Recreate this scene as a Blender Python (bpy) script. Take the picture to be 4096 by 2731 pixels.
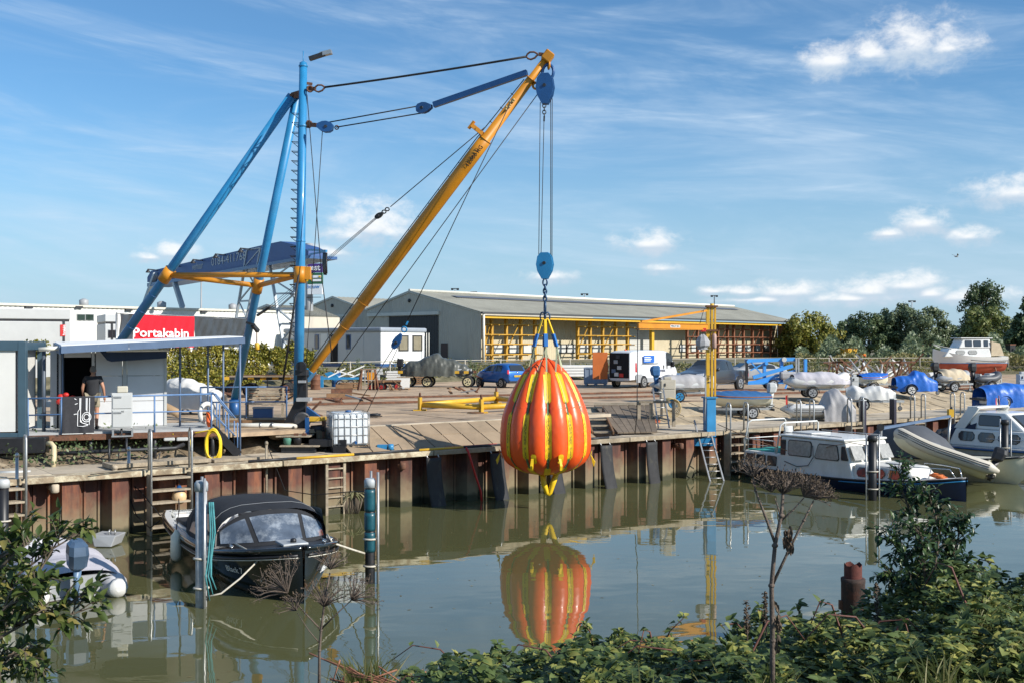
# boatyard on a tidal harbour: derrick crane with a water test bag
import bpy,bmesh,math,random
from mathutils import Vector as V,Matrix
R = math.radians
random.seed(7)
for o in list(bpy.data.objects): bpy.data.objects.remove(o)
SC = bpy.context.scene
COL = SC.collection
# ------------------------------------------------------------ camera
F = 4300.0; H = 4.85; HY = 1380.0; CX = 2048.0      # focal length and horizon in photograph pixels, eye height over the water
cam = bpy.data.cameras.new('camera'); camo = bpy.data.objects.new('camera',cam); COL.objects.link(camo)
camo.location = (0,0,H); camo.rotation_euler = (R(90),0,0)
cam.sensor_width = 36; cam.lens = 36 * F / 4096; cam.shift_y = (HY - 1365.5) / 4096; cam.clip_end = 6000; cam.clip_start = .1
SC.camera = camo
SUN_A,SUN_E = R(62),R(31)                          # sun: degrees to the right of straight behind the camera, elevation
SD = V((math.sin(SUN_A) * math.cos(SUN_E),-math.cos(SUN_A) * math.cos(SUN_E),math.sin(SUN_E)))
# ------------------------------------------------------------ sky
W = bpy.data.worlds.new('World'); SC.world = W; W.use_nodes = True
def sky():
    nt = W.node_tree; nd = nt.nodes; L = nt.links
    bg = nd['Background']; bg.inputs[1].default_value = .1
    sk = nd.new('ShaderNodeTexSky'); sk.sky_type = 'NISHITA'; sk.sun_disc = False
    sk.sun_elevation = SUN_E; sk.sun_rotation = math.atan2(SD.x,SD.y); sk.air_density = 1.0; sk.dust_density = .35; sk.ozone_density = 1.3
    def m(op,a,b=None,c=None,clamp=False):
        n = nd.new('ShaderNodeMath'); n.operation = op; n.use_clamp = clamp
        for i,x in enumerate((a,b,c)):
            if x is None: continue
            if isinstance(x,(int,float)): n.inputs[i].default_value = x
            else: L.new(x,n.inputs[i])
        return n.outputs[0]
    def mr(x,a,b,c=0.,d=1.,smooth=True):
        n = nd.new('ShaderNodeMapRange'); n.interpolation_type = 'SMOOTHSTEP' if smooth else 'LINEAR'
        L.new(x,n.inputs[0])
        for i,k in enumerate((a,b,c,d)): n.inputs[i + 1].default_value = k
        return n.outputs[0]
    tc = nd.new('ShaderNodeTexCoord'); sx = nd.new('ShaderNodeSeparateXYZ'); L.new(tc.outputs['Generated'],sx.inputs[0])
    az = m('ARCTAN2',sx.outputs[0],sx.outputs[1]); el = m('ARCSINE',sx.outputs[2])
    def noise(sa,se,scale,detail,rough,dist,k):
        cb = nd.new('ShaderNodeCombineXYZ'); L.new(m('MULTIPLY_ADD',az,sa,k),cb.inputs[0])
        L.new(m('ADD',m('MULTIPLY',el,se),m('MULTIPLY',az,.9)),cb.inputs[1]); cb.inputs[2].default_value = k
        n = nd.new('ShaderNodeTexNoise'); n.inputs['Scale'].default_value = scale; n.inputs['Detail'].default_value = detail
        n.inputs['Roughness'].default_value = rough; n.inputs['Distortion'].default_value = dist
        L.new(cb.outputs[0],n.inputs['Vector']); return n.outputs[0]
    # thin cirrus streaks, everywhere
    ci = mr(noise(1.3,7.5,2.2,6,.62,.6,3.1),.40,.72)
    ci2 = mr(noise(4.,30.,2.0,4,.6,.8,9.4),.40,.8)
    cirrus = m('MULTIPLY',m('MULTIPLY',ci,m('MULTIPLY_ADD',ci2,.6,.45)),mr(el,-.02,.12,.3,.72))
    # small fair-weather cumulus: a few in view, the like of them all round
    puffs = [(1490,905,150,84),(1410,940,100,44),(1560,930,90,44),(3640,175,150,86),(3800,190,110,46),(3330,245,110,55),(3480,215,130,50),
             (4060,765,140,58),(3690,893,85,44),(3560,935,60,22),(3880,945,78,32),(2590,975,110,42),(2195,1108,90,26),(2650,1074,70,24),
             (3150,1170,120,36),(3480,1165,110,38),(3620,1140,120,42),(3720,1175,80,30),(2980,1170,70,20),(690,1010,80,40),(600,1030,60,18),(3420,1195,240,24),(3900,1190,200,26),(3060,1200,200,18),(2860,1165,60,20),(1330,1010,90,30)]
    pl = []
    for x,y,w,h in puffs:
        a = math.atan((x - CX) / F); pl.append((a,math.atan((HY - y) / F * math.cos(a)),1.35 * w / F,1.4 * h / F))
    rr = random.Random(5)
    for k in range(7):
        pl.append((.9 + k * .68,rr.uniform(.05,.33),rr.uniform(.02,.05),rr.uniform(.009,.018)))
    fine = noise(48.,74.,1.0,5,.62,.2,1.7)
    cbv = nd.new('ShaderNodeCombineXYZ'); L.new(az,cbv.inputs[0]); L.new(el,cbv.inputs[1])
    acc = None; low = None
    for a,e,w,h in pl:
        if a > math.pi: a -= 2 * math.pi
        for up in (0,1):
            mp = nd.new('ShaderNodeMapping'); mp.vector_type = 'TEXTURE'; L.new(cbv.outputs[0],mp.inputs[0])
            mp.inputs['Location'].default_value = (a,e - up * h * .55,0); mp.inputs['Scale'].default_value = (w,h,1)
            ln = nd.new('ShaderNodeVectorMath'); ln.operation = 'LENGTH'; L.new(mp.outputs[0],ln.inputs[0])
            if up: low = ln.outputs['Value'] if low is None else m('MINIMUM',low,ln.outputs['Value'])
            else: acc = ln.outputs['Value'] if acc is None else m('MINIMUM',acc,ln.outputs['Value'])
    shade = m('SUBTRACT',low,acc); acc = m('SUBTRACT',1.,acc)
    body = m('ADD',acc,m('MULTIPLY',m('SUBTRACT',fine,.51),2.5))
    cum = mr(body,-.3,1.1)
    cum = m('MULTIPLY',cum,mr(acc,-.75,.2))
    tint = nd.new('ShaderNodeMix'); tint.data_type = 'RGBA'; tint.blend_type = 'MULTIPLY'; tint.inputs[0].default_value = 1.
    L.new(sk.outputs[0],tint.inputs[6]); tint.inputs[7].default_value = (.54,.84,1.06,1)
    hz = nd.new('ShaderNodeMix'); hz.data_type = 'RGBA'; L.new(mr(el,-.02,.24,.85,.0),hz.inputs[0]); L.new(tint.outputs[2],hz.inputs[6]); hz.inputs[7].default_value = (3.3,4.6,5.9,1); tint = hz
    mx = nd.new('ShaderNodeMix'); mx.data_type = 'RGBA'; L.new(cirrus,mx.inputs[0]); L.new(tint.outputs[2],mx.inputs[6]); mx.inputs[7].default_value = (5.0,6.1,7.3,1)
    cc = nd.new('ShaderNodeMix'); cc.data_type = 'RGBA'; L.new(mr(shade,-.1,.45),cc.inputs[0]); cc.inputs[6].default_value = (4.6,5.4,6.3,1); cc.inputs[7].default_value = (7.6,7.7,7.8,1)
    m2 = nd.new('ShaderNodeMix'); m2.data_type = 'RGBA'; L.new(m('MULTIPLY',cum,.93),m2.inputs[0]); L.new(mx.outputs[2],m2.inputs[6]); L.new(cc.outputs[2],m2.inputs[7])
    L.new(m2.outputs[2],bg.inputs[0])
sky()
W.cycles.sampling_method = 'MANUAL'; W.cycles.sample_map_resolution = 512
sl = bpy.data.lights.new('sun','SUN'); sl.energy = 4.8; sl.angle = R(.53); sl.color = (1,.95,.87)
so = bpy.data.objects.new('sun',sl); COL.objects.link(so); so.rotation_euler = SD.to_track_quat('Z','Y').to_euler(); so.location = (0,0,40)
vs = SC.view_settings; vs.view_transform = 'Standard'; vs.look = 'None'; vs.exposure = 0.42; vs.gamma = 1; vs.use_curve_mapping = False
SC.cycles.max_bounces = 6; SC.cycles.transparent_max_bounces = 12; SC.cycles.use_denoising = True; SC.cycles.caustics_reflective = False; SC.cycles.caustics_refractive = False

# ------------------------------------------------------------ places
def D(px,py,Y): return V(((px - CX) * Y / F,Y,H - (py - HY) * Y / F))       # a photograph pixel at a known distance
def G(px,py,z): return D(px,py,F * (H - z) / (py - HY))                     # the same on level ground of height z
def GX(px,Y,z): return V(((px - CX) * Y / F,Y,z))
U = V((.808,.589,0)); N = V((-.589,.808,0)); Q0 = V((-1.2,33.65,0))
QA = math.atan2(U.y,U.x)                                                       # the quay's bearing
def q(s,t,z): return Q0 + U * s + N * t + V((0,0,z))                        # metres along the quay, metres inland
class Plane:                                                                    # an upright plane: a facade
    def __init__(self,p0,ang): self.p = V((p0[0],p0[1],0)); self.d = V((math.cos(ang),math.sin(ang),0)); self.n = V((self.d.y,-self.d.x,0)); self.ang = ang
    def at(self,px,py,off=0.):                                               # off: metres towards the viewer
        r = V(((px - CX) / F,1,-(py - HY) / F)); p = self.p + self.n * off
        k = p.dot(self.n) / r.dot(self.n); w = r * k; return V((w.x,w.y,H + w.z))
    def sz(self,px,py,off=0.):
        w = self.at(px,py,off); return ((w - self.p).dot(self.d),w.z)
    def w(self,s,z,off=0.): return self.p + self.d * s + self.n * off + V((0,0,z))

# ------------------------------------------------------------ materials
MATS = {}
def mat(name,col,rough=.6,metal=0.,var=.18,scale=2.5,bump=0.,bscale=None,col2=None,thr=(.5,.7),rnd=0.,coat=0.,streak=0.,spec=.5,sscale=6.,rust=None):
    """colour with mottling, an optional second colour in patches (wear, rust, stains, imitated reflections), vertical streaks and fine relief"""
    m = bpy.data.materials.new(name); m.use_nodes = True; MATS[name] = m
    nt = m.node_tree; nd = nt.nodes; L = nt.links; b = nd['Principled BSDF']
    tc = nd.new('ShaderNodeTexCoord'); geo = nd.new('ShaderNodeNewGeometry')
    n1 = nd.new('ShaderNodeTexNoise'); n1.inputs['Scale'].default_value = scale; n1.inputs['Detail'].default_value = 6; n1.inputs['Roughness'].default_value = .65
    L.new(geo.outputs['Position'],n1.inputs['Vector'])
    rp = nd.new('ShaderNodeMapRange'); L.new(n1.outputs[0],rp.inputs[0]); rp.inputs[1].default_value = .3; rp.inputs[2].default_value = .7; rp.inputs[3].default_value = 1 - var; rp.inputs[4].default_value = 1 + var
    fac = rp.outputs[0]
    if rnd:
        oi = nd.new('ShaderNodeObjectInfo'); mm = nd.new('ShaderNodeMapRange'); L.new(oi.outputs['Random'],mm.inputs[0]); mm.inputs[3].default_value = 1 - rnd; mm.inputs[4].default_value = 1 + rnd
        k = nd.new('ShaderNodeMath'); k.operation = 'MULTIPLY'; L.new(fac,k.inputs[0]); L.new(mm.outputs[0],k.inputs[1]); fac = k.outputs[0]
    base = nd.new('ShaderNodeRGB'); base.outputs[0].default_value = (*col,1); c = base.outputs[0]
    if col2 is not None:
        n2 = nd.new('ShaderNodeTexNoise'); n2.inputs['Scale'].default_value = sscale * .4; n2.inputs['Detail'].default_value = 8; n2.inputs['Roughness'].default_value = .7
        mp = nd.new('ShaderNodeMapping'); L.new(geo.outputs['Position'],mp.inputs[0])
        if streak: mp.inputs['Scale'].default_value = (1,1,1 - streak)
        L.new(mp.outputs[0],n2.inputs['Vector'])
        r2 = nd.new('ShaderNodeMapRange'); L.new(n2.outputs[0],r2.inputs[0]); r2.inputs[1].default_value = thr[0]; r2.inputs[2].default_value = thr[1]
        mx = nd.new('ShaderNodeMix'); mx.data_type = 'RGBA'; L.new(r2.outputs[0],mx.inputs[0]); L.new(c,mx.inputs[6]); mx.inputs[7].default_value = (*col2,1); c = mx.outputs[2]
    if rust is not None:
        n3 = nd.new('ShaderNodeTexNoise'); n3.inputs['Scale'].default_value = 5.; n3.inputs['Detail'].default_value = 9; n3.inputs['Roughness'].default_value = .75; mp3 = nd.new('ShaderNodeMapping'); L.new(geo.outputs['Position'],mp3.inputs[0]); mp3.inputs['Scale'].default_value = (1,1,.35); L.new(mp3.outputs[0],n3.inputs['Vector'])
        r3 = nd.new('ShaderNodeMapRange'); L.new(n3.outputs[0],r3.inputs[0]); r3.inputs[1].default_value = rust; r3.inputs[2].default_value = rust + .05
        mx3 = nd.new('ShaderNodeMix'); mx3.data_type = 'RGBA'; L.new(r3.outputs[0],mx3.inputs[0]); L.new(c,mx3.inputs[6]); mx3.inputs[7].default_value = (.13,.055,.03,1); c = mx3.outputs[2]
    ml = nd.new('ShaderNodeMix'); ml.data_type = 'RGBA'; ml.blend_type = 'MULTIPLY'; ml.inputs[0].default_value = 1
    L.new(c,ml.inputs[6]); L.new(fac,ml.inputs[7]); L.new(ml.outputs[2],b.inputs['Base Color'])
    b.inputs['Roughness'].default_value = rough; b.inputs['Metallic'].default_value = metal; b.inputs['Coat Weight'].default_value = coat; b.inputs['Coat Roughness'].default_value = .08
    b.inputs['Specular IOR Level'].default_value = spec
    if bump:
        nb = nd.new('ShaderNodeTexNoise'); nb.inputs['Scale'].default_value = bscale or scale * 8; nb.inputs['Detail'].default_value = 5
        L.new(geo.outputs['Position'],nb.inputs['Vector'])
        bp = nd.new('ShaderNodeBump'); bp.inputs['Strength'].default_value = bump; bp.inputs['Distance'].default_value = .03; L.new(nb.outputs[0],bp.inputs['Height']); L.new(bp.outputs[0],b.inputs['Normal'])
    return m
def leafmat(name,c1,c2,c3=None,rough=.45,trans=.25,scale=1.2):
    m = bpy.data.materials.new(name); m.use_nodes = True; nt = m.node_tree; nd = nt.nodes; L = nt.links; b = nd['Principled BSDF']
    geo = nd.new('ShaderNodeNewGeometry'); wn = nd.new('ShaderNodeTexWhiteNoise'); wn.noise_dimensions = '1D'
    L.new(geo.outputs['Random Per Island'],wn.inputs['W'])
    n = nd.new('ShaderNodeTexNoise'); n.inputs['Scale'].default_value = scale; n.inputs['Detail'].default_value = 3; L.new(geo.outputs['Position'],n.inputs['Vector'])
    ad = nd.new('ShaderNodeMath'); ad.operation = 'ADD'; L.new(wn.outputs[0],ad.inputs[0]); L.new(n.outputs[0],ad.inputs[1])
    rp = nd.new('ShaderNodeValToRGB'); e = rp.color_ramp.elements; e[0].position = .35; e[0].color = (*c1,1); e[1].position = 1.0; e[1].color = (*c2,1)
    if c3: k = e.new(1.0); k.color = (*c3,1); e[1].position = .82
    mm = nd.new('ShaderNodeMath'); mm.operation = 'MULTIPLY'; L.new(ad.outputs[0],mm.inputs[0]); mm.inputs[1].default_value = .68
    L.new(mm.outputs[0],rp.inputs[0]); L.new(rp.outputs[0],b.inputs['Base Color']); b.inputs['Roughness'].default_value = rough; b.inputs['Specular IOR Level'].default_value = .35
    tr = nd.new('ShaderNodeBsdfTranslucent'); L.new(rp.outputs[0],tr.inputs[0]); ms = nd.new('ShaderNodeMixShader'); ms.inputs[0].default_value = trans
    L.new(b.outputs[0],ms.inputs[1]); L.new(tr.outputs[0],ms.inputs[2]); L.new(ms.outputs[0],nd['Material Output'].inputs[0]); return m
def glassmat(name,col=(.02,.025,.03),alpha=None,rough=.05):
    m = bpy.data.materials.new(name); m.use_nodes = True; b = m.node_tree.nodes['Principled BSDF']
    b.inputs['Base Color'].default_value = (*col,1); b.inputs['Roughness'].default_value = rough; b.inputs['Specular IOR Level'].default_value = .8
    if alpha is not None: b.inputs['Alpha'].default_value = alpha
    return m

# ------------------------------------------------------------ mesh collecting
class MB:
    def __init__(s): s.v = []; s.f = []; s.s = []
    def add(s,vs,fs,smooth=False):
        k = len(s.v); s.v += [V(x) for x in vs]; s.f += [tuple(i + k for i in f) for f in fs]; s.s += [smooth] * len(fs); return s
    def box(s,c,size,rz=0.,M=None,taper=1.):
        hx,hy,hz = size[0] / 2,size[1] / 2,size[2] / 2
        vs = [V((x * hx * (taper if z > 0 else 1),y * hy * (taper if z > 0 else 1),z * hz)) for z in (-1,1) for x,y in ((-1,-1),(1,-1),(1,1),(-1,1))]
        m = M if M is not None else Matrix.Rotation(rz,3,'Z')
        vs = [m @ v + V(c) for v in vs]
        return s.add(vs,[(0,3,2,1),(4,5,6,7),(0,1,5,4),(1,2,6,5),(2,3,7,6),(3,0,4,7)])
    def beam(s,a,b,w,h=None,up=V((0,0,1))):
        a,b = V(a),V(b); h = h or w; d = (b - a); l = d.length; d.normalize(); x = d.cross(up)
        if x.length < 1e-4: x = d.cross(V((0,1,0)))
        x.normalize(); y = x.cross(d); m = Matrix((x,d,y)).transposed()
        return s.box((a + b) / 2,(w,l,h),M=m)
    def tube(s,a,b,r0,r1=None,n=10,caps=True):
        return s.pipe([a,b],[r0,r0 if r1 is None else r1],n,caps)
    def pipe(s,pts,r,n=8,caps=True,closed=False):
        pts = [V(p) for p in pts]; m = len(pts); rs = r if isinstance(r,(list,tuple)) else [r] * m
        tg = []
        for i in range(m):
            if closed: t = pts[(i + 1) % m] - pts[i - 1]
            else: t = pts[min(i + 1,m - 1)] - pts[max(i - 1,0)]
            tg.append(t.normalized())
        x = tg[0].cross(V((0,0,1)))
        if x.length < 1e-3: x = tg[0].cross(V((0,1,0)))
        x.normalize(); vs = []
        for i in range(m):
            x = (x - tg[i] * x.dot(tg[i])).normalized(); y = tg[i].cross(x)
            for j in range(n):
                a = 2 * math.pi * j / n; vs.append(pts[i] + (x * math.cos(a) + y * math.sin(a)) * rs[i])
        fs = []
        for i in range(m if closed else m - 1):
            k,k2 = i * n,((i + 1) % m) * n
            for j in range(n): fs.append((k + j,k + (j + 1) % n,k2 + (j + 1) % n,k2 + j))
        s.add(vs,fs,n > 4)
        if caps and not closed:
            k = len(s.v) - m * n; s.f += [tuple(k + j for j in reversed(range(n))),tuple(k + (m - 1) * n + j for j in range(n))]; s.s += [False,False]
        return s
    def lathe(s,c,prof,n=16,axis=None,smooth=True):
        c = V(c); ax = V(axis).normalized() if axis else V((0,0,1)); x = ax.cross(V((0,1,0)))
        if x.length < 1e-3: x = V((1,0,0))
        x.normalize(); y = ax.cross(x); vs = []
        for r,z in prof:
            for j in range(n):
                a = 2 * math.pi * j / n; vs.append(c + ax * z + (x * math.cos(a) + y * math.sin(a)) * r)
        fs = [(i * n + j,i * n + (j + 1) % n,(i + 1) * n + (j + 1) % n,(i + 1) * n + j) for i in range(len(prof) - 1) for j in range(n)]
        s.add(vs,fs,smooth); k = len(s.v) - len(vs)
        s.f += [tuple(k + j for j in reversed(range(n))),tuple(k + (len(prof) - 1) * n + j for j in range(n))]; s.s += [False,False]
        return s
    def prism(s,poly,vec):
        n = len(poly); vs = [V(p) for p in poly] + [V(p) + V(vec) for p in poly]
        return s.add(vs,[tuple(reversed(range(n))),tuple(range(n,2 * n))] + [(i,(i + 1) % n,n + (i + 1) % n,n + i) for i in range(n)])
    def loft(s,rings,smooth=True,closed=True,caps=True):
        n = len(rings[0]); vs = [V(p) for r in rings for p in r]; fs = []
        for i in range(len(rings) - 1):
            for j in range(n if closed else n - 1):
                fs.append((i * n + j,i * n + (j + 1) % n,(i + 1) * n + (j + 1) % n,(i + 1) * n + j))
        s.add(vs,fs,smooth)
        if caps:
            k = len(s.v) - len(vs); s.f += [tuple(k + j for j in reversed(range(n))),tuple(k + (len(rings) - 1) * n + j for j in range(n))]; s.s += [False,False]
        return s
    def grid(s,fn,nu,nv,smooth=True):
        vs = [fn(i / nu,j / nv) for i in range(nu + 1) for j in range(nv + 1)]
        return s.add(vs,[(i * (nv + 1) + j,(i + 1) * (nv + 1) + j,(i + 1) * (nv + 1) + j + 1,i * (nv + 1) + j + 1) for i in range(nu) for j in range(nv)],smooth)
    def ball(s,c,r,n=10,m=6,sc=(1,1,1)):
        c = V(c); rings = []
        for i in range(m + 1):
            a = math.pi * (i + .02) / (m + .04); rings.append([c + V((math.cos(2 * math.pi * j / n) * math.sin(a) * r * sc[0],math.sin(2 * math.pi * j / n) * math.sin(a) * r * sc[1],-math.cos(a) * r * sc[2])) for j in range(n)])
        return s.loft(rings)
    def ring(s,c,r,r2,axis,n=14,m=6,sc=1.):
        ax = V(axis).normalized(); x = ax.cross(V((0,0,1)))
        if x.length < 1e-3: x = V((1,0,0))
        x.normalize(); y = ax.cross(x)
        return s.pipe([V(c) + x * math.cos(2 * math.pi * i / n) * r + y * math.sin(2 * math.pi * i / n) * r * sc for i in range(n)],r2,m,closed=True)
    def build(s,name,m,parent=None,local=False,bevel=0.,sub=0,solid=0.):
        me = bpy.data.meshes.new(name); vs = s.v
        if parent is not None and not local:
            inv = Matrix.LocRotScale(parent.location,parent.rotation_euler,None).inverted()
            pp = parent
            if parent.parent is not None:
                inv = inv @ Matrix.LocRotScale(parent.parent.location,parent.parent.rotation_euler,None).inverted()
            vs = [inv @ v for v in vs]
        me.from_pydata([tuple(v) for v in vs],[],s.f); me.polygons.foreach_set('use_smooth',s.s)
        me.materials.append(m); me.update()
        o = bpy.data.objects.new(name,me); COL.objects.link(o)
        if parent is not None: o.parent = parent
        if solid: k = o.modifiers.new('solid','SOLIDIFY'); k.thickness = solid; k.offset = 0
        if sub: k = o.modifiers.new('sub','SUBSURF'); k.levels = k.render_levels = sub
        if bevel: k = o.modifiers.new('bevel','BEVEL'); k.width = bevel; k.segments = 2; k.limit_method = 'ANGLE'
        return o
def tag(o,label=None,cat=None,group=None,kind=None):
    if label: o['label'] = label
    if cat: o['category'] = cat
    if group: o['group'] = group
    if kind: o['kind'] = kind
    return o
def thing(name,label,cat,loc=(0,0,0),rz=0.,group=None):
    o = bpy.data.objects.new(name,None); COL.objects.link(o); o.empty_display_size = .2
    o.location = loc; o.rotation_euler = (0,0,rz); return tag(o,label,cat,group)
def inst(src,name,parent,loc=None,M=None):
    o = bpy.data.objects.new(name,src.data); COL.objects.link(o); o.parent = parent
    if M is not None: o.matrix_local = M
    if loc is not None: o.location = loc
    return o
def copy_tree(o,loc=None,rz=None,label=None,parent=None):
    c = o.copy(); COL.objects.link(c); c.parent = parent
    if parent is None:
        if loc is not None: c.location = loc
        if rz is not None: c.rotation_euler = (0,0,rz)
        if label: c['label'] = label
    for ch in o.children: copy_tree(ch,parent=c)
    return c
def text(body,m,parent,origin,ex,ey,size,name='lettering',align='CENTER',extr=.002,bold=0.,shear=0.,width=None,spacing=1.):
    """lettering on a surface: origin, reading direction ex, up direction ey (world)"""
    cu = bpy.data.curves.new(name,'FONT'); cu.body = body; cu.size = size; cu.align_x = align; cu.align_y = 'CENTER'; cu.extrude = extr; cu.offset = bold; cu.shear = shear; cu.space_character = spacing; cu.resolution_u = 2
    tmp = bpy.data.objects.new(name,cu); me = bpy.data.meshes.new_from_object(tmp); bpy.data.objects.remove(tmp)
    ex = V(ex).normalized(); ey = V(ey).normalized(); nz = ex.cross(ey); k = 1.
    if width and len(me.vertices): xs = [v.co.x for v in me.vertices]; k = width / max(1e-4,max(xs) - min(xs))
    inv = Matrix.Identity(4)
    if parent is not None:
        inv = Matrix.LocRotScale(parent.location,parent.rotation_euler,None).inverted()
        if parent.parent is not None: inv = inv @ Matrix.LocRotScale(parent.parent.location,parent.parent.rotation_euler,None).inverted()
    for v in me.vertices: v.co = inv @ (V(origin) + ex * v.co.x * k + ey * v.co.y + nz * v.co.z)
    me.materials.clear(); me.materials.append(m); o = bpy.data.objects.new(name,me); COL.objects.link(o); o.parent = parent; return o
def prect(mb,P,x0,y0,x1,y1,d=.05,off=0.):
    """a board on an upright plane between two photograph corners; d thick, standing off metres proud of the plane"""
    s0,za = P.sz(x0,y0,off); s1,zb = P.sz(x1,y1,off); xm = (x0 + x1) / 2; z0 = P.sz(xm,y0,off)[1]; z1 = P.sz(xm,y1,off)[1]
    mb.prism([P.w(s0,z1,off),P.w(s1,z1,off),P.w(s1,z0,off),P.w(s0,z0,off)],-P.n * d); return mb
# ------------------------------------------------------------ shared materials
concrete = mat('concrete',(.46,.335,.215),.9,var=.2,scale=.5,bump=.25,bscale=9,col2=(.21,.15,.10),thr=(.45,.70),rnd=.1,sscale=1.8)
slabmat = mat('slab_concrete',(.29,.215,.14),.9,var=.16,scale=1.2,bump=.25,bscale=14,col2=(.21,.165,.11),thr=(.5,.8),rnd=.10,sscale=4)
slabmat2 = mat('slope_concrete',(.40,.32,.21),.9,var=.28,scale=1.6,bump=.3,bscale=12,col2=(.26,.205,.14),thr=(.45,.7),rnd=.16,sscale=5)
palecon = mat('pale_concrete',(.45,.38,.285),.9,var=.2,scale=.9,bump=.25,bscale=12,col2=(.30,.25,.18),thr=(.48,.75),rnd=.07,sscale=4)
joint = mat('joint_filler',(.028,.025,.02),.95,var=.3)
dirt = mat('dirt',(.16,.12,.075),.95,var=.4,scale=2,bump=.8,bscale=7,col2=(.3,.24,.16),thr=(.5,.62),sscale=6)
grassmat = leafmat('grass_blades',(.06,.08,.02),(.16,.17,.05),(.32,.28,.12),trans=.2)
blue = mat('crane_blue',(.018,.195,.41),.42,var=.14,scale=2,col2=(.05,.24,.46),thr=(.5,.75),sscale=3,streak=.8,coat=.1,rust=.74)
dblue = mat('deep_blue',(.012,.075,.22),.4,var=.15,scale=3,coat=.1)
yellow = mat('crane_yellow',(.55,.215,.010),.45,var=.16,scale=2.2,col2=(.36,.14,.02),thr=(.6,.8),sscale=5,streak=.5,rust=.74)
yellow2 = mat('bright_yellow',(.62,.36,.025),.5,var=.12,scale=3,col2=(.4,.22,.05),thr=(.6,.75),sscale=9,rust=.72)
steel = mat('galvanised_steel',(.42,.42,.41),.42,.75,var=.2,scale=6)
darksteel = mat('dark_steel',(.03,.032,.036),.5,.3,var=.4,scale=5,col2=(.08,.05,.035),thr=(.55,.75),sscale=10)
rope_m = mat('wire_rope',(.03,.028,.028),.6,.4,var=.3,scale=9)
rustm = mat('rusty_steel',(.17,.075,.04),.85,.1,var=.35,scale=4,bump=.4,col2=(.08,.045,.035),thr=(.45,.7),sscale=12)
black = mat('black_paint',(.012,.012,.014),.45,var=.3,scale=5)
rubber = mat('black_rubber',(.022,.022,.024),.75,var=.3,scale=4,col2=(.10,.09,.06),thr=(.55,.72),sscale=6,streak=.5)
tyre_m = mat('tyre_rubber',(.018,.018,.019),.85,var=.3,scale=9)
white = mat('white_paint',(.70,.70,.67),.4,var=.06,scale=2,col2=(.55,.53,.47),thr=(.62,.8),sscale=5,streak=.6,coat=.15)
gelcoat = mat('white_gelcoat',(.70,.70,.67),.25,var=.05,scale=1.5,col2=(.62,.6,.52),thr=(.6,.85),sscale=4,streak=.7,coat=.3)
cream = mat('cream_gelcoat',(.74,.69,.52),.35,var=.07,scale=2,coat=.2)
wood = mat('weathered_wood',(.34,.28,.20),.85,var=.25,scale=3,bump=.4,bscale=30,col2=(.2,.16,.115),thr=(.45,.7),rnd=.15,sscale=10)
brownwood = mat('brown_wood',(.21,.115,.055),.75,var=.3,scale=4,bump=.3,rnd=.15)
varnish = mat('varnished_wood',(.28,.10,.035),.35,var=.2,scale=5,coat=.4)
glass = glassmat('window_glass',(.025,.03,.035))
bluegrey = mat('blue_grey_paint',(.10,.15,.24),.5,var=.12,scale=3,col2=(.2,.22,.25),thr=(.65,.8),sscale=8)
railblue = mat('rail_blue',(.10,.19,.36),.45,var=.15,scale=4)
ltgrey = mat('light_grey_panel',(.47,.48,.47),.5,var=.05,scale=1.5,col2=(.48,.48,.46),thr=(.6,.85),sscale=3,streak=.7)
grey = mat('grey_paint',(.30,.31,.32),.5,var=.1,scale=2)
canvasgrey = mat('grey_canvas',(.33,.33,.34),.85,var=.12,scale=2.5,bump=.25,bscale=60)
lavender = mat('pale_cover',(.46,.44,.47),.8,var=.1,scale=2,bump=.2,bscale=50)
whitecov = mat('white_cover',(.62,.61,.58),.75,var=.07,scale=2,bump=.2,bscale=40)
bluetarp = mat('blue_tarpaulin',(.015,.12,.48),.45,var=.16,scale=3,bump=.3,bscale=12)
navycov = mat('navy_cover',(.02,.10,.25),.7,var=.14,scale=4,bump=.3,bscale=25)
beigecov = mat('beige_cover',(.52,.43,.30),.8,var=.12,scale=3,bump=.25,bscale=30)
darktarp = mat('dark_tarpaulin',(.075,.078,.066),.42,var=.3,scale=3,bump=.6,bscale=5)
orange_m = mat('orange_plastic',(.75,.12,.02),.45,var=.1)
redm = mat('red_paint',(.55,.025,.02),.5,var=.12)
greenm = mat('dull_green',(.08,.22,.16),.5,var=.12)
tealm = mat('teal_sleeve',(.008,.075,.10),.4,var=.25,scale=5,coat=.15)
ink = mat('black_lettering',(.012,.012,.012),.6,var=.02)
whiteink = mat('white_lettering',(.85,.85,.85),.5,var=.02)
chrome = mat('stainless',(.62,.62,.62),.2,1.,var=.05)
orangeboard = mat('hatch_orange',(.45,.11,.015),.6,var=.1)

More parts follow.
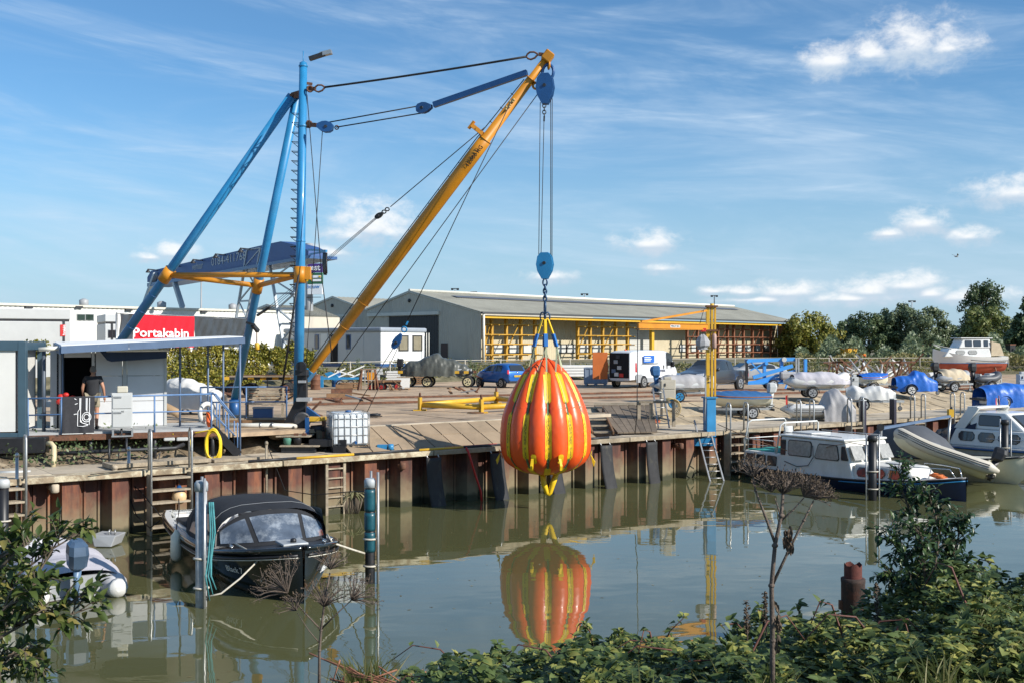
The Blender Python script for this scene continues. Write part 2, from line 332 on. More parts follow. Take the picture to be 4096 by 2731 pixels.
# ------------------------------------------------------------ water
def water_mat():
    m = bpy.data.materials.new('murky_water'); m.use_nodes = True; nt = m.node_tree; nd = nt.nodes; L = nt.links; b = nd['Principled BSDF']
    b.inputs['Base Color'].default_value = (.094,.096,.042,1); b.inputs['Roughness'].default_value = .015; b.inputs['IOR'].default_value = 1.7
    g = nd.new('ShaderNodeNewGeometry'); mp = nd.new('ShaderNodeMapping'); L.new(g.outputs['Position'],mp.inputs[0]); mp.inputs['Rotation'].default_value = (0,0,-QA); mp.inputs['Scale'].default_value = (.55,1.0,1)
    n1 = nd.new('ShaderNodeTexNoise'); n1.inputs['Scale'].default_value = .9; n1.inputs['Detail'].default_value = 2; L.new(mp.outputs[0],n1.inputs['Vector'])
    n2 = nd.new('ShaderNodeTexNoise'); n2.inputs['Scale'].default_value = 5.5; n2.inputs['Detail'].default_value = 2; n2.inputs['Distortion'].default_value = .6; L.new(mp.outputs[0],n2.inputs['Vector'])
    pat = nd.new('ShaderNodeTexNoise'); pat.inputs['Scale'].default_value = .11; pat.inputs['Detail'].default_value = 2; L.new(g.outputs['Position'],pat.inputs['Vector'])
    pr = nd.new('ShaderNodeMapRange'); L.new(pat.outputs[0],pr.inputs[0]); pr.inputs[1].default_value = .42; pr.inputs[2].default_value = .66; pr.inputs[3].default_value = .12; pr.inputs[4].default_value = 1.
    k = nd.new('ShaderNodeMath'); k.operation = 'MULTIPLY'; L.new(n2.outputs[0],k.inputs[0]); L.new(pr.outputs[0],k.inputs[1])
    a = nd.new('ShaderNodeMath'); a.operation = 'MULTIPLY_ADD'; L.new(k.outputs[0],a.inputs[0]); a.inputs[1].default_value = .16; L.new(n1.outputs[0],a.inputs[2])
    bp = nd.new('ShaderNodeBump'); bp.inputs['Strength'].default_value = .35; bp.inputs['Distance'].default_value = .02; L.new(a.outputs[0],bp.inputs['Height']); L.new(bp.outputs[0],b.inputs['Normal'])
    return m
w = MB().add([(-90,2,0),(160,2,0),(160,170,0),(-90,170,0)],[(0,1,2,3)]).build('water',water_mat()); tag(w,'still murky green harbour water',None,kind='structure')

# ------------------------------------------------------------ the quay: steel sheet piling, cap, walkway, slope
def pile_mat():
    m = bpy.data.materials.new('sheet_pile_steel'); m.use_nodes = True; nt = m.node_tree; nd = nt.nodes; L = nt.links; b = nd['Principled BSDF']; b.inputs['Roughness'].default_value = .8
    g = nd.new('ShaderNodeNewGeometry'); mp = nd.new('ShaderNodeMapping'); L.new(g.outputs['Position'],mp.inputs[0]); mp.inputs['Scale'].default_value = (1,1,.22)
    n = nd.new('ShaderNodeTexNoise'); n.inputs['Scale'].default_value = 5; n.inputs['Detail'].default_value = 8; n.inputs['Roughness'].default_value = .65; L.new(mp.outputs[0],n.inputs['Vector'])
    oi = nd.new('ShaderNodeObjectInfo')
    r = nd.new('ShaderNodeValToRGB'); e = r.color_ramp.elements; e[0].position = .3; e[0].color = (.055,.024,.018,1); e[1].position = .72; e[1].color = (.24,.085,.04,1); k = e.new(.52); k.color = (.115,.042,.027,1)
    ad = nd.new('ShaderNodeMath'); ad.operation = 'MULTIPLY_ADD'; L.new(oi.outputs['Random'],ad.inputs[0]); ad.inputs[1].default_value = .22; L.new(n.outputs[0],ad.inputs[2])
    sb = nd.new('ShaderNodeMath'); sb.operation = 'SUBTRACT'; L.new(ad.outputs[0],sb.inputs[0]); sb.inputs[1].default_value = .1; L.new(sb.outputs[0],r.inputs[0])
    # dried mud up to the tide line, algae at the water
    sx = nd.new('ShaderNodeSeparateXYZ'); L.new(g.outputs['Position'],sx.inputs[0])
    n3 = nd.new('ShaderNodeTexNoise'); n3.inputs['Scale'].default_value = 3.; n3.inputs['Detail'].default_value = 7; L.new(g.outputs['Position'],n3.inputs['Vector'])
    z = nd.new('ShaderNodeMath'); z.operation = 'MULTIPLY_ADD'; L.new(n3.outputs[0],z.inputs[0]); z.inputs[1].default_value = -.9; L.new(sx.outputs[2],z.inputs[2])
    m1 = nd.new('ShaderNodeMapRange'); L.new(z.outputs[0],m1.inputs[0]); m1.inputs[1].default_value = .62; m1.inputs[2].default_value = -.12
    mud = nd.new('ShaderNodeMix'); mud.data_type = 'RGBA'; L.new(m1.outputs[0],mud.inputs[0]); L.new(r.outputs[0],mud.inputs[6]); mud.inputs[7].default_value = (.215,.17,.10,1)
    z2 = nd.new('ShaderNodeMath'); z2.operation = 'MULTIPLY_ADD'; L.new(n3.outputs[0],z2.inputs[0]); z2.inputs[1].default_value = -.25; L.new(sx.outputs[2],z2.inputs[2])
    m2 = nd.new('ShaderNodeMapRange'); L.new(z2.outputs[0],m2.inputs[0]); m2.inputs[1].default_value = .14; m2.inputs[2].default_value = .02
    al = nd.new('ShaderNodeMix'); al.data_type = 'RGBA'; L.new(m2.outputs[0],al.inputs[0]); L.new(mud.outputs[2],al.inputs[6]); al.inputs[7].default_value = (.045,.045,.022,1)
    L.new(al.outputs[2],b.inputs['Base Color'])
    bp = nd.new('ShaderNodeBump'); bp.inputs['Strength'].default_value = .35; bp.inputs['Distance'].default_value = .02; L.new(n3.outputs[0],bp.inputs['Height']); L.new(bp.outputs[0],b.inputs['Normal'])
    return m
pilem = pile_mat()
QZ = 1.65; YZ = 2.3; LZ = 3.2
quay = thing('quay_wall','long wall of rusty steel sheet piling holding up the boatyard quay','quay wall',q(0,0,0),QA)
def pile(out):
    m = MB(); tz = 1.52; b = -1.2; th = .03
    if out: prof = [(-.42,.46),(-.36,.46),(-.2,.06),(.2,.06),(.36,.46),(.42,.46)]
    else: prof = [(-.18,.462),(.18,.462)]
    if not out: prof = [(-.185,.45),(-.15,.47),(.15,.47),(.185,.45)]
    n = len(prof); fr = [(x,y) for x,y in prof]; bk = [(x,y + th) for x,y in reversed(prof)]
    m.prism([(x,y,b) for x,y in fr + bk],(0,0,tz - b))
    if out:  # interlock beads
        for sx in (-1,1): m.prism([(sx * .43 + dx,.44 + dy,b) for dx,dy in ((-.025,-.03),(.025,-.03),(.025,.03),(-.025,.03))],(0,0,tz - b))
    return m
src = {}
k = 0; s = -21.6
while s < 62:
    for out in (True,False):
        key = out
        if key not in src: src[key] = pile(out).build('sheet_pile',pilem,quay,local=True); o = src[key]
        else: o = inst(src[key],'sheet_pile',quay)
        o.location = (s + (0 if out else .6),random.uniform(-.012,.012),random.uniform(-.03,0)); k += 1
    s += 1.2
# the fill behind and a cap in lengths
MB().prism([(-22,.62,-1),(62,.62,-1),(62,1.4,-1),(-22,1.4,-1)],(0,0,2.4)).build('backfill',dirt,quay,local=True)
capm = mat('cap_timber',(.34,.28,.195),.85,var=.25,scale=2.5,bump=.4,bscale=20,col2=(.22,.17,.11),thr=(.46,.66),rnd=.12,sscale=7)
capw = mat('cap_flaking_cream',(.30,.23,.15),.85,var=.3,scale=2.5,bump=.4,bscale=20,col2=(.50,.44,.31),thr=(.46,.58),sscale=9)
s = -22.; i = 0; rr = random.Random(3)
while s < 61:
    l = rr.uniform(3.4,5.2); MB().box((s + l / 2,.14 + rr.uniform(-.01,.01),QZ - .075 + rr.uniform(-.008,.008)),(l - .03,.52,.15)).build('cap_beam',capw if s < -5 else capm,quay,local=True,bevel=.015); s += l
s = -22.
while s < 61:     # walkway slabs behind the cap
    l = rr.uniform(1.6,2.2); wide = 2.0 if s < -4 else (.3 if s < 6.5 else 2.9)
    MB().box((s + l / 2,.415 + wide / 2,QZ - .1 + rr.uniform(-.012,.012)),(l - .035,wide - .02,.2)).build('walkway_slab',palecon,quay,local=True,bevel=.012); s += l
# tiled slope between the winch and the ramp: two rows of slabs
slope = thing('tiled_slope','sloping bank of brown concrete slabs in two rows behind the orange bag','embankment',q(0,0,QZ),QA)
MB().prism([(-3.9,.72,-.06),(-3.9,2.25,.56),(-3.9,2.25,-.3),(-3.9,.72,-.3)],(9.6,0,0)).build('joint_bed',joint,slope,local=True)
first = None
for i in range(13):
    for j in range(2):
        x0 = -3.9 + i * .735; y0 = .72 + j * .76; z0 = -.035 + j * .31; sk = .26 * (j + .5)
        if first is None:
            first = MB().prism([(.0,0,0),(.695,0,0),(.695,.725,.296),(0,.725,.296)],(0,0,.06)).build('slope_slab',slabmat,slope,local=True); o = first
        else: o = inst(first,'slope_slab',slope)
        o.location = (x0,y0,z0 + rr.uniform(-.006,.006)); o.rotation_euler = (0,0,rr.uniform(-.006,.006))
MB().box((1.9,2.36,.60),(11.6,.2,.12)).build('kerb',palecon,slope,local=True,bevel=.01)
# slab slope further along, where trailers are parked
slope2 = thing('slab_slope','long pale slope of concrete slabs under the parked boat trailers','embankment',q(0,0,QZ),QA)
MB().prism([(6.6,3.2,-.05),(6.6,6.1,.60),(6.6,6.1,-.3),(6.6,3.2,-.3)],(54,0,0)).build('joint_bed',joint,slope2,local=True)
first = None
for i in range(42):
    for j in range(3):
        if first is None:
            first = MB().prism([(0,0,0),(1.235,0,0),(1.235,.92,.206),(0,.92,.206)],(0,0,.06)).build('slope_slab',slabmat2,slope2,local=True); o = first
        else: o = inst(first,'slope_slab',slope2)
        o.location = (6.6 + i * 1.285 + (j % 2) * .4,3.2 + j * .967,-.03 + j * .217 + rr.uniform(-.012,.012)); o.rotation_euler = (rr.uniform(-.006,.006),rr.uniform(-.006,.006),0)
# earth bank under the platform at the left
def bank(u_,v_):
    s_ = -22 + 18.2 * u_; t_ = 2.2 + 3.2 * v_; z_ = QZ - .12 + (.85) * min(1,v_ * 1.25) + .10 * math.sin(s_ * 2.3 + v_ * 5) * v_ + .07 * math.sin(s_ * 5.1 + 2 * v_)
    return q(s_,t_,z_)
tag(MB().grid(bank,60,12).build('earth_bank',dirt),'bare earth bank with stones below the cabin platform',kind='structure')
# yard: concrete slabs
yard = MB().add([q(-60,5.4,YZ - .03),q(-4.3,5.4,YZ - .03),q(-4.3,2.2,YZ - .03),q(6.2,2.2,YZ - .03),q(6.2,6.12,YZ - .03),q(95,6.12,YZ - .03),q(95,75,YZ - .03),q(-60,75,YZ - .03),q(6.2,75,YZ - .03),q(-4.3,75,YZ - .03)],[(0,1,9,7),(1,2,3,4,8,9),(4,5,6,8)]).build('yard',joint); tag(yard,'boatyard floor of large worn concrete slabs',kind='structure')
MB().prism([q(-4.3,2.2,1.),q(6.2,2.2,1.),q(6.2,2.24,1.),q(-4.3,2.24,1.)],(0,0,YZ - 1.05)).build('yard_edge',dirt,yard)
for i in range(24):
    for j in range(9):
        s0 = -26 + i * 4.6; t0 = (2.3 if i < 7 else 6.15) + j * 4.4
        if s0 < 6 and i >= 7: t0 -= 3.85
        tlen = 4.36
        if s0 + 4.6 < -3.4:
            t0 += 3.2
        c = q(s0 + 2.3,t0 + 2.2,YZ - .06 + rr.uniform(-.012,.0))
        if c.y < 0 or abs(c.x / c.y) > .75: continue
        if s0 < 6 < s0 + 4.6: pass
        MB().box(c,(4.565,tlen,.12),rz=QA).build('yard_slab',concrete,yard)
# rails across the yard
for nm,pts in (('near',((1180,1622),(2500,1589),(3330,1567),(4090,1551))),('far',((1180,1600),(2500,1572),(3330,1554),(4090,1540)))):
    t = thing('crane_rail','rusty steel rail across the yard, %s' % ('the one nearer the water' if nm == 'near' else 'the one farther from the water'),'rail',G(*pts[0],YZ),group='rails across the yard')
    a,b = G(*pts[0],YZ),G(*pts[-1],YZ); d = (b - a).normalized(); nn = V((-d.y,d.x,0))
    MB().beam(a + V((0,0,.02)),b + V((0,0,.02)),.16,.02).build('rail_foot',rustm,t)
    MB().beam(a + V((0,0,.065)),b + V((0,0,.065)),.065,.07).build('rail_head',rustm,t)
# land beyond the fence, higher than the yard
fl = [(-2600,52),(400,56),(1000,62),(1900,78),(2600,84),(3300,90),(4300,97),(6600,120)]
verge = mat('verge_earth',(.13,.115,.06),.95,var=.35,scale=.8,bump=.6,bscale=5,col2=(.22,.19,.12),thr=(.5,.65),sscale=2)
lm = MB(); rows = []
for off,z in ((-.6,YZ - .05),(1.5,YZ + .35),(4.5,LZ),(40,LZ),(3000,LZ - 2)): rows.append([GX(p,Y,z) + V((0,off,0)) if off < 3000 else V(((p - CX) * 3.2,3000,LZ)) for p,Y in fl])
lm.loft(rows,closed=False,caps=False); tag(lm.build('land',verge),'grass verge and land running back beyond the yard fence',kind='structure')
# dyke on the camera's side
def dyke(u_,v_):
    x = -20 + 45 * u_; y = 1.0 + 12.5 * v_; z = 3.0 - 3.5 * max(0,(y - 3.2) / 10.) ** 1.0 + .35 * max(0,x) / 8 * (1 - v_) + .08 * math.sin(x * 1.9 + y) ; 
    if x < 1: z -= .12 * min(6,(1 - x)) * v_
    return V((x,y,z))
dk = MB().grid(dyke,60,24).build('dyke_bank',mat('dyke_soil',(.05,.045,.02),.95,var=.4,scale=3,bump=.8)); tag(dk,'overgrown bank on the near side of the water',kind='structure')
# ------------------------------------------------------------ sheds beyond the yard
clad_g = mat('grey_cladding',(.53,.48,.39),.6,var=.08,scale=.6,col2=(.27,.26,.235),thr=(.55,.8),sscale=1.2,streak=.85)
clad_b = mat('beige_cladding',(.50,.43,.29),.65,var=.08,scale=.6,col2=(.40,.34,.23),thr=(.55,.8),sscale=1.2,streak=.85)
clad_w = mat('white_cladding',(.68,.67,.62),.6,var=.06,scale=.5,col2=(.52,.5,.45),thr=(.6,.85),sscale=1.4,streak=.8)
roofm = mat('sheet_roofing',(.30,.29,.235),.75,var=.14,scale=.35,col2=(.22,.21,.17),thr=(.5,.75),sscale=.8)
shutter = mat('roller_shutter',(.5,.49,.45),.6,var=.06)
whitetrim = mat('pale_trim',(.66,.64,.56),.6,var=.08)
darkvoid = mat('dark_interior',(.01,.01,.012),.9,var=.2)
def corr(P,s0,s1,z0,ztop,pitch=.3,amp=.035,off=0.):
    """ribbed cladding along an upright plane; ztop(s) gives its upper edge"""
    m = MB(); n = max(2,int((s1 - s0) / (pitch / 4))); lo = []; hi = []
    for i in range(n + 1):
        s = s0 + (s1 - s0) * i / n; a = (0,1,1,0)[i % 4] * amp
        lo.append(P.w(s,z0,off + a)); hi.append(P.w(s,ztop(s),off + a))
    vs = lo + hi; m.add(vs,[(i,i + 1,n + 2 + i,n + 1 + i) for i in range(n)]); return m
def roof_sheet(a,b,c,d,n,amp=.03,th=.05):
    """ribbed roof between eave a-b and ridge d-c, ribs running up the slope"""
    m = MB(); nn = (b - a).cross(d - a).normalized()
    if nn.z < 0: nn = -nn
    lo = []; hi = []
    for i in range(n + 1):
        k = nn * ((0,1,1,0)[i % 4] * amp); lo.append(a.lerp(b,i / n) + k); hi.append(d.lerp(c,i / n) + k)
    m.add(lo + hi,[(i,i + 1,n + 2 + i,n + 1 + i) for i in range(n)])
    m.prism([a - nn * .02,b - nn * .02,c - nn * .02,d - nn * .02],-nn * th); return m
A_S = R(46.7); DS = V((math.cos(A_S),math.sin(A_S),0))
P1 = GX(1925,107,LZ); SIDE = Plane(P1,A_S); GAB = Plane(P1,A_S - R(90))
LEN = SIDE.sz(3195,1293)[0]
def eavez(): return SIDE.sz(1925,1256)[1]
EZ = eavez()
sA,zA = GAB.sz(1640,1171); sV,zV = GAB.sz(1467,1243); zE = GAB.sz(1925,1254)[1]
shed = thing('long_storage_shed','long grey shed with open rack-lined side and low ribbed roof behind the cars','shed',(P1.x,P1.y,LZ),A_S)
def gz(s): return zA + (zE - zA) * (s - sA) / (0 - sA) if s > sA else zA + (zV - zA) * (s - sA) / (sV - sA)
corr(GAB,sV,0,LZ,gz).build('gable_wall',clad_g,shed)
MB().prism([GAB.w(sV,zV + .0,.06),GAB.w(sA,zA,.06),GAB.w(0,zE,.06),GAB.w(0,zE + .22,.06),GAB.w(sA,zA + .24,.06),GAB.w(sV,zV + .22,.06)],GAB.n * .06).build('verge_trim',whitetrim,shed)
BK = 3.4                                             # depth of the covered rack bay
e0 = SIDE.w(-.2,zE + .1,.35); e1 = SIDE.w(LEN,zE + .1,.35); r0 = GAB.w(sA,zA + .15,.12); r1 = r0 + DS * (LEN + .2)
v0 = GAB.w(sV,zV + .1,.12); v1 = v0 + DS * (LEN + .2)
rf = roof_sheet(e0,e1,r1,r0,720,.025).build('roof',roofm,shed)
roof_sheet(v0,v1,r1 - V((0,0,.01)),r0 - V((0,0,.01)),720,.025).build('roof',roofm,shed)
nn = (r0 - e0); MB().prism([e0.lerp(r0,.70) + V((0,0,.09)) + DS * 4,e1.lerp(r1,.70) + V((0,0,.09)) - DS * 4,e1.lerp(r1,.79) + V((0,0,.09)) - DS * 4,e0.lerp(r0,.79) + V((0,0,.09)) + DS * 4],(0,0,.03)).build('rooflight',mat('rooflight_band',(.10,.095,.10),.35,var=.12),rf)
MB().tube(r0 + V((0,0,.1)),r1 + V((0,0,.1)),.16,n=6).build('ridge_cap',whitetrim,rf)
MB().box((e0 + e1) / 2 + V((0,0,-.05)),(LEN + .3,.18,.2),rz=A_S).build('gutter',mat('gutter_dark',(.06,.06,.06),.5),rf)
MB().box(SIDE.w(LEN / 2,zE - .32,-.05),(LEN,.16,.28),rz=A_S).build('eaves_beam',yellow2,shed)
corr(SIDE,0,LEN,LZ,lambda s: zE - .05,off=-BK).build('side_wall',clad_b,shed)
end = Plane(SIDE.w(LEN,0,0),A_S + R(90)); corr(end,0,BK,LZ,lambda s: zE - .1).build('end_wall',mat('red_brown_cladding',(.20,.135,.10),.7,var=.1),shed)
MB().box(SIDE.w(LEN - .3,(LZ + zE) / 2 - .1,-.15),(.3,.3,zE - LZ - .4),rz=A_S).build('post',yellow2,shed)
MB().box(SIDE.w(LEN + .1,(LZ + zE) / 2,-.1),(.16,.16,zE - LZ),rz=A_S).build('downpipe',grey,shed)
MB().tube(SIDE.w(.1,LZ,.25),SIDE.w(.1,zE,.25),.12,n=8).build('downpipe',whitetrim,shed)
for x0,x1 in ((2515,2600),):
    m = MB(); a,b = SIDE.sz(x0,1400,-BK)[0],SIDE.sz(x1,1400,-BK)[0]
    for i in range(14): m.box(SIDE.w((a + b) / 2,LZ + .16 + .3 * i,-BK + .1),(b - a,.08,.28),rz=A_S)
    m.build('roller_door',shutter,shed)
for x0,x1 in ((1932,1962),(1972,2012),(2034,2080),(2090,2125),(2225,2262),(2265,2300),(2316,2352),(2366,2404),(2716,2740),(2762,2800),(2942,2968),(2978,3004),(3018,3044),(3054,3078)):
    a,b = SIDE.sz(x0,1400,-BK)[0],SIDE.sz(x1,1400,-BK)[0]; zt = LZ + 1.72
    f = MB()
    for s_ in (a,b): f.box(SIDE.w(s_,(LZ + zt) / 2 + .4,-BK + .1),(.09,.08,zt - LZ - .8),rz=A_S)
    for z_ in (LZ + .8,zt): f.box(SIDE.w((a + b) / 2,z_,-BK + .1),(b - a + .09,.08,.08),rz=A_S)
    fo = f.build('window',darksteel,shed); MB().box(SIDE.w((a + b) / 2,(LZ + zt) / 2 + .4,-BK + .08),(b - a,.03,zt - LZ - .85),rz=A_S).build('pane',mat('frosted_pane',(.55,.55,.52),.35,var=.1) if 'frosted_pane' not in MATS else MATS['frosted_pane'],fo)
for x0,x1,y0,y1,nm,mm in ((1558,1752,1262,1440,'sliding_door',mat('dark_sliding_door',(.045,.043,.042),.6,var=.1)),(1500,1556,1262,1440,'wall_panel',clad_g)):
    a,b = GAB.sz(x0,y0,.1)[0],GAB.sz(x1,y0,.1)[0]; zt = GAB.sz(x1,y0,.1)[1]; corr(GAB,a,b,LZ,lambda s: zt,.25,.03,.1).build(nm,mm,shed)
a,b = GAB.sz(1470,1250,.2)[0],GAB.sz(1753,1246,.2)[0]; MB().box(GAB.w((a + b) / 2,zt + .1,.18),(b - a,.25,.35),rz=GAB.ang).build('door_track',whitetrim,shed)
def pdoor(P,x0,y0,x1,parent,mm,nm='door',z0=LZ):
    a,b = P.sz(x0,y0,.06)[0],P.sz(x1,y0,.06)[0]; zt = P.sz(x0,y0,.06)[1]
    o = MB().box(P.w((a + b) / 2,(z0 + zt) / 2,.06),(b - a,.06,zt - z0),rz=P.ang).build(nm,mm,parent); return o
pdoor(GAB,1764,1372,1790,shed,mat('brown_door',(.06,.025,.02),.5))
MB().lathe(GAB.at(1635,1203,.15),[(.02,0),(.2,.02),(.2,.3),(.05,.32)],10,axis=-GAB.n).build('floodlight',darksteel,shed)
# the two smaller sheds to its left
def gable_shed(label,P,xr,yr,xa,ya,xl,yl,depth,details):
    t = thing('gable_shed',label,'shed',P.at(xr,1420),P.ang,group='small gabled sheds')
    sr,zr = P.sz(xr,yr); sa,za = P.sz(xa,ya); s_l,zl = P.sz(xl,yl)
    f = lambda s: za + (zr - za) * (s - sa) / (sr - sa) if s > sa else za + (zl - za) * (s - sa) / (s_l - sa)
    corr(P,s_l,sr,LZ,f).build('gable_wall',clad_g,t)
    MB().prism([P.w(s_l,zl,.06),P.w(sa,za,.06),P.w(sr,zr,.06),P.w(sr,zr + .2,.06),P.w(sa,za + .22,.06),P.w(s_l,zl + .2,.06)],P.n * .06).build('verge_trim',whitetrim,t)
    B = -P.n * depth
    for (s1,z1) in ((sr,zr),(s_l,zl)):
        a = P.w(s1,z1 + .08,.1); d = P.w(sa,za + .12,.1); roof_sheet(a,a + B,d + B,d,240,.03).build('roof',roofm,t)
    o = MB().prism([P.w(sr,LZ,-.1),P.w(sr,zr,-.1),P.w(sr,zr,-depth),P.w(sr,LZ,-depth)],P.d * -.08).build('side_wall',clad_g,t)
    details(P,t); return t
G2 = Plane(GAB.w(0,0,-.5),GAB.ang)
def det2(P,t):
    m = MB(); a,b = P.sz(1252,1270,.1)[0],P.sz(1395,1270,.1)[0]; zt = P.sz(1252,1272,.1)[1]
    for i in range(20):
        z_ = zt - .12 - i * .24
        if z_ > LZ + .1: m.box(P.w((a + b) / 2,z_,.08),(b - a,.06,.22),rz=P.ang)
    m.build('roller_door',shutter,t)
    MB().box(P.w((a + b) / 2,zt + .15,.1),(b - a + .8,.12,.25),rz=P.ang).build('lintel_beam',whitetrim,t)
    MB().lathe(P.at(1326,1223,.15),[(.02,0),(.2,.02),(.2,.3),(.05,.32)],10,axis=-P.n).build('floodlight',darksteel,t)
gable_shed('grey gabled shed with white roller door between crane mast and yellow boom',G2,1468,1243,1333,1192,1205,1246,40,det2)
G3 = Plane(GX(1100,96,0),GAB.ang)
def det3(P,t):
    a,b = P.sz(1008,1288,.1)[0],P.sz(1093,1288,.1)[0]; zt = P.sz(1040,1288,.1)[1]; zm = P.sz(1040,1341,.1)[1]; m = MB()
    for i in range(12):
        z_ = zt - .1 - i * .2
        if z_ > zm: m.box(P.w((a + b) / 2,z_,.08),(b - a,.06,.185),rz=P.ang)
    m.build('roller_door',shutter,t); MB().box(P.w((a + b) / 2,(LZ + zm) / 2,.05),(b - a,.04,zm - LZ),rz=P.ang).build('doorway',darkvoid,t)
    pdoor(P,1104,1362,1116,t,mat('blue_grey_door',(.16,.2,.25),.5))
gable_shed('small grey gabled shed with half-open dark doorway behind the ivy',G3,1175,1267,1072,1226,960,1272,5,det3)

# ------------------------------------------------------------ site office in front of the sheds
A_O = R(-36); OC = GX(1523,81,LZ); OF = Plane(OC,A_O); OE = Plane(OC,A_O + R(90))
off_ = thing('site_office','pale grey portable office with rounded roof edge in front of the sheds','portable office',OC,A_O)
zr = OF.sz(1523,1311)[1]; fl_ = OF.sz(1140,1390)[0]; ew = OE.sz(1700,1390)[0]
panel_o = mat('office_panel',(.52,.53,.53),.5,var=.05,scale=.8); panel_w = mat('office_white_panel',(.72,.72,.70),.5,var=.05)
npan = 6
for i in range(npan):
    a = fl_ * (1 - i / npan); b = fl_ * (1 - (i + 1) / npan); MB().box(OF.w((a + b) / 2,(LZ + .25 + zr - .3) / 2,-.05),(abs(b - a) - .03,.1,zr - .3 - LZ - .25),rz=A_O).build('wall_panel',panel_o,off_)
MB().box(OE.w(ew / 2,(LZ + .25 + zr - .3) / 2,-.05),(ew - .1,.1,zr - .55 - LZ),rz=A_O + R(90)).build('wall_panel',panel_w,off_)
for i in range(5): MB().box(OE.w(ew / 2,LZ + .42 + i * .12,.005),(ew - .14,.02,.1),rz=A_O + R(90)).build('weatherboard',panel_w,off_)
MB().box(OF.w(fl_ / 2,LZ + .12,-ew / 2),(abs(fl_),ew,.24),rz=A_O).build('base_frame',dblue,off_)
MB().box(OF.w(fl_ / 2,zr - .15,-ew / 2),(abs(fl_) + .25,ew + .25,.36),rz=A_O).build('roof',mat('office_roof',(.27,.30,.34),.5,var=.06),off_,bevel=.12)
for x0,x1 in ((1258,1274),(1383,1402)):
    o = MB(); prect(o,OF,x0,1338,x1,1396,.05,.03); w_ = o.build('window',dblue,off_); g = MB(); prect(g,OF,x0 + 3,1342,x1 - 3,1392,.03,.05); g.build('pane',glass,w_)
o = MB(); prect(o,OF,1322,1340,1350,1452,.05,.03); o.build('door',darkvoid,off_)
o = MB(); prect(o,OF,1283,1335,1308,1452,.05,.02); o.build('door',panel_w,off_)
for x0,x1 in ((1594,1635),(1650,1690)):
    o = MB(); prect(o,OE,x0,1341,x1,1404,.05,.03); w_ = o.build('window',darksteel,off_); g = MB(); prect(g,OE,x0 + 5,1346,x1 - 5,1399,.03,.05); g.build('pane',mat('bronze_pane',(.22,.19,.13),.15) if 'bronze_pane' not in MATS else MATS['bronze_pane'],w_)
for s_ in (ew - .35,ew - .05): MB().tube(OE.w(s_,LZ,.45),OE.w(s_,zr - .35,.45),.035,n=6).build('corner_post',whitetrim,off_)

# ------------------------------------------------------------ white warehouse, stacked cabins and banner at the left
A_W = R(47); WP = Plane(GX(500,78,0),A_W); wh = thing('white_warehouse','long low white ribbed warehouse behind the red banner','warehouse',GX(500,78,LZ),A_W)
s0 = WP.sz(-500,1300)[0]; s1 = WP.sz(1190,1300)[0]; wz = WP.sz(500,1234)[1]
corr(WP,s0,s1,LZ,lambda s: wz,.34,.03).build('wall',clad_w,wh)
MB().box(WP.w((s0 + s1) / 2,wz + .06,-7),(s1 - s0 + .3,14.3,.16),rz=A_W).build('roof',mat('pale_roof',(.6,.57,.48),.7,var=.12),wh)
for px,py in ((115,1230),(315,1229),(515,1240),(815,1248)): MB().box(WP.at(px,py,.1),(.5,.25,.14),rz=A_W).build('wall_vent',darksteel,wh)
o = MB(); prect(o,WP,307,1256,377,1284,.08,.05); w_ = o.build('window',grey,wh)
for x0,x1 in ((310,340),(344,374)): o = MB(); prect(o,WP,x0,1259,x1,1281,.03,.08); o.build('pane',glassmat('dark_pane',(.02,.035,.025)),w_)
for px in (400,713,715,1000): MB().lathe(WP.w(WP.sz(px,1240)[0],wz + .1,-2.5),[(.32,0),(.34,.5),(.1,.62)],10).build('roof_fan',grey,wh)
A_K = R(28); KP = Plane(GX(270,60,0),A_K)
KZ = YZ - .1
def cabin_stack(label,x0,x1,ytop,ymid,P,mm,logo):
    sL,sR = P.sz(x0,1300)[0],P.sz(x1,1300)[0]; zt = P.sz(x1,ytop)[1]; zm = P.sz(x1,ymid)[1]
    t = thing('stacked_cabin',label,'portable cabin',P.w(sL,KZ,0),A_K,group='stacked portable cabins at the back left')
    for za,zb,nm in ((KZ,zm - .06,'lower_unit'),(zm + .06,zt,'upper_unit')):
        MB().box(P.w((sL + sR) / 2,(za + zb) / 2,-2),(sR - sL,4,zb - za),rz=A_K).build(nm,mm,t,bevel=.04)
    MB().box(P.w((sL + sR) / 2,zm,-2),(sR - sL - .1,3.9,.16),rz=A_K).build('joint_strip',darksteel,t)
    MB().box(P.w(sR - .35,(KZ + zm) / 2,.01),(.12,.03,zm - KZ),rz=A_K).build('corner_trim',darksteel,t)
    if logo:
        o = MB(); prect(o,P,241,1299,261,1345,.02,.03); lo = o.build('logo_panel',redm,t); c = P.at(256.5,1321,.045); text('Portakabin',whiteink,lo,c,V((0,0,1)),-P.d,.17,width=.56,bold=.004)
    return t
cabin_stack('pale grey portable cabins with small upright red logo',-420,282,1238,1283,KP,ltgrey,True)
K2 = Plane(GX(420,66,0),A_K); t = cabin_stack('grey portable cabins with a window partly behind the dark sheeting',420,472,1258,1292,K2,panel_o,False)
o = MB(); prect(o,K2,432,1318,470,1352,.04,.02); w_ = o.build('window',grey,t)
for x0,x1 in ((434,449),(453,468)): o = MB(); prect(o,K2,x0,1321,x1,1350,.03,.05); o.build('pane',glass,w_)
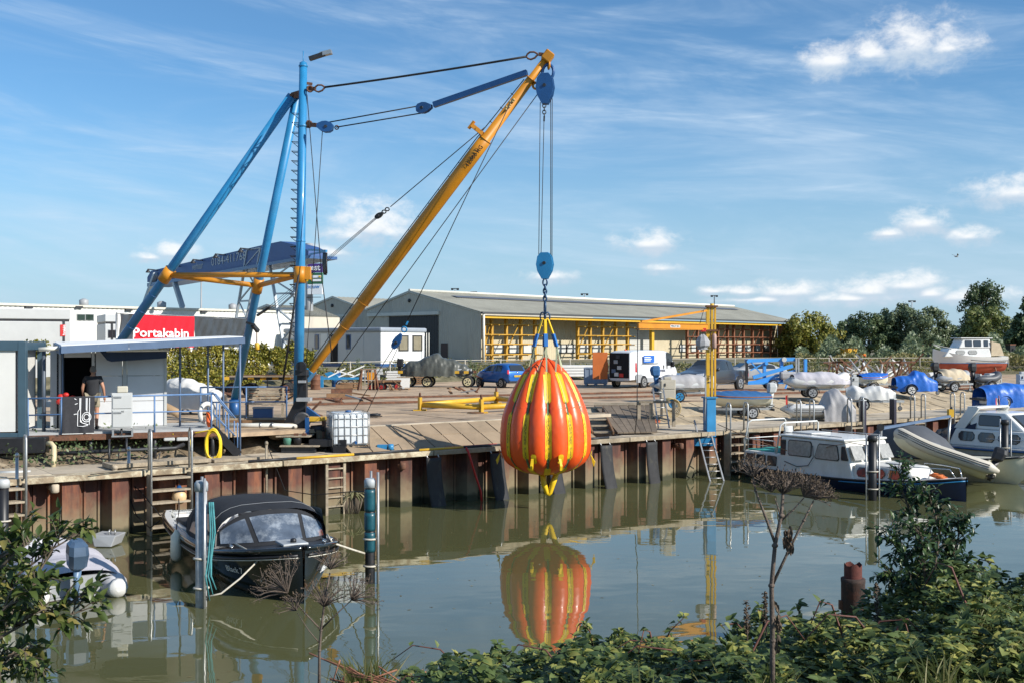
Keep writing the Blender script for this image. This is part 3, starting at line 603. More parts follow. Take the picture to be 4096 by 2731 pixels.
# banner on its frame
b0 = GX(470,52,0); b1 = GX(985,63.5,0); BP = Plane(b0,math.atan2((b1 - b0).y,(b1 - b0).x)); bl = (b1 - b0).length
ban = thing('banner_screen','red banner lettered in white between dark plastic sheets on a tall frame','banner',GX(470,52,YZ),BP.ang)
zt = BP.sz(470,1253)[1]; zb = BP.sz(970,1388)[1]
def sheet(sa,sb,nm,mm,ph,amp=.05):
    def fn(u_,v_):
        s_ = sa + (sb - sa) * u_; z_ = zb + (zt - zb) * v_ - .05 * math.sin(math.pi * u_) * v_
        return BP.w(s_,z_,.1 + amp * (math.sin(3.1 * s_ + 2.2 * z_ + ph) + .6 * math.sin(9 * s_ - 5 * z_ + ph)) * (1 - .5 * v_))
    return MB().grid(fn,60,16).build(nm,mm,ban)
sr0,sr1 = BP.sz(528,1300)[0],BP.sz(770,1300)[0]
dsheet = mat('dark_plastic_sheet',(.05,.055,.06),.35,var=.2,scale=3,bump=.5,bscale=6)
sheet(0,sr0 + .02,'dark_sheet',dsheet,1,.09); red_o = sheet(sr0,sr1,'red_sheet',mat('red_banner',(.72,.008,.02),.5,var=.06),0,.02); sheet(sr1,bl,'dark_sheet',dsheet,2.4)
c = BP.at(648,1333,.17); text('Portakabin',whiteink,red_o,c,BP.d,V((0,0,1)),.62,width=BP.sz(760,1340)[0] - BP.sz(540,1340)[0],bold=.012)
for i in range(5): MB().tube(BP.w(bl * i / 4,YZ,-.05),BP.w(bl * i / 4,zt,-.05),.05,n=6).build('post',steel,ban)
MB().tube(BP.w(0,zt,-.05),BP.w(bl,zt,-.05),.04,n=6).build('top_rail',steel,ban)

# ------------------------------------------------------------ gantry crane behind
ga,gb = GX(590,95,0),GX(1234,66,0); GP = Plane(ga,math.atan2((gb - ga).y,(gb - ga).x))
gan = thing('gantry_crane','blue gantry crane girder with a telephone number on grey lattice legs','gantry crane',GX(1000,76,LZ),GP.ang)
girder_m = mat('girder_blue',(.03,.085,.24),.55,var=.1); pale_g = mat('pale_steel',(.36,.40,.43),.5,.1,var=.1)
MB().prism([GP.at(x,y) for x,y in ((589,1130),(589,1110),(604,1084),(1055,980),(1122,966),(1200,985),(1234,1003),(1234,1026),(1163,1043))],-GP.n * 1.2).build('girder',girder_m,gan)
MB().prism([GP.at(x,y,.35) for x,y in ((588,1148),(588,1134),(1234,1022),(1234,1034))],-GP.n * 1.9).build('bottom_flange',dblue,gan)
text('0184-411768',pale_g,gan,GP.at(912,1038,.03),GP.at(985,1023) - GP.at(840,1053),V((0,0,1)),.85,width=(GP.at(985,1023) - GP.at(840,1053)).length * .95)
text('verhuur',pale_g,gan,GP.at(790,1066,.03),GP.at(985,1023) - GP.at(840,1053),V((0,0,1)),.8)
for x,y in ((630,1082),(720,1066),(810,1043),(900,1021),(1000,998)):
    a = GP.at(x,y); b = GP.at(x - 38,y - 12 + 8,1.2); m = MB(); m.tube(a,b,.05,n=6); m.lathe(b + V((0,0,-.28)),[(.2,0),(.2,.06),(.05,.28)],8); m.build('lamp_arm',darksteel,gan)
def lattice(tops,bots,nm='lattice_leg',w=.16,nz=7,back=0.):
    m = MB(); (a0,a1),(b0,b1) = tops,bots
    m.beam(a0,b0,w); m.beam(a1,b1,w)
    for i in range(nz):
        k0,k1 = i / nz,(i + 1) / nz; m.beam(a0.lerp(b0,k0),a1.lerp(b1,k0),w * .6)
        m.beam(a0.lerp(b0,k0),a1.lerp(b1,k1),w * .5) if i % 2 else m.beam(a1.lerp(b1,k0),a0.lerp(b0,k1),w * .5)
    return m.build(nm,pale_g,gan)
def foot(px,py,Y):
    p = D(px,py,Y); return p
for off in (0,-1.3):
    lattice((GP.at(990,1000,off),GP.at(1045,992,off)),(V((*GP.at(912,1269,off).xy,LZ)),V((*GP.at(945,1269,off).xy,LZ))))
    lattice((GP.at(1078,1058,off),GP.at(1178,1050,off)),(V((*GP.at(1152,1290,off).xy,LZ)),V((*GP.at(1182,1290,off).xy,LZ))))
for (x0,y0),(x1,y1) in (((622,1095),(570,1240)),((699,1132),(752,1300))):
    a = GP.at(x0,y0,.2); b = GP.at(x1,y1,.2); k = (a.z - LZ) / (a.z - b.z); MB().beam(a,a.lerp(b,k),.35).build('leg',pale_g,gan)
MB().beam(GP.at(1234,1000,.2),GP.at(1306,1004,.2),.12).build('end_bracket',blue,gan); MB().beam(GP.at(1240,1018,.2),GP.at(1306,1006,.2),.1).build('end_bracket',blue,gan)
m = MB()
for i in range(5): m.pipe([GP.at(1296 + i * 2.4,1012 + (i % 2) * 4,.2),GP.at(1293 + i * 3,1060,.2),GP.at(1296 + i * 2.5,1093 + (i * 7) % 13,.2)],.07,5)
m.build('cable_bundle',black,gan)
# sign pylon
sp = GX(1237,98,LZ); SP = Plane(sp,R(-12)); sg = thing('sign_pylon','tall roadside pylon with purple, green and white advertising panels','sign',sp,R(-12))
z1 = SP.sz(1237,975)[1]; MB().tube(sp,V((sp.x,sp.y,z1)),.36,n=10).build('pole',grey,sg)
for y0,y1,nm,mm in ((1055,1090,'purple_panel',mat('purple_panel',(.07,.03,.2),.4,var=.05)),(1092,1136,'green_panel',mat('green_panel',(.03,.13,.06),.4,var=.05)),(1138,1178,'white_panel',mat('sign_white',(.75,.78,.8),.4,var=.04))):
    o = MB(); prect(o,SP,1230,y0,1288,y1,.3,.6); o.build(nm,mm,sg)
yl = mat('sign_yellow',(.8,.5,.01),.4,var=.03)
text('west',whiteink,sg,SP.at(1250,1072,.62),SP.d,V((0,0,1)),.75,bold=.02)
text('M',yl,sg,SP.at(1239,1113,.62),SP.d,V((0,0,1)),.95,bold=.02)
o = MB(); prect(o,SP,1248,1102,1284,1112,.02,.63); o.build('white_strip',whiteink,sg); o = MB(); prect(o,SP,1248,1117,1284,1126,.02,.63); o.build('white_strip',whiteink,sg); o = MB(); prect(o,SP,1274,1104,1283,1110,.02,.66); o.build('yellow_mark',yl,sg)
text('bouw',mat('sign_blue',(.03,.2,.5),.4),sg,SP.at(1253,1147,.62),SP.d,V((0,0,1)),.55)
MB().box(SP.at(1255,1190,.4),(1.4,.1,.05),rz=R(-12)).build('bracket',darksteel,sg)
# floodlight masts far away
for i,(x,y0,Y,lab) in enumerate(((805,1108,150,'thin floodlight mast behind the white warehouse roof'),(1820,1155,200,'floodlight mast above the shed ridge near its gable'),(1895,1168,240,'smaller floodlight mast above the shed ridge beside the first'),(2338,1176,210,'floodlight mast above the middle of the shed ridge'),(2857,1183,220,'thin aerial mast behind the yellow jib crane'),(3648,1204,220,'floodlight mast above the dark trees'))):
    p = GX(x,Y,LZ); zt = D(x,y0,Y).z; t = thing('light_mast',lab,'light mast',p,group='far light masts'); MB().tube(p,V((p.x,p.y,zt)),.16,.09,n=6).build('pole',grey,t)
    m = MB(); m.box((p.x,p.y,zt),(1.5,.2,.12)); m.box((p.x - .5,p.y,zt - .18),(.45,.3,.25)); m.box((p.x + .5,p.y,zt - .18),(.45,.3,.25)); m.build('lamp_head',darksteel,t)
# ------------------------------------------------------------ derrick crane
MY = 34.5; M0 = GX(1192,MY,2.0)
crane = thing('derrick_crane','blue tripod derrick crane with long yellow boom at the quay edge','crane',M0)
mt = D(1213,268,MY); mb_ = D(1193,1640,MY)
MB().pipe([mb_,mb_.lerp(mt,.45),mt],[.165,.15,.125],20).build('mast',blue,crane)
m = MB(); m.lathe(mt,[(.125,-.02),(.15,0),(.15,.04),(.12,.05),(.12,.12),(.06,.16)],16); m.tube(mt,mt + V((0,0,.5)),.015,n=6); m.build('mast_cap',blue,crane)
m = MB(); a = mt + V((.2,0,.25)); m.beam(a,a + V((.5,-.05,.15)),.16,.12); mast_lamp = m.build('floodlight',darksteel,crane)
m = MB(); m.beam(a + V((.36,-.02,.13)),a + V((.72,-.06,.21)),.19,.13); m.build('lamp_lens',steel,mast_lamp)
def mp(y,off=0.): k = (1640 - y) / (1640 - 268); return mb_.lerp(mt,k)
for y in (505,965): MB().lathe(mp(y),[(.15,-.03),(.16,-.02),(.16,.02),(.15,.03)],16).build('weld_band',blue,crane)
# climbing rungs
y = 455
while y < 1560:
    p = mp(y); m = MB(); l = p + V((-.12,-.02,0)); m.tube(l,l + V((-.2,-.05,.0)),.012,n=5); m.tube(l + V((0,.22,0)),l + V((-.2,.2,.0)),.012,n=5); m.tube(l + V((-.2,-.05,0)),l + V((-.2,.2,0)),.012,n=5); m.tube(l + V((0,0,-.17)),l + V((-.2,-.05,0)),.010,n=5); m.build('rung',darksteel,crane); y += 38
# back legs: one along the quay, one inland
la0 = mp(375) + V((-.22,-.1,0)); dirA = -U
legA_b = D(395,1490,38.0); legB_b = D(938,1596,38.9)
la0 = D(1168,385,34.8); lb0 = D(1190,380,34.9)
legA = MB().pipe([la0,legA_b],.155,18).build('back_leg',blue,crane)
for k in (.70,.76,.82,.88,.94): p = la0.lerp(legA_b,k); d = (legA_b - la0).normalized(); MB().lathe(p,[(.155,-.012),(.162,0),(.155,.012)],18,axis=d).build('weld_band',dblue,legA)
legB = MB().pipe([lb0,legB_b],.14,18).build('back_leg',blue,crane)
MB().tube(legB_b,legB_b + V((0,0,-.7)),.2,n=12).build('foot_plate',dblue,legB)
for p,q_ in ((la0,mp(372)),(lb0,mp(378))):
    m = MB(); m.beam(p,q_,.08,.2); m.tube(p + V((0,-.15,0)),p + V((0,.15,0)),.05,n=8); m.build('head_link',rustm,crane)
# yellow ties
ca = la0.lerp(legA_b,(1078 - 385) / (1490 - 385)); cm = mp(1100); cb = lb0.lerp(legB_b,(1112 - 380) / (1596 - 380))
for a,b in ((ca,cm),(cb,cm),(ca,cb)):
    d = (b - a).normalized(); MB().pipe([a + d * .1,b - d * .1],.088,14).build('tie_beam',yellow,crane)
for c,ax,r in ((ca,legA_b - la0,.2),(cm,mt - mb_,.2),(cb,legB_b - lb0,.175)):
    MB().lathe(c,[(r,-.26),(r,.26)],20,axis=ax).build('tie_collar',yellow,crane)
MB().box(cm + V((.24,-.02,.05)),(.2,.2,.4)).build('collar_lug',yellow,crane)
# boom
bt = D(2196,222,31.8); bf = D(1232,1500,34.3)
bd = (bt - bf).normalized(); BL = (bt - bf).length
def bp(k): return bf.lerp(bt,k)
prof = [(0,.08),(.012,.12),(.10,.13),(.16,.14),(.163,.165),(.24,.17),(.243,.195),(.7,.205),(.75,.20),(.752,.15),(.93,.13),(.932,.11),(1.,.105)]
boom = MB().lathe(bf,[(r,BL * k) for k,r in prof],24,axis=bd).build('boom',yellow,crane)
for k in (.161,.241,.751,.931): MB().lathe(bp(k),[(.15,-.02),(.212 if .2 < k < .8 else .175,0),(.15,.02)],24,axis=bd).build('boom_band',yellow,boom)
side = bd.cross(V((0,1,0))).normalized()
if side.x > 0: side = -side                       # towards the upper left of the boom
m = MB(); m.pipe([bp(.02) + side * .17,bp(.24) + side * .225,bp(.74) + side * .24,bp(.92) + side * .16],.014,6)
for k in [i / 24 for i in range(3,22)]: m.beam(bp(k) + side * .1,bp(k) + side * .235,.02)
m.build('boom_cable',darksteel,boom)
m = MB(); a = bp(.757) + side * .15; m.beam(a,a + side * .45,.12,.12); m.beam(a + side * .45 - bd * .14,a + side * .45 + bd * .14,.14,.05); m.build('boom_bracket',yellow,boom)
m = MB(); a = bp(.925) - side * .12; m.ring(a - side * .12,.09,.035,V((0,1,0)),12,6); m.build('boom_eye',yellow,boom)
m = MB(); a = bp(.85) + side * .03 + V((0,-.17,0)); 
for i in range(7): m.ball(a + bd * (.06 * i - .18) + side * .03 * math.sin(i * 2),.05,6,4)
m.build('rope_knot',mat('tan_rope',(.5,.33,.12),.8),boom)
m = MB(); m.box(bp(.995),(.3,.34,.3),M=Matrix((bd.cross(V((0,1,0))),V((0,1,0)),bd)).transposed()); m.build('boom_head',yellow,boom,bevel=.03)
# lettering along the boom
pc = bp((1500 - 600) / (1500 - 222)); toV = (V((0,0,H)) - pc).normalized(); upv = (side - toV * side.dot(toV)).normalized(); nrm = bd.cross(upv)
text('12.000 KG',ink,boom,pc + nrm * .222 * (1 if nrm.dot(toV) > 0 else -1) + nrm * .01 - side * .03,bd,upv,.18,width=.72,bold=.004)
MB().tube(bf + V((0,-.22,0)),bf + V((0,.22,0)),.07,n=10).build('heel_pin',darksteel,crane)
MB().beam(bf - bd * .18,bf + bd * .2,.3,.24).build('heel_fork',blue,crane)
# pendants and falls
def rope(a,b,r=.016,nm='wire_rope',sag=0.): 
    pts = [V(a).lerp(V(b),i / 8) - V((0,0,sag * 4 * (i / 8) * (1 - i / 8))) for i in range(9)] if sag else [a,b]
    return MB().pipe(pts,r,6).build(nm,rope_m,crane)
ropeA0 = D(1300,350,34.2); ropeA1 = D(2105,228,32.0)
rope(ropeA0,ropeA1,.034,sag=.03)
def shackle(a,b,r=.03,w=.09):
    a,b = V(a),V(b); d = (b - a); n2 = d.cross(V((0,1,0))).normalized(); l = d.length
    m = MB(); m.pipe([a + d * k + n2 * w * s for k,s in ((0,0),(.12,.6),(.35,1),(.7,.8),(.95,.15),(.95,-.15),(.7,-.8),(.35,-1),(.12,-.6))],r,6,closed=True); return m
shackle(D(1258,358,34.3),D(1300,350,34.2),.03,.11).build('shackle',rustm,crane); shackle(ropeA1,D(2152,218,31.9),.03,.11).build('shackle',rustm,crane)
m = MB(); m.beam(mp(355) + V((.1,0,0)),D(1262,357,34.3),.06,.12); m.ring(D(1240,357,34.35),.09,.03,V((0,1,0)),10,5); m.beam(mp(340) + V((.1,0,.05)),mp(340) + V((.3,0,.02)),.05,.08); m.build('mast_eye',rustm,crane)
m = MB(); m.beam(D(2155,218,31.9),bt,.07,.1); m.build('head_eye',rustm,crane)
def block(c,ax,l,w,th,nm,mm,sheaves=2,yaw=V((0,1,0))):
    """pulley block: cheek plates with sheaves between; ax points to the narrow end"""
    c = V(c); ax = V(ax).normalized(); sd = ax.cross(yaw).normalized(); nn = ax.cross(sd).normalized()
    o = MB(); prof_ = [(-.5,-.22),(-.5,.22),(-.35,.42),(-.05,.5),(.2,.42),(.5,.16),(.5,-.16),(.2,-.42),(-.05,-.5),(-.35,-.42)]
    n_ = sheaves + 1
    for i in range(n_):
        off = (i / (n_ - 1) - .5) * th; o.prism([c + ax * l * a + sd * w * b + nn * (off - .015) for a,b in prof_],nn * .03)
    bo = o.build(nm,mm,crane,bevel=.004)
    s_ = MB()
    for i in range(sheaves): s_.lathe(c - ax * l * .1 + nn * ((i + .5) / sheaves - .5) * th,[(w * .4,-.03),(w * .34,0),(w * .4,.03)],16,axis=nn)
    s_.build('sheave',darksteel,bo); MB().tube(c - ax * l * .1 - nn * (th * .5 + .04),c - ax * l * .1 + nn * (th * .5 + .04),.05,n=10).build('axle',darksteel,bo)
    return bo
b1c = D(1300,508,34.2); block(b1c,D(1240,500,34.3) - D(1330,513,34.2),.52,.36,.16,'luffing_block',dblue)
m = MB(); m.beam(mp(498) + V((.08,0,0)),D(1268,502,34.3),.09,.13); m.ring(mp(498) + V((.2,0,0)),.1,.035,V((0,1,0)),10,5); m.build('block_link',rustm,crane)
b2c = D(1697,432,33.2); block(b2c,D(1740,423,33.1) - D(1670,437,33.3),.5,.34,.16,'luffing_block',dblue)
MB().beam(D(1735,421,33.1),D(2108,292,32.0),.14,.17).build('pendant_bar',dblue,crane)
rope(D(1305,492,34.2),D(1680,424,33.3),.02); rope(D(1345,510,34.2),D(1690,453,33.3),.02)
m = MB(); m.ring(D(1347,511,34.2),.06,.02,V((0,1,0)),10,5); m.build('thimble',rustm,crane)
rope(D(1228,380,34.2),D(1288,1120,33.2),.014); rope(D(1288,1120,33.2),D(1330,1440,33.0),.016); rope(D(1290,520,34.2),D(1248,1150,34.0),.012); rope(D(1248,1150,34.0),D(1215,1560,33.8),.012)
rope(D(1195,1100,34.2),D(1130,1540,34.6),.035)
# slewing tackles from the boom
rope(D(1940,510,32.3),D(1562,828,33.6),.014); tb = D(1517,862,33.7); block(tb,D(1562,828,33.6) - D(1500,875,33.8),.3,.16,.1,'tackle_block',darksteel)
m = MB(); shackle(D(1535,848,33.65),D(1565,826,33.6),.02,.05)
for k in (0.,.5): a = D(1536 + k * 26,848 - k * 20,33.65); m.ring(a,.07,.02,V((.3,1,.2)),10,5,.7)
m.build('tackle_ring',darksteel,crane)
for i in range(3): rope(D(1508,866 + i * 4,33.8),D(1080 + i * 6,1225 + i * 5,38),.008)
m = MB(); m.pipe([D(1082,1228,38),D(1060,1242,38.2),D(1030,1262,38.6)],.05,6); m.build('tackle_coil',black,crane)
rope(D(2050,395,31.75),D(1622,1300,32.6),.013); rope(D(2150,378,31.8),D(1340,1490,33.6),.013);
lb = D(1588,1364,32.6); block(lb,D(1612,1325,32.6) - D(1580,1385,32.7),.5,.24,.12,'tackle_block',dblue)
m = MB(); m.ring(D(1617,1318,32.6),.08,.025,V((.2,1,.2)),12,5); m.beam(D(1625,1300,32.6),D(1632,1285,32.6),.05); m.build('tackle_ring',blue,crane)
rope(D(1580,1380,32.7),D(1375,1705,33.2),.012); rope(D(1592,1388,32.7),D(1410,1770,32.6),.012)
rope(D(1010,1250,38),D(1022,1330,38),.01)
m = MB(); m.lathe(D(1028,1385,38),[(.07,-.12),(.085,-.1),(.085,.1),(.05,.13)],10); m.build('chain_hoist',yellow2,crane); MB().pipe([D(1027,1318,38),D(1027,1370,38)],.02,5).build('hoist_chain',rustm,crane)
m = MB(); m.beam(D(985,1290,37.5),D(1020,1300,37.5),.1,.08); m.beam(D(1010,1300,37.6),D(1032,1325,37.9),.12,.12); m.build('leg_bracket',darksteel,crane)
# black foot frame with winch
fr = thing('crane_winch_base','black steel winch frame with big gear wheel at the crane foot','winch',GX(1200,34,QZ))
def bx(px0,py0,px1,py1,Y,dy,mm,nm,par,bevel=.0):
    a = D(px0,py0,Y); b = D(px1,py1,Y); return MB().prism([a,V((b.x,Y,a.z)),b,V((a.x,Y,b.z))],(0,dy,0)).build(nm,mm,par,bevel=bevel)
bx(1188,1480,1224,1612,33.9,.3,black,'mast_housing',fr); bx(1196,1612,1222,1668,33.9,.3,black,'mast_housing',fr)
MB().prism([D(1135,1690,33.8),D(1222,1690,33.8),D(1222,1600,33.8),D(1180,1602,33.8)],(0,.25,0)).build('gusset',black,fr)
MB().prism([D(1222,1690,33.6),D(1300,1680,33.4),D(1225,1625,33.6)],(0,.2,0)).build('gusset',dblue,fr)
for c,r,w in ((D(1207,1680,33.3),.27,.07),):
    m = MB(); m.lathe(c,[(r - .06,-w),(r,-w),(r,w),(r - .06,w)],28,axis=(.35,-1,0)); 
    for i in range(5): a = i * math.pi / 5; m.beam(c + V((math.cos(a),0,math.sin(a))) * r * .9,c - V((math.cos(a),0,math.sin(a))) * r * .9,.05)
    m.build('gear_wheel',darksteel,fr)
bx(1180,1478,1225,1500,33.7,.5,darksteel,'head_bracket',fr); MB().lathe(D(1205,1465,33.7),[(.16,-.08),(.16,.08)],16,axis=(0,1,0)).build('sheave',black,fr)
bx(1185,1590,1240,1604,33.6,.4,grey,'clamp_plate',fr); bx(1192,1520,1222,1530,33.8,.1,grey,'clamp_plate',fr)
bx(1226,1668,1297,1684,33.0,.55,yellow2,'guard_cover',fr,.01)
MB().tube(D(1245,1717,33.1),D(1300,1712,33.1),.13,n=16).build('winch_drum',darksteel,fr)
bx(1220,1668,1236,1738,32.8,.06,dblue,'side_plate',fr); bx(1287,1680,1298,1750,33.0,.3,rustm,'side_plate',fr)
bx(1350,1655,1356,1760,32.5,.05,yellow2,'guard_post',fr)
m = MB(); m.beam(D(1315,1745,32.6),D(1345,1700,32.6),.16,.1); m.tube(D(1330,1725,32.6),D(1365,1705,32.5),.09,n=8); m.build('rope_guide',darksteel,fr)
bx(1235,1757,1385,1785,32.2,.5,black,'base_beam',fr,.01); bx(1332,1785,1382,1818,32.0,.4,black,'base_beam',fr)
MB().pipe([D(900,1700,32.4),D(1090,1700,32.6),D(1195,1703,33.3)],.075,12).build('shaft_tube',mat('pale_tube',(.6,.58,.52),.5,var=.15),fr)
for px in (1042,1090): MB().lathe(D(px,1700,32.55),[(.085,-.03),(.085,.03)],14,axis=(1,.1,0)).build('tube_collar',steel,fr)

# ------------------------------------------------------------ hoist, rigging and the orange water bag
BY = 31.8; bc = GX(2181,BY,0); BX0 = bc.x
hoist = crane
ub = D(2181,357,BY); block(ub,V((0,0,-1)),.9,.54,.22,'hoist_block',dblue,2,yaw=V((.25,1,0)))
m = MB(); m.ring(D(2192,290,BY),.17,.045,V((.3,1,0)),16,8,1.35); m.build('block_ring',dblue,crane)
m = MB(); m.ring(D(2195,262,BY),.09,.03,V((1,.2,0)),12,6,1.3); m.build('head_shackle',yellow,crane)
m = MB(); 
for k in range(4): m.ring(D(2177,424 + k * 13,BY),.05,.016,V((1,0,0)) if k % 2 else V((0,1,0)),10,5,1.2)
m.beam(D(2177,466,BY),D(2176,486,BY),.05); m.build('becket_chain',darksteel,crane)
for x0,y0,x1 in ((2161,410,2155),(2176,480,2164),(2203,395,2203),(2209,395,2208)): rope(D(x0,y0,BY),D(x1,1030,BY),.012)
lbk = D(2180,1064,BY); block(lbk,V((0,0,-1)),.78,.5,.22,'hook_block',blue,2,yaw=V((.25,1,0)))
bag = thing('water_weight_bag','big ribbed orange water bag with yellow straps hanging from the crane','water bag',GX(2181,BY,.5))
ch = MB(); yy = 1124
links = [(1130,.10),(1150,.075),(1165,.075),(1180,.075),(1195,.075),(1233,.19)]
for i,(y,r) in enumerate(links): ch.ring(D(2180,y,BY),r * .62,.026 if r < .15 else .03,V((1,.1,0)) if i % 2 else V((.1,1,0)),14,6,1.75 if r < .15 else 1.75)
ch.build('lifting_chain',mat('chain_blue_steel',(.03,.07,.14),.4,.4),bag)
m = MB()
for dx,ax in ((-10,V((.4,1,0))),(10,V((-.4,1,0))),(0,V((1,.2,0)))): m.ring(D(2180 + dx,1268,BY),.075,.022,ax,12,6,1.8)
m.build('sling_rings',MATS['chain_blue_steel'],bag)
bagm = mat('orange_pvc',(.82,.088,.010),.36,var=.08,scale=1.6,coat=.10,bump=.16,bscale=4,col2=(.62,.075,.012),thr=(.6,.85),sscale=3,streak=.7)
yst = mat('yellow_webbing',(.78,.50,.01),.5,var=.08,scale=8); gst = mat('green_webbing',(.10,.15,.07),.7,var=.15,scale=12); gls = mat('pale_green_webbing',(.36,.38,.24),.7,var=.15,scale=12); bsl = mat('blue_sleeve',(.015,.14,.42),.6,var=.12,scale=8)
zt_ = D(2181,1432,BY).z; zb_ = D(2181,1898,BY).z; HB = zt_ - zb_
RP = [(0,.20),(.010,.48),(.026,.72),(.055,.95),(.094,1.11),(.135,1.22),(.18,1.30),(.235,1.335),(.29,1.345),(.38,1.335),(.455,1.31),(.51,1.27),(.575,1.20),(.64,1.11),(.70,1.02),(.76,.91),(.82,.79),(.88,.64),(.93,.49),(.975,.31),(1.,.14)]
def rad(k):
    for (a,ra),(b,rb) in zip(RP,RP[1:]):
        if a <= k <= b:
            t_ = (k - a) / (b - a); return ra + (rb - ra) * t_
    return RP[-1][1]
NG = 12; A0 = -math.pi / 2 + .04
def bagp(k,a,out=0.):
    g = abs(math.sin((a - A0) * NG / 2)); lobe = (g ** .7) * .155 * min(1,k / .12) * (1 if k < .9 else 1 - (k - .9) * 5)
    pl_ = .012 * math.sin(a * 37) * max(0,k - .72) * 3
    r = rad(k) - .135 + lobe + pl_ + out + .006 * math.sin(a * 41 + 9 * math.sin(k * 23)) * math.sin(k * 37 + a * 5); return V((bc.x + math.cos(a) * r,bc.y + math.sin(a) * r,zb_ + HB * k))
def lobed(u_,v_): return bagp(u_,A0 + v_ * 2 * math.pi)
MB().grid(lobed,48,NG * 12).build('bag_skin',bagm,bag)
MB().lathe((bc.x,bc.y,zt_ - .02),[(.14,0),(.1,.03),(.03,.05)],20).build('bag_top',bagm,bag)
sm = MB()
for i in range(NG * 12): 
    a = A0 + i / (NG * 12) * 2 * math.pi; b = A0 + (i + 1) / (NG * 12) * 2 * math.pi; sm.add([bagp(.588,a,.004),bagp(.588,b,.004),bagp(.598,b,.004),bagp(.598,a,.004)],[(0,1,2,3)])
sm.build('welded_seam',bagm,bag)
def strip(k0,k1,a,w,out,nseg=14,round_=True):
    m = MB(); vs = []
    for i in range(nseg + 1):
        k = k0 + (k1 - k0) * i / nseg; ww = w
        if round_:
            e = min(i,nseg - i) / nseg; ww = w * min(1,math.sqrt(max(0,e / .07)) + .45)
        for j in (-1,-.35,.35,1): 
            base = bagp(k,a,0); r = (base - V((bc.x,bc.y,base.z))).length; p = bagp(k,a + j * ww / 2 / max(.3,r),out + .004)
            fl = V((bc.x + math.cos(a + j * ww / 2 / max(.3,r)) * (r + out + .028),bc.y + math.sin(a + j * ww / 2 / max(.3,r)) * (r + out + .028),base.z)); vs.append(fl if (fl - V((bc.x,bc.y,fl.z))).length > (p - V((bc.x,bc.y,p.z))).length else p)
    m.add(vs,[(i * 4 + j,i * 4 + j + 1,(i + 1) * 4 + j + 1,(i + 1) * 4 + j) for i in range(nseg) for j in range(3)],True); return m
sl_top = D(2181,1278,BY)
for i in range(NG):
    a = A0 + i * 2 * math.pi / NG
    s1 = strip(.63,.885,a,.175,.01).build('yellow_sleeve',yst,bag); s2 = strip(.155,.555,a,.17,.01).build('yellow_sleeve',yst,bag); strip(.008,.095,a,.17,.012,8).build('yellow_sleeve',yst,bag)
    strip(.085,.17,a,.06,.02,6,False).build('strap',gst,bag); strip(.53,.65,a,.055,.02,8,False).build('strap',gst,bag); strip(.64,.88,a,.05,.028,14,False).build('strap',gls,bag)
    top = bagp(.885,a,.05); dirr = V((math.cos(a),math.sin(a),0)); ring = sl_top + dirr * .10; mid = sl_top.lerp(top,.28) + dirr * .12; mid2 = sl_top.lerp(top,.52) + dirr * .11
    if i % 2 == 0: MB().beam(ring,mid,.075,.02).build('sling',yst,bag); MB().beam(mid,mid2,.11,.05).build('sling_sleeve',bsl,bag)
    mid2b = mid2 if i % 2 == 0 else (sl_top.lerp(bagp(.885,a + math.pi / 6,.05),.52) + V((math.cos(a + math.pi / 6),math.sin(a + math.pi / 6),0)) * .11)
    MB().beam(mid2b,top,.05,.012).build('strap',gls,bag)
    if math.sin(a) < .2:
        word = 'STRUCTURE FLEX'
        for j,c_ in enumerate(word):
            if c_ == ' ': continue
            k = .50 - j * .0245; base = bagp(k,a); r = (base - V((bc.x,bc.y,base.z))).length + .104; p = V((bc.x + math.cos(a) * r,bc.y + math.sin(a) * r,base.z)); dn = bagp(k + .01,a) - bagp(k - .01,a)
            text(c_,ink,s2,p,V((-math.sin(a),math.cos(a),0)),dn.normalized(),.105,extr=.001,bold=.001)
for i in (1,4,7,10,9):
    a = A0 + (i + .5) * 2 * math.pi / NG if i != 9 else A0 - 2 * math.pi / NG * .5
for a in (A0 - .5 * 2 * math.pi / NG * 1.05 - .04,A0 + 1.5 * 2 * math.pi / NG - .52,A0 + 2.55 * 2 * math.pi / NG,A0 - 3.4 * 2 * math.pi / NG):
    strip(.135,.215,a,.15,.012,8).build('lug_patch',yst,bag); p = bagp(.18,a,.03); dv = V((math.cos(a),math.sin(a),0)); MB().prism([p + dv * .02,p + dv * .14 + V((0,0,-.2)),p + dv * .10 + V((0,0,-.33)),p + dv * .05 + V((0,0,-.2))],dv.cross(V((0,0,1))) * .07).build('lug_strap',yst,bag)
# filling hose hanging from the bottom
MB().pipe([D(2170,1885,BY),D(2176,1935,BY),D(2190,1972,BY),D(2196,1976,BY),D(2200,1968,BY),D(2212,1930,BY),D(2228,1885,BY)],[.09,.085,.075,.06,.075,.085,.085],12).build('drain_sleeve',yst,bag)
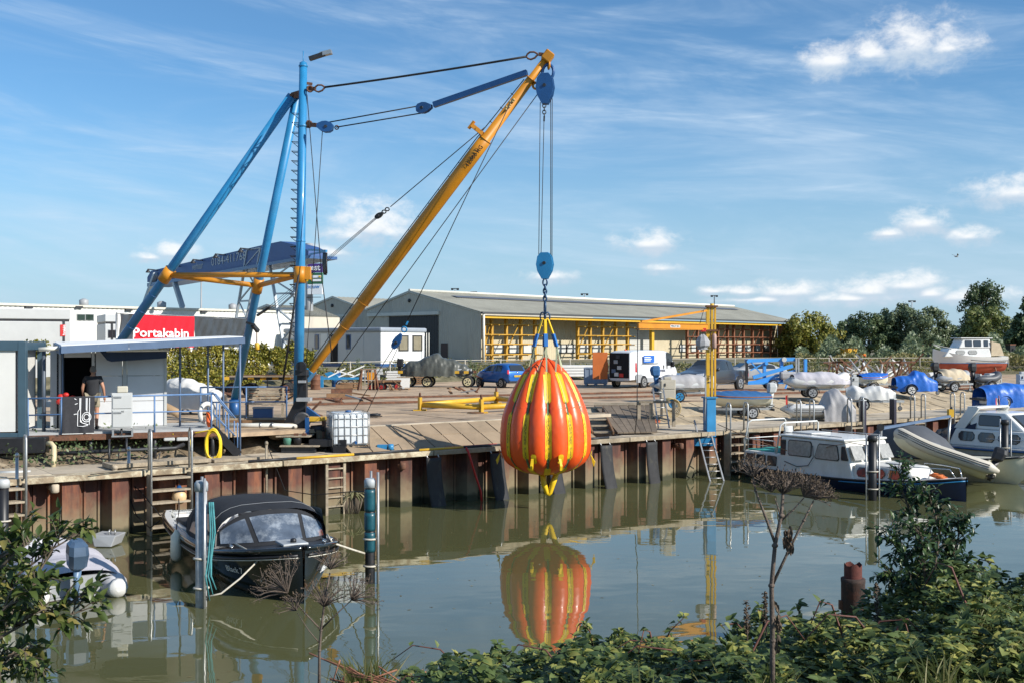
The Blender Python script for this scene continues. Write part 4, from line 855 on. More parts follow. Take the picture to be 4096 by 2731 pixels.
# ------------------------------------------------------------ storage racks along the shed
def rack(label,xs,mm,back):
    t = thing('storage_rack',label,'rack',SIDE.w(SIDE.sz(xs[0],1400,back)[0],LZ,back),A_S,group='cantilever racks along the shed side'); ss = [SIDE.sz(x,1400,back)[0] for x in xs]
    for s_ in ss: MB().box(SIDE.w(s_,(LZ + zE - .4) / 2,back),(.28,.3,zE - .4 - LZ),rz=A_S).build('upright',mm,t)
    for z_ in (LZ + .7,LZ + 1.75,LZ + 2.7,LZ + 3.75):
        MB().box(SIDE.w((ss[0] + ss[-1]) / 2,z_,back + .25),(ss[-1] - ss[0] + .8,.09,.11),rz=A_S).build('shelf_beam',mm,t)
    for s_ in ss:
        for z_ in (LZ + .62,LZ + 1.67,LZ + 2.62,LZ + 3.67): MB().box(SIDE.w(s_,z_,back + .6),(.12,1.0,.1),rz=A_S).build('arm',mm,t)
    for a,b in zip(ss[::2],ss[1::2]): MB().beam(SIDE.w(a,LZ + .8,back - .1),SIDE.w(b,zE - .7,back - .1),.1).build('brace',mm,t)
    return t
rochre = mat('rack_ochre',(.46,.25,.025),.6,var=.2,scale=2)
rbrown = mat('rack_red_brown',(.20,.07,.03),.7,var=.2)
rack('yellow cantilever rack at the gable end of the shed',[1936,1966,2024,2083,2139],rochre,-1.3); rack('yellow cantilever rack beside the shed roller door',[2310,2360,2410,2462,2509],rochre,-1.3)
rack('red-brown cantilever rack at the far end of the shed',[2748,2790,2871,2910,2934,2973,3009,3047,3083],rbrown,-1.3)
MB().box(SIDE.w(SIDE.sz(2607,1400,-2)[0],(LZ + zE) / 2 - .2,-2.),(.5,.4,zE - LZ - .4),rz=A_S).build('post',yellow2,shed)
# ------------------------------------------------------------ fence along the back of the yard
def fence_line(p): 
    for (a,ya),(b,yb) in zip(fl,fl[1:]):
        if a <= p <= b: return ya + (yb - ya) * (p - a) / (b - a)
fen = thing('yard_fence','low weathered wire fence on posts along the back of the yard','fence',GX(1900,79,YZ))
px = 1235; last = None; pts = []
fpost = mat('fence_post',(.36,.33,.27),.7,var=.2)
while px < 4100:
    Y = fence_line(px) + 1.2; p = GX(px,Y,YZ + .2); pts.append(p); MB().tube(p,p + V((0,0,1.3)),.05,n=6).build('post',fpost,fen)
    px += 2.6 * F / Y
MB().pipe([p + V((0,0,1.25)) for p in pts],.035,6).build('top_rail',fpost,fen); MB().pipe([p + V((0,0,.95)) for p in pts],.012,4).build('wire',steel,fen); MB().pipe([p + V((0,0,.35)) for p in pts],.012,4).build('wire',steel,fen)
# ------------------------------------------------------------ small yard goods (each by its place in the photograph)
def at(px,py,z=YZ): return G(px,py,z)
def wheel(c,r,w,ax,mm,parent,hub=None,nm='wheel'):
    ax = V(ax).normalized(); o = MB().lathe(c,[(r * .68,-w / 2),(r * .93,-w / 2),(r,-w * .3),(r,w * .3),(r * .93,w / 2),(r * .68,w / 2)],20,axis=ax).build(nm,tyre_m,parent)
    m = MB(); m.lathe(c,[(r * .69,-w * .52),(r * .69,w * .52)],16,axis=ax)
    m.build('rim',hub or steel,o); m = MB()
    for i in range(5):
        a = i * 1.2566; e = ax.cross(V((0,0,1))) if abs(ax.z) < .9 else V((1,0,0)); e.normalize(); g_ = ax.cross(e); m.lathe(V(c) + (e * math.cos(a) + g_ * math.sin(a)) * r * .42,[(r * .13,-w * .55),(r * .13,w * .55)],8,axis=ax)
    m.lathe(c,[(r * .16,-w * .6),(r * .16,w * .6)],8,axis=ax); m.build('hub',darksteel,o); return o
# yellow spreader frame lying on the yard
sp0 = at(1672,1636); sfr = thing('spreader_frame','yellow tubular lifting frame lying flat on the concrete','lifting frame',sp0)
A,B,C,E = at(1680,1640) + V((0,0,.22)),at(1925,1650) + V((0,0,.22)),at(2190,1634) + V((0,0,.22)),at(1985,1612) + V((0,0,.22))
for a,b in ((A,B),(B,C),(C,E),(E,A)): MB().pipe([a,b],.105,14).build('tube',yellow2,sfr)
for p in (A,B,C,E):
    m = MB(); m.box(p + V((0,0,.05)),(.1,.36,.5),rz=.3); m.box(p + V((0,0,-.2)),(.5,.4,.04)); m.build('corner_bracket',yellow2,sfr); m = MB(); m.ring(p + V((0,0,.36)),.08,.03,V((1,.3,0)),12,6,1.3); m.build('shackle',rustm,sfr)
m = MB(); m.pipe([B + V((.1,-.3,-.2)),B + V((-.3,-.35,-.2)),B + V((-.5,-.2,-.21)),B + V((-.2,-.05,-.2))],.035,6); m.build('chain',rustm,sfr)
# liquid container in a cage
ibc = thing('liquid_container','white plastic bulk container in a steel cage by the winch','container tank',at(1392,1800,QZ),R(20))
cw,cd,chh = 1.12,.95,1.0
MB().box((0,0,.14 + chh / 2 + .03),(cw - .05,cd - .05,chh)).build('tank',mat('white_polythene',(.60,.63,.65),.35,var=.06,scale=3),ibc,local=True,bevel=.09)
m = MB()
for z in (.25,.5,.75,1.0,1.18): m.pipe([(x * cw / 2,y * cd / 2,z) for x,y in ((-1,-1),(1,-1),(1,1),(-1,1))],.011,5,closed=True)
for i in range(7): x = -cw / 2 + cw * i / 6; m.tube((x,-cd / 2,.14),(x,-cd / 2,1.18),.011,n=5); m.tube((x,cd / 2,.14),(x,cd / 2,1.18),.011,n=5)
for i in range(1,6): y = -cd / 2 + cd * i / 6; m.tube((-cw / 2,y,.14),(-cw / 2,y,1.18),.011,n=5); m.tube((cw / 2,y,.14),(cw / 2,y,1.18),.011,n=5)
m.build('cage',steel,ibc,local=True); m = MB(); m.box((0,0,.125),(cw + .06,cd + .06,.04))
for x in (-.5,0,.5): m.box((x,0,.05),(.14,cd,.1))
m.build('pallet',darksteel,ibc,local=True); MB().lathe((0,0,1.17),[(.09,0),(.09,.05),(.02,.06)],14).build('lid',dblue,ibc,local=True); MB().tube((.12,-cd / 2 - .02,.3),(.12,-cd / 2 - .16,.28),.04,n=8).build('tap',dblue,ibc,local=True)
# wooden board table with bricks by the winch, green bucket
t = thing('board_table','low makeshift work board on black and green tubs with bricks on top','work board',G(1180,1800,QZ))
bx(1103,1742,1238,1747,32.2,.8,wood,'board',t); bx(1118,1781,1275,1786,32.0,.9,wood,'lower_board',t); 
for px in (1175,1207): bx(px,1732,px + 17,1741,32.3,.1,rustm,'brick',t)
for px,mm in ((1150,greenm),(1190,black)): MB().lathe(D(px,1781,32.3),[(.1,0),(.135,.22),(.13,.24)],14).build('tub',mm,t)
bx(1125,1786,1260,1815,32.1,.6,darksteel,'trestle',t)
rk = thing('boulder','dark boulder lying beside the pale shaft tube','boulder',D(1110,1745,33)); MB().ball(D(1110,1735,33),.3,9,6,(1.1,.9,.62)).build('rock',dirt,rk)
# coil of black hose, hydraulic bits, red hose over the edge
c = at(1495,1668); t = thing('hose_coil','small heap of black hose on the concrete behind the white tank','hose',c); m = MB()
for i in range(6): m.ring(c + V((.05 * math.sin(i * 2),.04 * i,.05 + .012 * i)),.22 + .06 * math.sin(i),.02,V((.1 * math.sin(i),.1,1)),14,5,.8)
m.build('coil',black,t)
c = G(1530,1800,QZ); t = thing('blue_pump','small blue pump with hoses on the quay edge','pump',c); m = MB(); m.box(c + V((0,0,.1)),(.3,.16,.16)); m.lathe(c + V((.25,0,.1)),[(.1,-.08),(.1,.08)],12,axis=(1,.2,0)); m.build('body',blue,t); MB().pipe([c + V((-.2,0,.1)),c + V((-.5,.1,.12)),c + V((-.75,.3,.3))],.03,6).build('hose',greenm,t); MB().pipe([c + V((.3,0,.12)),c + V((.5,-.1,.2)),c + V((.6,0,.02))],.012,5).build('cable',black,t)
t = thing('red_hose','flat red hose hanging over the quay edge into the water','hose',G(1920,1785,QZ)); a = q(-.15,-.14,QZ + .02)
MB().pipe([q(-1.0,.1,QZ + .03),q(-.5,.05,QZ + .04),q(.9,.02,QZ + .04)],.05,6).build('upper_run',redm,t); MB().pipe([q(-.35,-.1,QZ + .03),q(-.33,-.2,QZ - .1),q(-.15,-.22,1.),q(.1,-.25,.3),q(.15,-.25,-.3)],.035,6).build('hanging_run',redm,t)
t = thing('quay_pipe','long thin black and yellow striped pipe clipped along the quay cap','pipe',q(-6,.05,QZ)); 
for i,(s0,s1) in enumerate(((-7.4,-6),(-6,-4.2),(-4.2,-2.0),(-2.0,-.4),(-.4,1.4),(1.4,3.2),(3.2,4.6),(4.6,5.6))): MB().tube(q(s0,.0,QZ + .04),q(s1,.0,QZ + .04),.04,n=8).build('pipe_length',yellow2 if i in (1,3,6) else darksteel,t)
# dolly carts, saw-horse, benches etc. in front of the fence
def cart(label,c,rz,L,B_,h,r,deck,wm,group,name='platform_cart',hub=None,zb=.1):
    t = thing(name,label,'cart',c,rz,group=group); MB().box((0,0,h),(L,B_,zb)).build('deck',deck,t,local=True)
    for sx in (-1,1):
        for sy in (-1,1): o = wheel((sx * L * .36,sy * B_ * .46,r),r,.12,(0,1,0),None,None,hub or redm); o.parent = t; 
    MB().box((0,-B_ * .3,h - .12),(L * .95,.08,.12)).build('chassis_beam',wm,t,local=True); MB().box((0,B_ * .3,h - .12),(L * .95,.08,.12)).build('chassis_beam',wm,t,local=True); return t
cart('flat cart on red wheels loaded with dark planks',at(1552,1557),R(4),1.5,.8,.5,.19,brownwood,darksteel,'small carts with red wheels'); cart('small cart on red wheels next to the timber trestle',at(1528,1555) + V((-.15,-.9,0)),R(-12),.9,.6,.46,.17,brownwood,darksteel,'small carts with red wheels')
# long low trailers with striped edge beams
stripe = mat('hazard_yellow',(.62,.36,.03),.6,var=.2,scale=3)
def haz_trailer(label,px0,px1,py,Y,rz,hub):
    c = GX((px0 + px1) / 2,Y,YZ); L = (px1 - px0) * Y / F / math.cos(rz); t = thing('yard_trailer',label,'trailer',c,rz,group='low yard trailers with hazard stripes'); hz = .92
    n = int(L / .28)
    for i in range(n): MB().box((-L / 2 + (i + .5) * L / n,-.62,hz),(L / n,.1,.16)).build('edge_block',stripe if i % 2 == 0 else darksteel,t,local=True)
    MB().box((0,.62,hz),(L,.1,.16)).build('side_beam',rustm,t,local=True)
    for i in range(6): MB().box((-L / 2 + .2 + i * (L - .4) / 5,0,hz - .02),(.14,1.2,.1)).build('deck_plank',brownwood,t,local=True)
    for sx in (-.38,-.2,.3,.42)[::3] + (-.12,): 
        for sy in (-.55,.55): o = wheel((sx * L,sy,.34),.34,.16,(0,1,0),None,None,hub); o.parent = t
    MB().beam((L / 2,0,hz - .2),(L / 2 + .5,0,.5),.08).build('drawbar',rustm,t,local=True); return t
creamhub = mat('cream_hub',(.6,.52,.3),.6,var=.1)
haz_trailer('rusty striped trailer behind the bench and blue crane leg',905,1165,1530,54,R(6),rustm); ct = haz_trailer('striped trailer on cream wheels carrying the tarped boat',1600,1900,1550,66,R(-6),creamhub)
# the boat under a dark tarpaulin
c = GX(1745,66,YZ + 1.02); t = thing('tarped_boat','speedboat under a wrinkled dark grey tarpaulin on the striped trailer','boat',c,R(-6))
def tarp(L,B_,hs,nz,amp,skirt=.35,seed=1):
    r_ = random.Random(seed); amp = amp * .9; ph = [r_.uniform(0,6) for _ in range(6)]
    def fn(u_,v_):
        x = -L / 2 + L * u_; th = math.pi * v_; i = u_ * (len(hs) - 1); k = min(int(i),len(hs) - 2); f_ = i - k; f_ = f_ * f_ * (3 - 2 * f_); h = hs[k][0] + (hs[k + 1][0] - hs[k][0]) * f_; b = hs[k][1] + (hs[k + 1][1] - hs[k][1]) * f_
        cy = -math.cos(th); sy = math.sin(th); y = b * B_ / 2 * (abs(cy) ** .75) * (1 if cy > 0 else -1); z = h * sy ** .8
        if v_ < .06 or v_ > .94: z = -skirt * (1 - min(v_,1 - v_) / .06); y *= 1.02
        w_ = amp * (math.sin(x * 7 + y * 3 + ph[0]) + .7 * math.sin(x * 13 - z * 6 + ph[1]) + .5 * math.sin(y * 11 + x * 4 + ph[2]) + .4 * math.sin(x * 23 + z * 9 + ph[3])); s_ = .4 + .6 * min(1,min(u_,1 - u_) * 8)
        return V((x + w_ * .3,y + w_ * (cy * .8),z + w_ * .7 * s_))
    return MB().grid(fn,int(nz),28)
tarp(4.3,1.7,[(.15,.5),(.55,.85),(.6,1.),(.85,1.),(1.05,1.),(.75,.95),(.65,.8),(.4,.55),(.1,.2)],80,.03).build('tarpaulin',darktarp,t,local=True)
m = MB(); m.loft([[(x,y * b,z) for y,z in ((-.8,.1),(-.5,-.25),(0,-.35),(.5,-.25),(.8,.1))] for x,b in ((-2.1,.75),(-1,.9),(.5,.9),(1.6,.6),(2.2,.1))],closed=True); m.build('hull',grey,t,local=True)
m = MB(); m.box((-2.25,0,.45),(.35,.3,.5)); m.box((-2.3,0,.05),(.2,.16,.6)); m.build('outboard_motor',black,t,local=True,bevel=.05)
# trestle, white frames, pallets, boxes
c = at(1473,1558); t = thing('timber_trestle','splayed brown timber trestle beside the blue trailer','trestle',c,R(10))
for s_ in (-.28,.28):
    for x in (-.5,.5): MB().beam((x * 1.15,s_ * 1.25,0),(x * .75,s_ * .5,1.15),.09,.07).build('leg',rustm,t,local=True)
for i in range(5): MB().beam((-.42 + i * .2,-.3,.05),(-.36 + i * .18,-.16,1.12),.06,.05).build('slat',wood if i % 2 else brownwood,t,local=True)
MB().box((0,0,1.17),(.95,.42,.06)).build('top_board',brownwood,t,local=True)
c = at(1340,1555); t = thing('blue_boat_trailer','blue boat trailer with white side frames by the boom foot','trailer',c,R(10)); 
MB().box((.5,0,.62),(3.2,.12,.12)).build('main_beam',blue,t,local=True); MB().box((.5,.7,.62),(3.0,.1,.12)).build('side_beam',blue,t,local=True)
for sx in (.3,.9): o = wheel((sx,-.05,.27),.27,.15,(0,1,0),None,None,grey); o.parent = t
for a,b in (((.2,0,.7),(1.7,0,1.35)),((.0,0,1.1),(1.2,0,.75)),((.9,0,.65),(1.9,0,1.1)),((-.4,0,.7),(.6,0,1.2))): MB().beam(a,b,.09,.07).build('white_frame',white,t,local=True)
MB().box((2.1,-.1,.75),(.55,.4,.45)).build('tool_box',yellow,t,local=True,bevel=.02); MB().box((1.95,0,1.05),(.3,.3,.25)).build('motor',darksteel,t,local=True,bevel=.02)
c = at(1620,1548); t = thing('white_crate','small white box standing left of the striped trailer','box',c,R(5)); MB().box((0,0,.3),(.55,.4,.6),taper=1.12).build('body',white,t,local=True); MB().box((0,0,.63),(1.0,.5,.05)).build('board',wood,t,local=True)
c = at(1300,1548); t = thing('hook_block','blue crane hook block hanging on a stand beside the mast','hook block',c); MB().box(c + V((-.25,0,.35)),(.28,.28,.7)).build('stand',blue,t); MB().prism([c + V(p) for p in ((-.05,0,.85),(.3,0,.95),(.75,0,.75),(.85,0,.5),(.6,0,.4),(.25,0,.5))],(0,.25,0)).build('block',blue,t,bevel=.02)
c = at(1360,1590); t = thing('timber_stack','short stack of dark timber baulks behind the mast','timber stack',c)
for i in range(3):
    for j in range(2): MB().box(c + V((-.1 + .12 * i + (j * .1),.1 * j,.12 + .22 * i)),(1.1 - .2 * i,.22,.2),rz=.2 + .1 * j).build('baulk',rustm if i % 2 else brownwood,t)
for lab,px,py,w_,h_,d_,mm,Y in (('white polystyrene slabs stacked before the site office',1590,1470,1.9,.6,1.0,whitecov,72),('grey machine parts heaped before the site office',1485,1480,1.4,.8,.8,ltgrey,70),('white sheets stacked under the second rack',2283,1478,3.6,.85,1.6,white,80)):
    c = GX(px,Y,YZ + .15); n = 4; t = thing('sheet_stack',lab,'stack',c,R(8),group='stacked sheets by the fence'); zz = 0
    for i in range(n): MB().box((random.uniform(-.12,.12),0,.1 + h_ * (i + .5) / n),(w_ * random.uniform(.85,1.),d_,h_ / n * .8),rz=random.uniform(-.06,.06)).build('sheet',mm,t,local=True)
    for x in (-w_ * .3,w_ * .3): MB().box((x,0,.05),(.1,d_,.1)).build('bearer',wood,t,local=True)
c = at(2173,1542); c = at(2383,1540); t = thing('plastic_pallet_box','blue-grey plastic pallet box standing next to the white van','pallet box',c,R(-8)); m = MB(); cc_ = mat('blue_grey_plastic',(.27,.33,.42),.55,var=.06,scale=2)
L_,W_,H_ = 1.45,1.0,1.0
for a in ((0,-W_ / 2,L_,.05),(0,W_ / 2,L_,.05)): MB().box((a[0],a[1],.15 + H_ / 2),(a[2],a[3],H_)).build('side',cc_,t,local=True)
for s_ in (-1,1): MB().box((s_ * (L_ / 2 - .03),0,.15 + H_ / 2),(.05,W_ - .06,H_)).build('side',cc_,t,local=True)
for i in range(5): MB().box((-L_ / 2 + .1 + i * (L_ - .2) / 4,-W_ / 2 - .035,.15 + H_ / 2),(.06,.03,H_ * .9)).build('rib',cc_,t,local=True)
MB().box((0,0,.14),(L_,W_,.05)).build('floor',cc_,t,local=True); MB().box((0,-W_ / 2 - .03,1.12),(L_ + .06,.06,.06)).build('rim',cc_,t,local=True)
for s_ in (-1,0,1): MB().box((s_ * .6,0,.06),(.16,W_,.12)).build('skid',cc_,t,local=True)
# the ramp, wooden steps, ladder and cabinet behind the bag
t = thing('wooden_steps','weathered wooden steps leading down to the quay behind the bag','steps',G(2420,1740,QZ)); a0,a1 = G(2370,1733,QZ),G(2450,1733,QZ); up = at(2345,1648) - at(2372,1700)
for i in range(5): k = i / 4; c = G(2412,1733,QZ).lerp(at(2372,1640) + V((0,0,.05)),k); MB().box(c + V((0,0,.06)),(.72,.26,.05),rz=QA * .2).build('tread',wood,t)
for s_ in (-.38,.38): MB().beam(G(2412,1737,QZ) + V((s_,0,.02)),at(2372,1638) + V((s_,0,.02)),.06,.2).build('stringer',brownwood,t)
t = thing('loading_ramp','dark wooden loading ramp propped against the yard edge','ramp',G(2560,1740,QZ)); r0_,r1_,r2_,r3_ = at(2375,1628) + V((0,0,.05)),at(2610,1630) + V((0,0,.08)),G(2630,1735,QZ) + V((0,0,.05)),G(2470,1738,QZ) + V((0,0,.05))
for i in range(7): k0,k1 = i / 7 + .005,(i + 1) / 7 - .005; MB().prism([r0_.lerp(r1_,k0),r0_.lerp(r1_,k1),r3_.lerp(r2_,k1),r3_.lerp(r2_,k0)],(0,0,.05)).build('plank',mat('dark_ramp_wood',(.15,.115,.08),.85,var=.3,scale=3,rnd=.2) if 'dark_ramp_wood' not in MATS else MATS['dark_ramp_wood'],t)
MB().beam(r0_ + V((0,.05,.1)),r1_ + V((0,.05,.1)),.2,.1).build('head_beam',palecon,t)
def ladder(label,a,b,w_,wv,n,mm,group=None):
    t = thing('ladder',label,'ladder',a,group=group); wv = V(wv).normalized() * w_ / 2
    for s_ in (-1,1): MB().beam(V(a) + wv * s_,V(b) + wv * s_,.05,.07).build('stile',mm,t)
    for i in range(n): k = (i + .5) / n; MB().tube(V(a).lerp(V(b),k) - wv,V(a).lerp(V(b),k) + wv,.018,n=6).build('rung',mm,t)
    return t
ladder('short aluminium ladder leaning on the timber stand by the cabinet',G(2655,1708,QZ + .1) ,D(2632,1552,42.6),.42,(1,.1,0),5,steel)
ladder('long aluminium ladder standing in the water at the jib crane',D(2868,1925,38.4),D(2803,1680,40.2),.5,(1,.1,0),9,steel,None)
t = thing('timber_stand','low timber stand with rope behind the leaning ladder','stand',G(2640,1720,QZ))
for px in (2556,2604,2695): a = G(px,1705,QZ + .1); MB().beam(a,a + V((0,0,.95)),.12).build('post',wood,t)
a,b = G(2556,1705,QZ + .1),G(2695,1705,QZ + .1); MB().beam(a + V((0,-.07,.95)),b + V((0,-.07,.95)),.1,.08).build('cross_bar',wood,t)
m = MB()
for i in range(6): m.ring(D(2680,1615,43.5) + V((.02 * i,-.03 * i,-.03 * i)),.22 + .02 * i,.018,V((.2,1,.1)),14,5,1.2)
m.build('rope_coil',mat('cream_rope',(.55,.42,.2),.8),t)
t = thing('orange_hose_heap','heap of orange rope under the timber stand','rope',G(2600,1700,QZ + .1)); m = MB()
for i in range(5): m.ring(G(2600,1697,QZ + .1) + V((.06 * i - .1,.05 * math.sin(i),.06 + .02 * i)),.28,.045,V((.1,.15 * math.sin(i),1)),14,6,.6)
m.build('coil',mat('rust_orange_rope',(.35,.09,.03),.8),t)
def cabinet(label,px0,py0,px1,py1,Y,mm,legs=.0):
    a,b = D(px0,py1,Y),D(px1,py0,Y); w_ = b.x - a.x; h_ = b.z - a.z; c = V(((a.x + b.x) / 2,Y,a.z)); t = thing('power_cabinet',label,'power cabinet',c,group='grey power cabinets')
    MB().box((0,0,h_ / 2),(w_,.35,h_)).build('body',mm,t,local=True,bevel=.015); MB().box((0,-.185,h_ * .74),(w_ * .9,.02,h_ * .4)).build('door',mm,t,local=True,bevel=.006); MB().box((0,-.185,h_ * .27),(w_ * .9,.02,h_ * .4)).build('door',mm,t,local=True,bevel=.006); MB().box((0,0,h_ + .06),(w_ * .5,.25,.12)).build('cap',mm,t,local=True,bevel=.02)
    MB().box((-w_ * .2,-.2,h_ * .75),(.04,.05,.12)).build('lock',darksteel,t,local=True)
    if legs: MB().box((-w_ * .4,0,-legs / 2),(.06,.3,legs)).build('leg',mm,t,local=True); MB().box((w_ * .4,0,-legs / 2),(.06,.3,legs)).build('leg',mm,t,local=True)
    return t
cabm = mat('cabinet_beige',(.46,.42,.34),.6,var=.1,scale=2)
cabinet('beige power cabinet beside the grey covered inflatable',2640,1517,2700,1596,43.8,cabm,.75); cabinet('small grey power cabinet before the cream dinghy',3402,1506,3430,1545,53,ltgrey,.3)
cabinet('white power cabinet at the photograph edge above the blue tarpaulin',4070,1495,4110,1545,52,ltgrey,.3)
m = MB(); t = thing('cable_reel','blue cable reel under the beige power cabinet','cable reel',D(2693,1612,43.5)); m.lathe(D(2693,1612,43.5),[(.2,-.06),(.2,-.04),(.12,-.03),(.12,.03),(.2,.04),(.2,.06)],18,axis=(.2,-1,.1)); m.build('reel',blue,t)
# ------------------------------------------------------------ jib crane
JY = 40.; J0 = G(2838,1745,QZ); J0 = GX(2838,JY,QZ)
jib = thing('jib_crane','yellow swinging jib crane on a tall blue quay post','crane',J0)
j = lambda x,y,dy=0.: D(x,y,JY + dy)
MB().box((j(2838,1590) + j(2838,1745)) / 2,(.36,.36,j(0,1590).z - j(0,1745).z),rz=.25).build('base_post',blue,jib,bevel=.01); bx(2768,1752,2862,1782,JY - .35,.5,blue,'base_bracket',jib,.01)
MB().box(j(2838,1588),(.46,.46,.05),rz=.25).build('flange',blue,jib)
for x,w_ in ((2831,.12),(2847,.08)): MB().box((j(x,1222) + j(x,1584)) / 2,(w_,.18,j(0,1222).z - j(0,1584).z),rz=.0).build('column',yellow2,jib)
MB().box((j(2860,1228,.15) + j(2860,1584,.15)) / 2,(.06,.12,j(0,1228).z - j(0,1584).z)).build('column',yellow2,jib)
for y in (1226,1322): MB().box(j(2846,y),(.42,.34,.06)).build('bearing_plate',rustm,jib)
MB().tube(j(2848,1215),j(2848,1238),.07,n=8).build('top_pin',yellow2,jib)
tip = D(2551,1303,37.2); root = j(2832,1308); MB().beam(tip,root,.09,.18).build('jib_beam',yellow,jib); MB().beam(tip + V((0,0,.11)),root + V((0,0,.09)),.15,.025).build('jib_flange',yellow,jib); MB().beam(tip + V((0,0,-.13)),root + V((0,0,-.1)),.15,.025).build('jib_flange',yellow,jib)
MB().beam(D(2565,1288,37.3),j(2832,1242),.07,.07).build('tie_bar',yellow,jib)
o = MB(); jd = (root - tip).normalized(); pc = tip.lerp(root,.5) + V((0,0,.0)); nv = V((jd.y,-jd.x,0)); o.prism([pc + nv * .048 + jd * a + V((0,0,b)) for a,b in ((-.28,-.045),(.28,-.045),(.28,.045),(-.28,.045))],nv * .006); pl_o = o.build('load_plate',white,jib)
text('WERKLAST 500 KG',ink,pl_o,pc + nv * .058,jd,V((0,0,1)),.08,width=.5)
text('No 4',ink,jib,j(2832,1515) + V((0,-.1,0)),V((0,0,-1)),V((1,0,0)),.2,width=.28)
m = MB(); m.box(j(2812,1320,-.2),(.2,.2,.12)); m.build('trolley',redm,jib); MB().tube(j(2812,1330,-.2),j(2812,1350,-.2),.02,n=6).build('hoist_chain',darksteel,jib)
m = MB(); m.loft([[j(2811,y,-.2) + V((r_ * math.cos(a * .7) * (1 + .12 * math.sin(a * 2.7 + y)),r_ * .8 * math.sin(a * .7),.02 * math.sin(a * 4))) for a in range(9)] for y,r_ in ((1338,.05),(1348,.17),(1366,.25),(1382,.26),(1392,.17),(1397,.2))],smooth=False); m.build('hoist_cover',canvasgrey,jib); MB().lathe(j(2857,1365,-.15),[(.05,-.28),(.085,-.22),(.085,.22),(.05,.28)],12).build('gas_bottle',mat('dull_pink_cover',(.42,.27,.22),.6),jib)
rp = MB().pipe([tip + V((0,0,-.12)),D(2548,1650,37.3),D(2540,1735,37.8)],.016,6).build('pendant_cable',black,jib); MB().pipe([j(2840,1225),D(2815,1240,39.6),D(2798,1300,39.6)],.012,5).build('cable',black,jib)
MB().tube(j(2858,1185),j(2858,1225),.01,n=5).build('aerial',darksteel,jib)
MB().pipe([j(2822,1500,-.2),j(2822,1600,-.25),j(2818,1680,-.25)],.025,6).build('conduit',grey,jib)
# pallets, drums and planks left about the yard
def pallet(label,c,rz,n=1):
    t = thing('timber_pallet',label,'pallet',c,rz,group='pallets in the yard')
    for k in range(n):
        z = .14 * k
        for i in range(6): MB().box((-.5 + i * .2,0,z + .13),(.14,.95,.022)).build('slat',wood,t,local=True)
        for y in (-.4,0,.4): MB().box((0,y,z + .06),(1.15,.09,.1)).build('bearer',brownwood,t,local=True)
    return t
pallet('pallet stack left of the timber trestle near the fence',GX(1395,63,YZ),.3,3); pallet('flat pallet behind the striped trailer at the ivy',GX(1110,51,YZ),-.2,2); pallet('pallet lying right of the small white box',GX(1660,71,YZ),.1,4)
for lab,px,Y,mm in (('rusty drum by the ivy fence end',1262,62,rustm),('blue drum before the site office',1345,66,dblue)):
    c = GX(px,Y,YZ); t = thing('oil_drum',lab,'drum',c,group='drums in the yard'); MB().lathe(c,[(.28,0),(.29,.02),(.28,.04),(.28,.28),(.295,.3),(.28,.32),(.28,.56),(.295,.58),(.28,.6),(.28,.84),(.29,.86),(.27,.88)],18).build('shell',mm,t); MB().lathe(c + V((.1,0,.87)),[(.04,0),(.04,.03)],8).build('bung',steel,t)
for i,(px,Y,L_,a) in enumerate(((1010,52,2.6,.1),(1060,53,3.0,.02),(1120,52,2.2,-.1))):
    t = thing('loose_planks',('brown planks laid on the striped trailer, left','brown planks laid on the striped trailer, middle','short planks laid across the striped trailer end')[i],'planks',GX(px,Y,YZ + 1.02),a,group='planks on the striped trailer')
    for k in range(4): MB().box((.05 * k,.2 * k - .3,.03 + .02 * (k % 2)),(L_ * (.8 + .07 * k),.17,.04)).build('plank',brownwood if k % 2 else wood,t,local=True)
# scrap and gear lying about
r_ = random.Random(131)
for lab,px,Y,w_,mm in (('rusty steel offcuts behind the crane mast',1420,47,.8,rustm),('dark gear heaped between striped trailer and mast',1160,46,.7,darksteel),('rusty bars lying under the striped trailer',1000,50,.9,rustm),('grey machine parts before the polystyrene slabs',1560,68,.9,grey),('timber offcuts right of the hatchback',2215,73,1.0,wood),('dark scrap under the blue boom lift',3110,66,.8,darksteel),('white and rusty pieces beside the trestle heap',3420,70,1.1,steel),('brown offcuts in front of the small white box',1590,60,.6,brownwood),('rusty plates beside the black winch frame',1290,36.5,.5,rustm),('low pile of rails behind the spreader frame',1850,56,.9,rustm)):
    c = GX(px,Y,YZ); t = thing('scrap_pile',lab,'scrap',c,r_.uniform(-.4,.4),group='scrap lying in the yard')
    for i in range(7):
        a = V((r_.uniform(-w_,w_),r_.uniform(-.3,.3),.05 + .06 * i * r_.random())); MB().beam(a,a + V((r_.uniform(-w_,w_),r_.uniform(-.3,.3),r_.uniform(0,.35))),r_.uniform(.06,.2),.06).build('offcut',mm if i % 3 else (brownwood,steel)[i % 2],t,local=True)
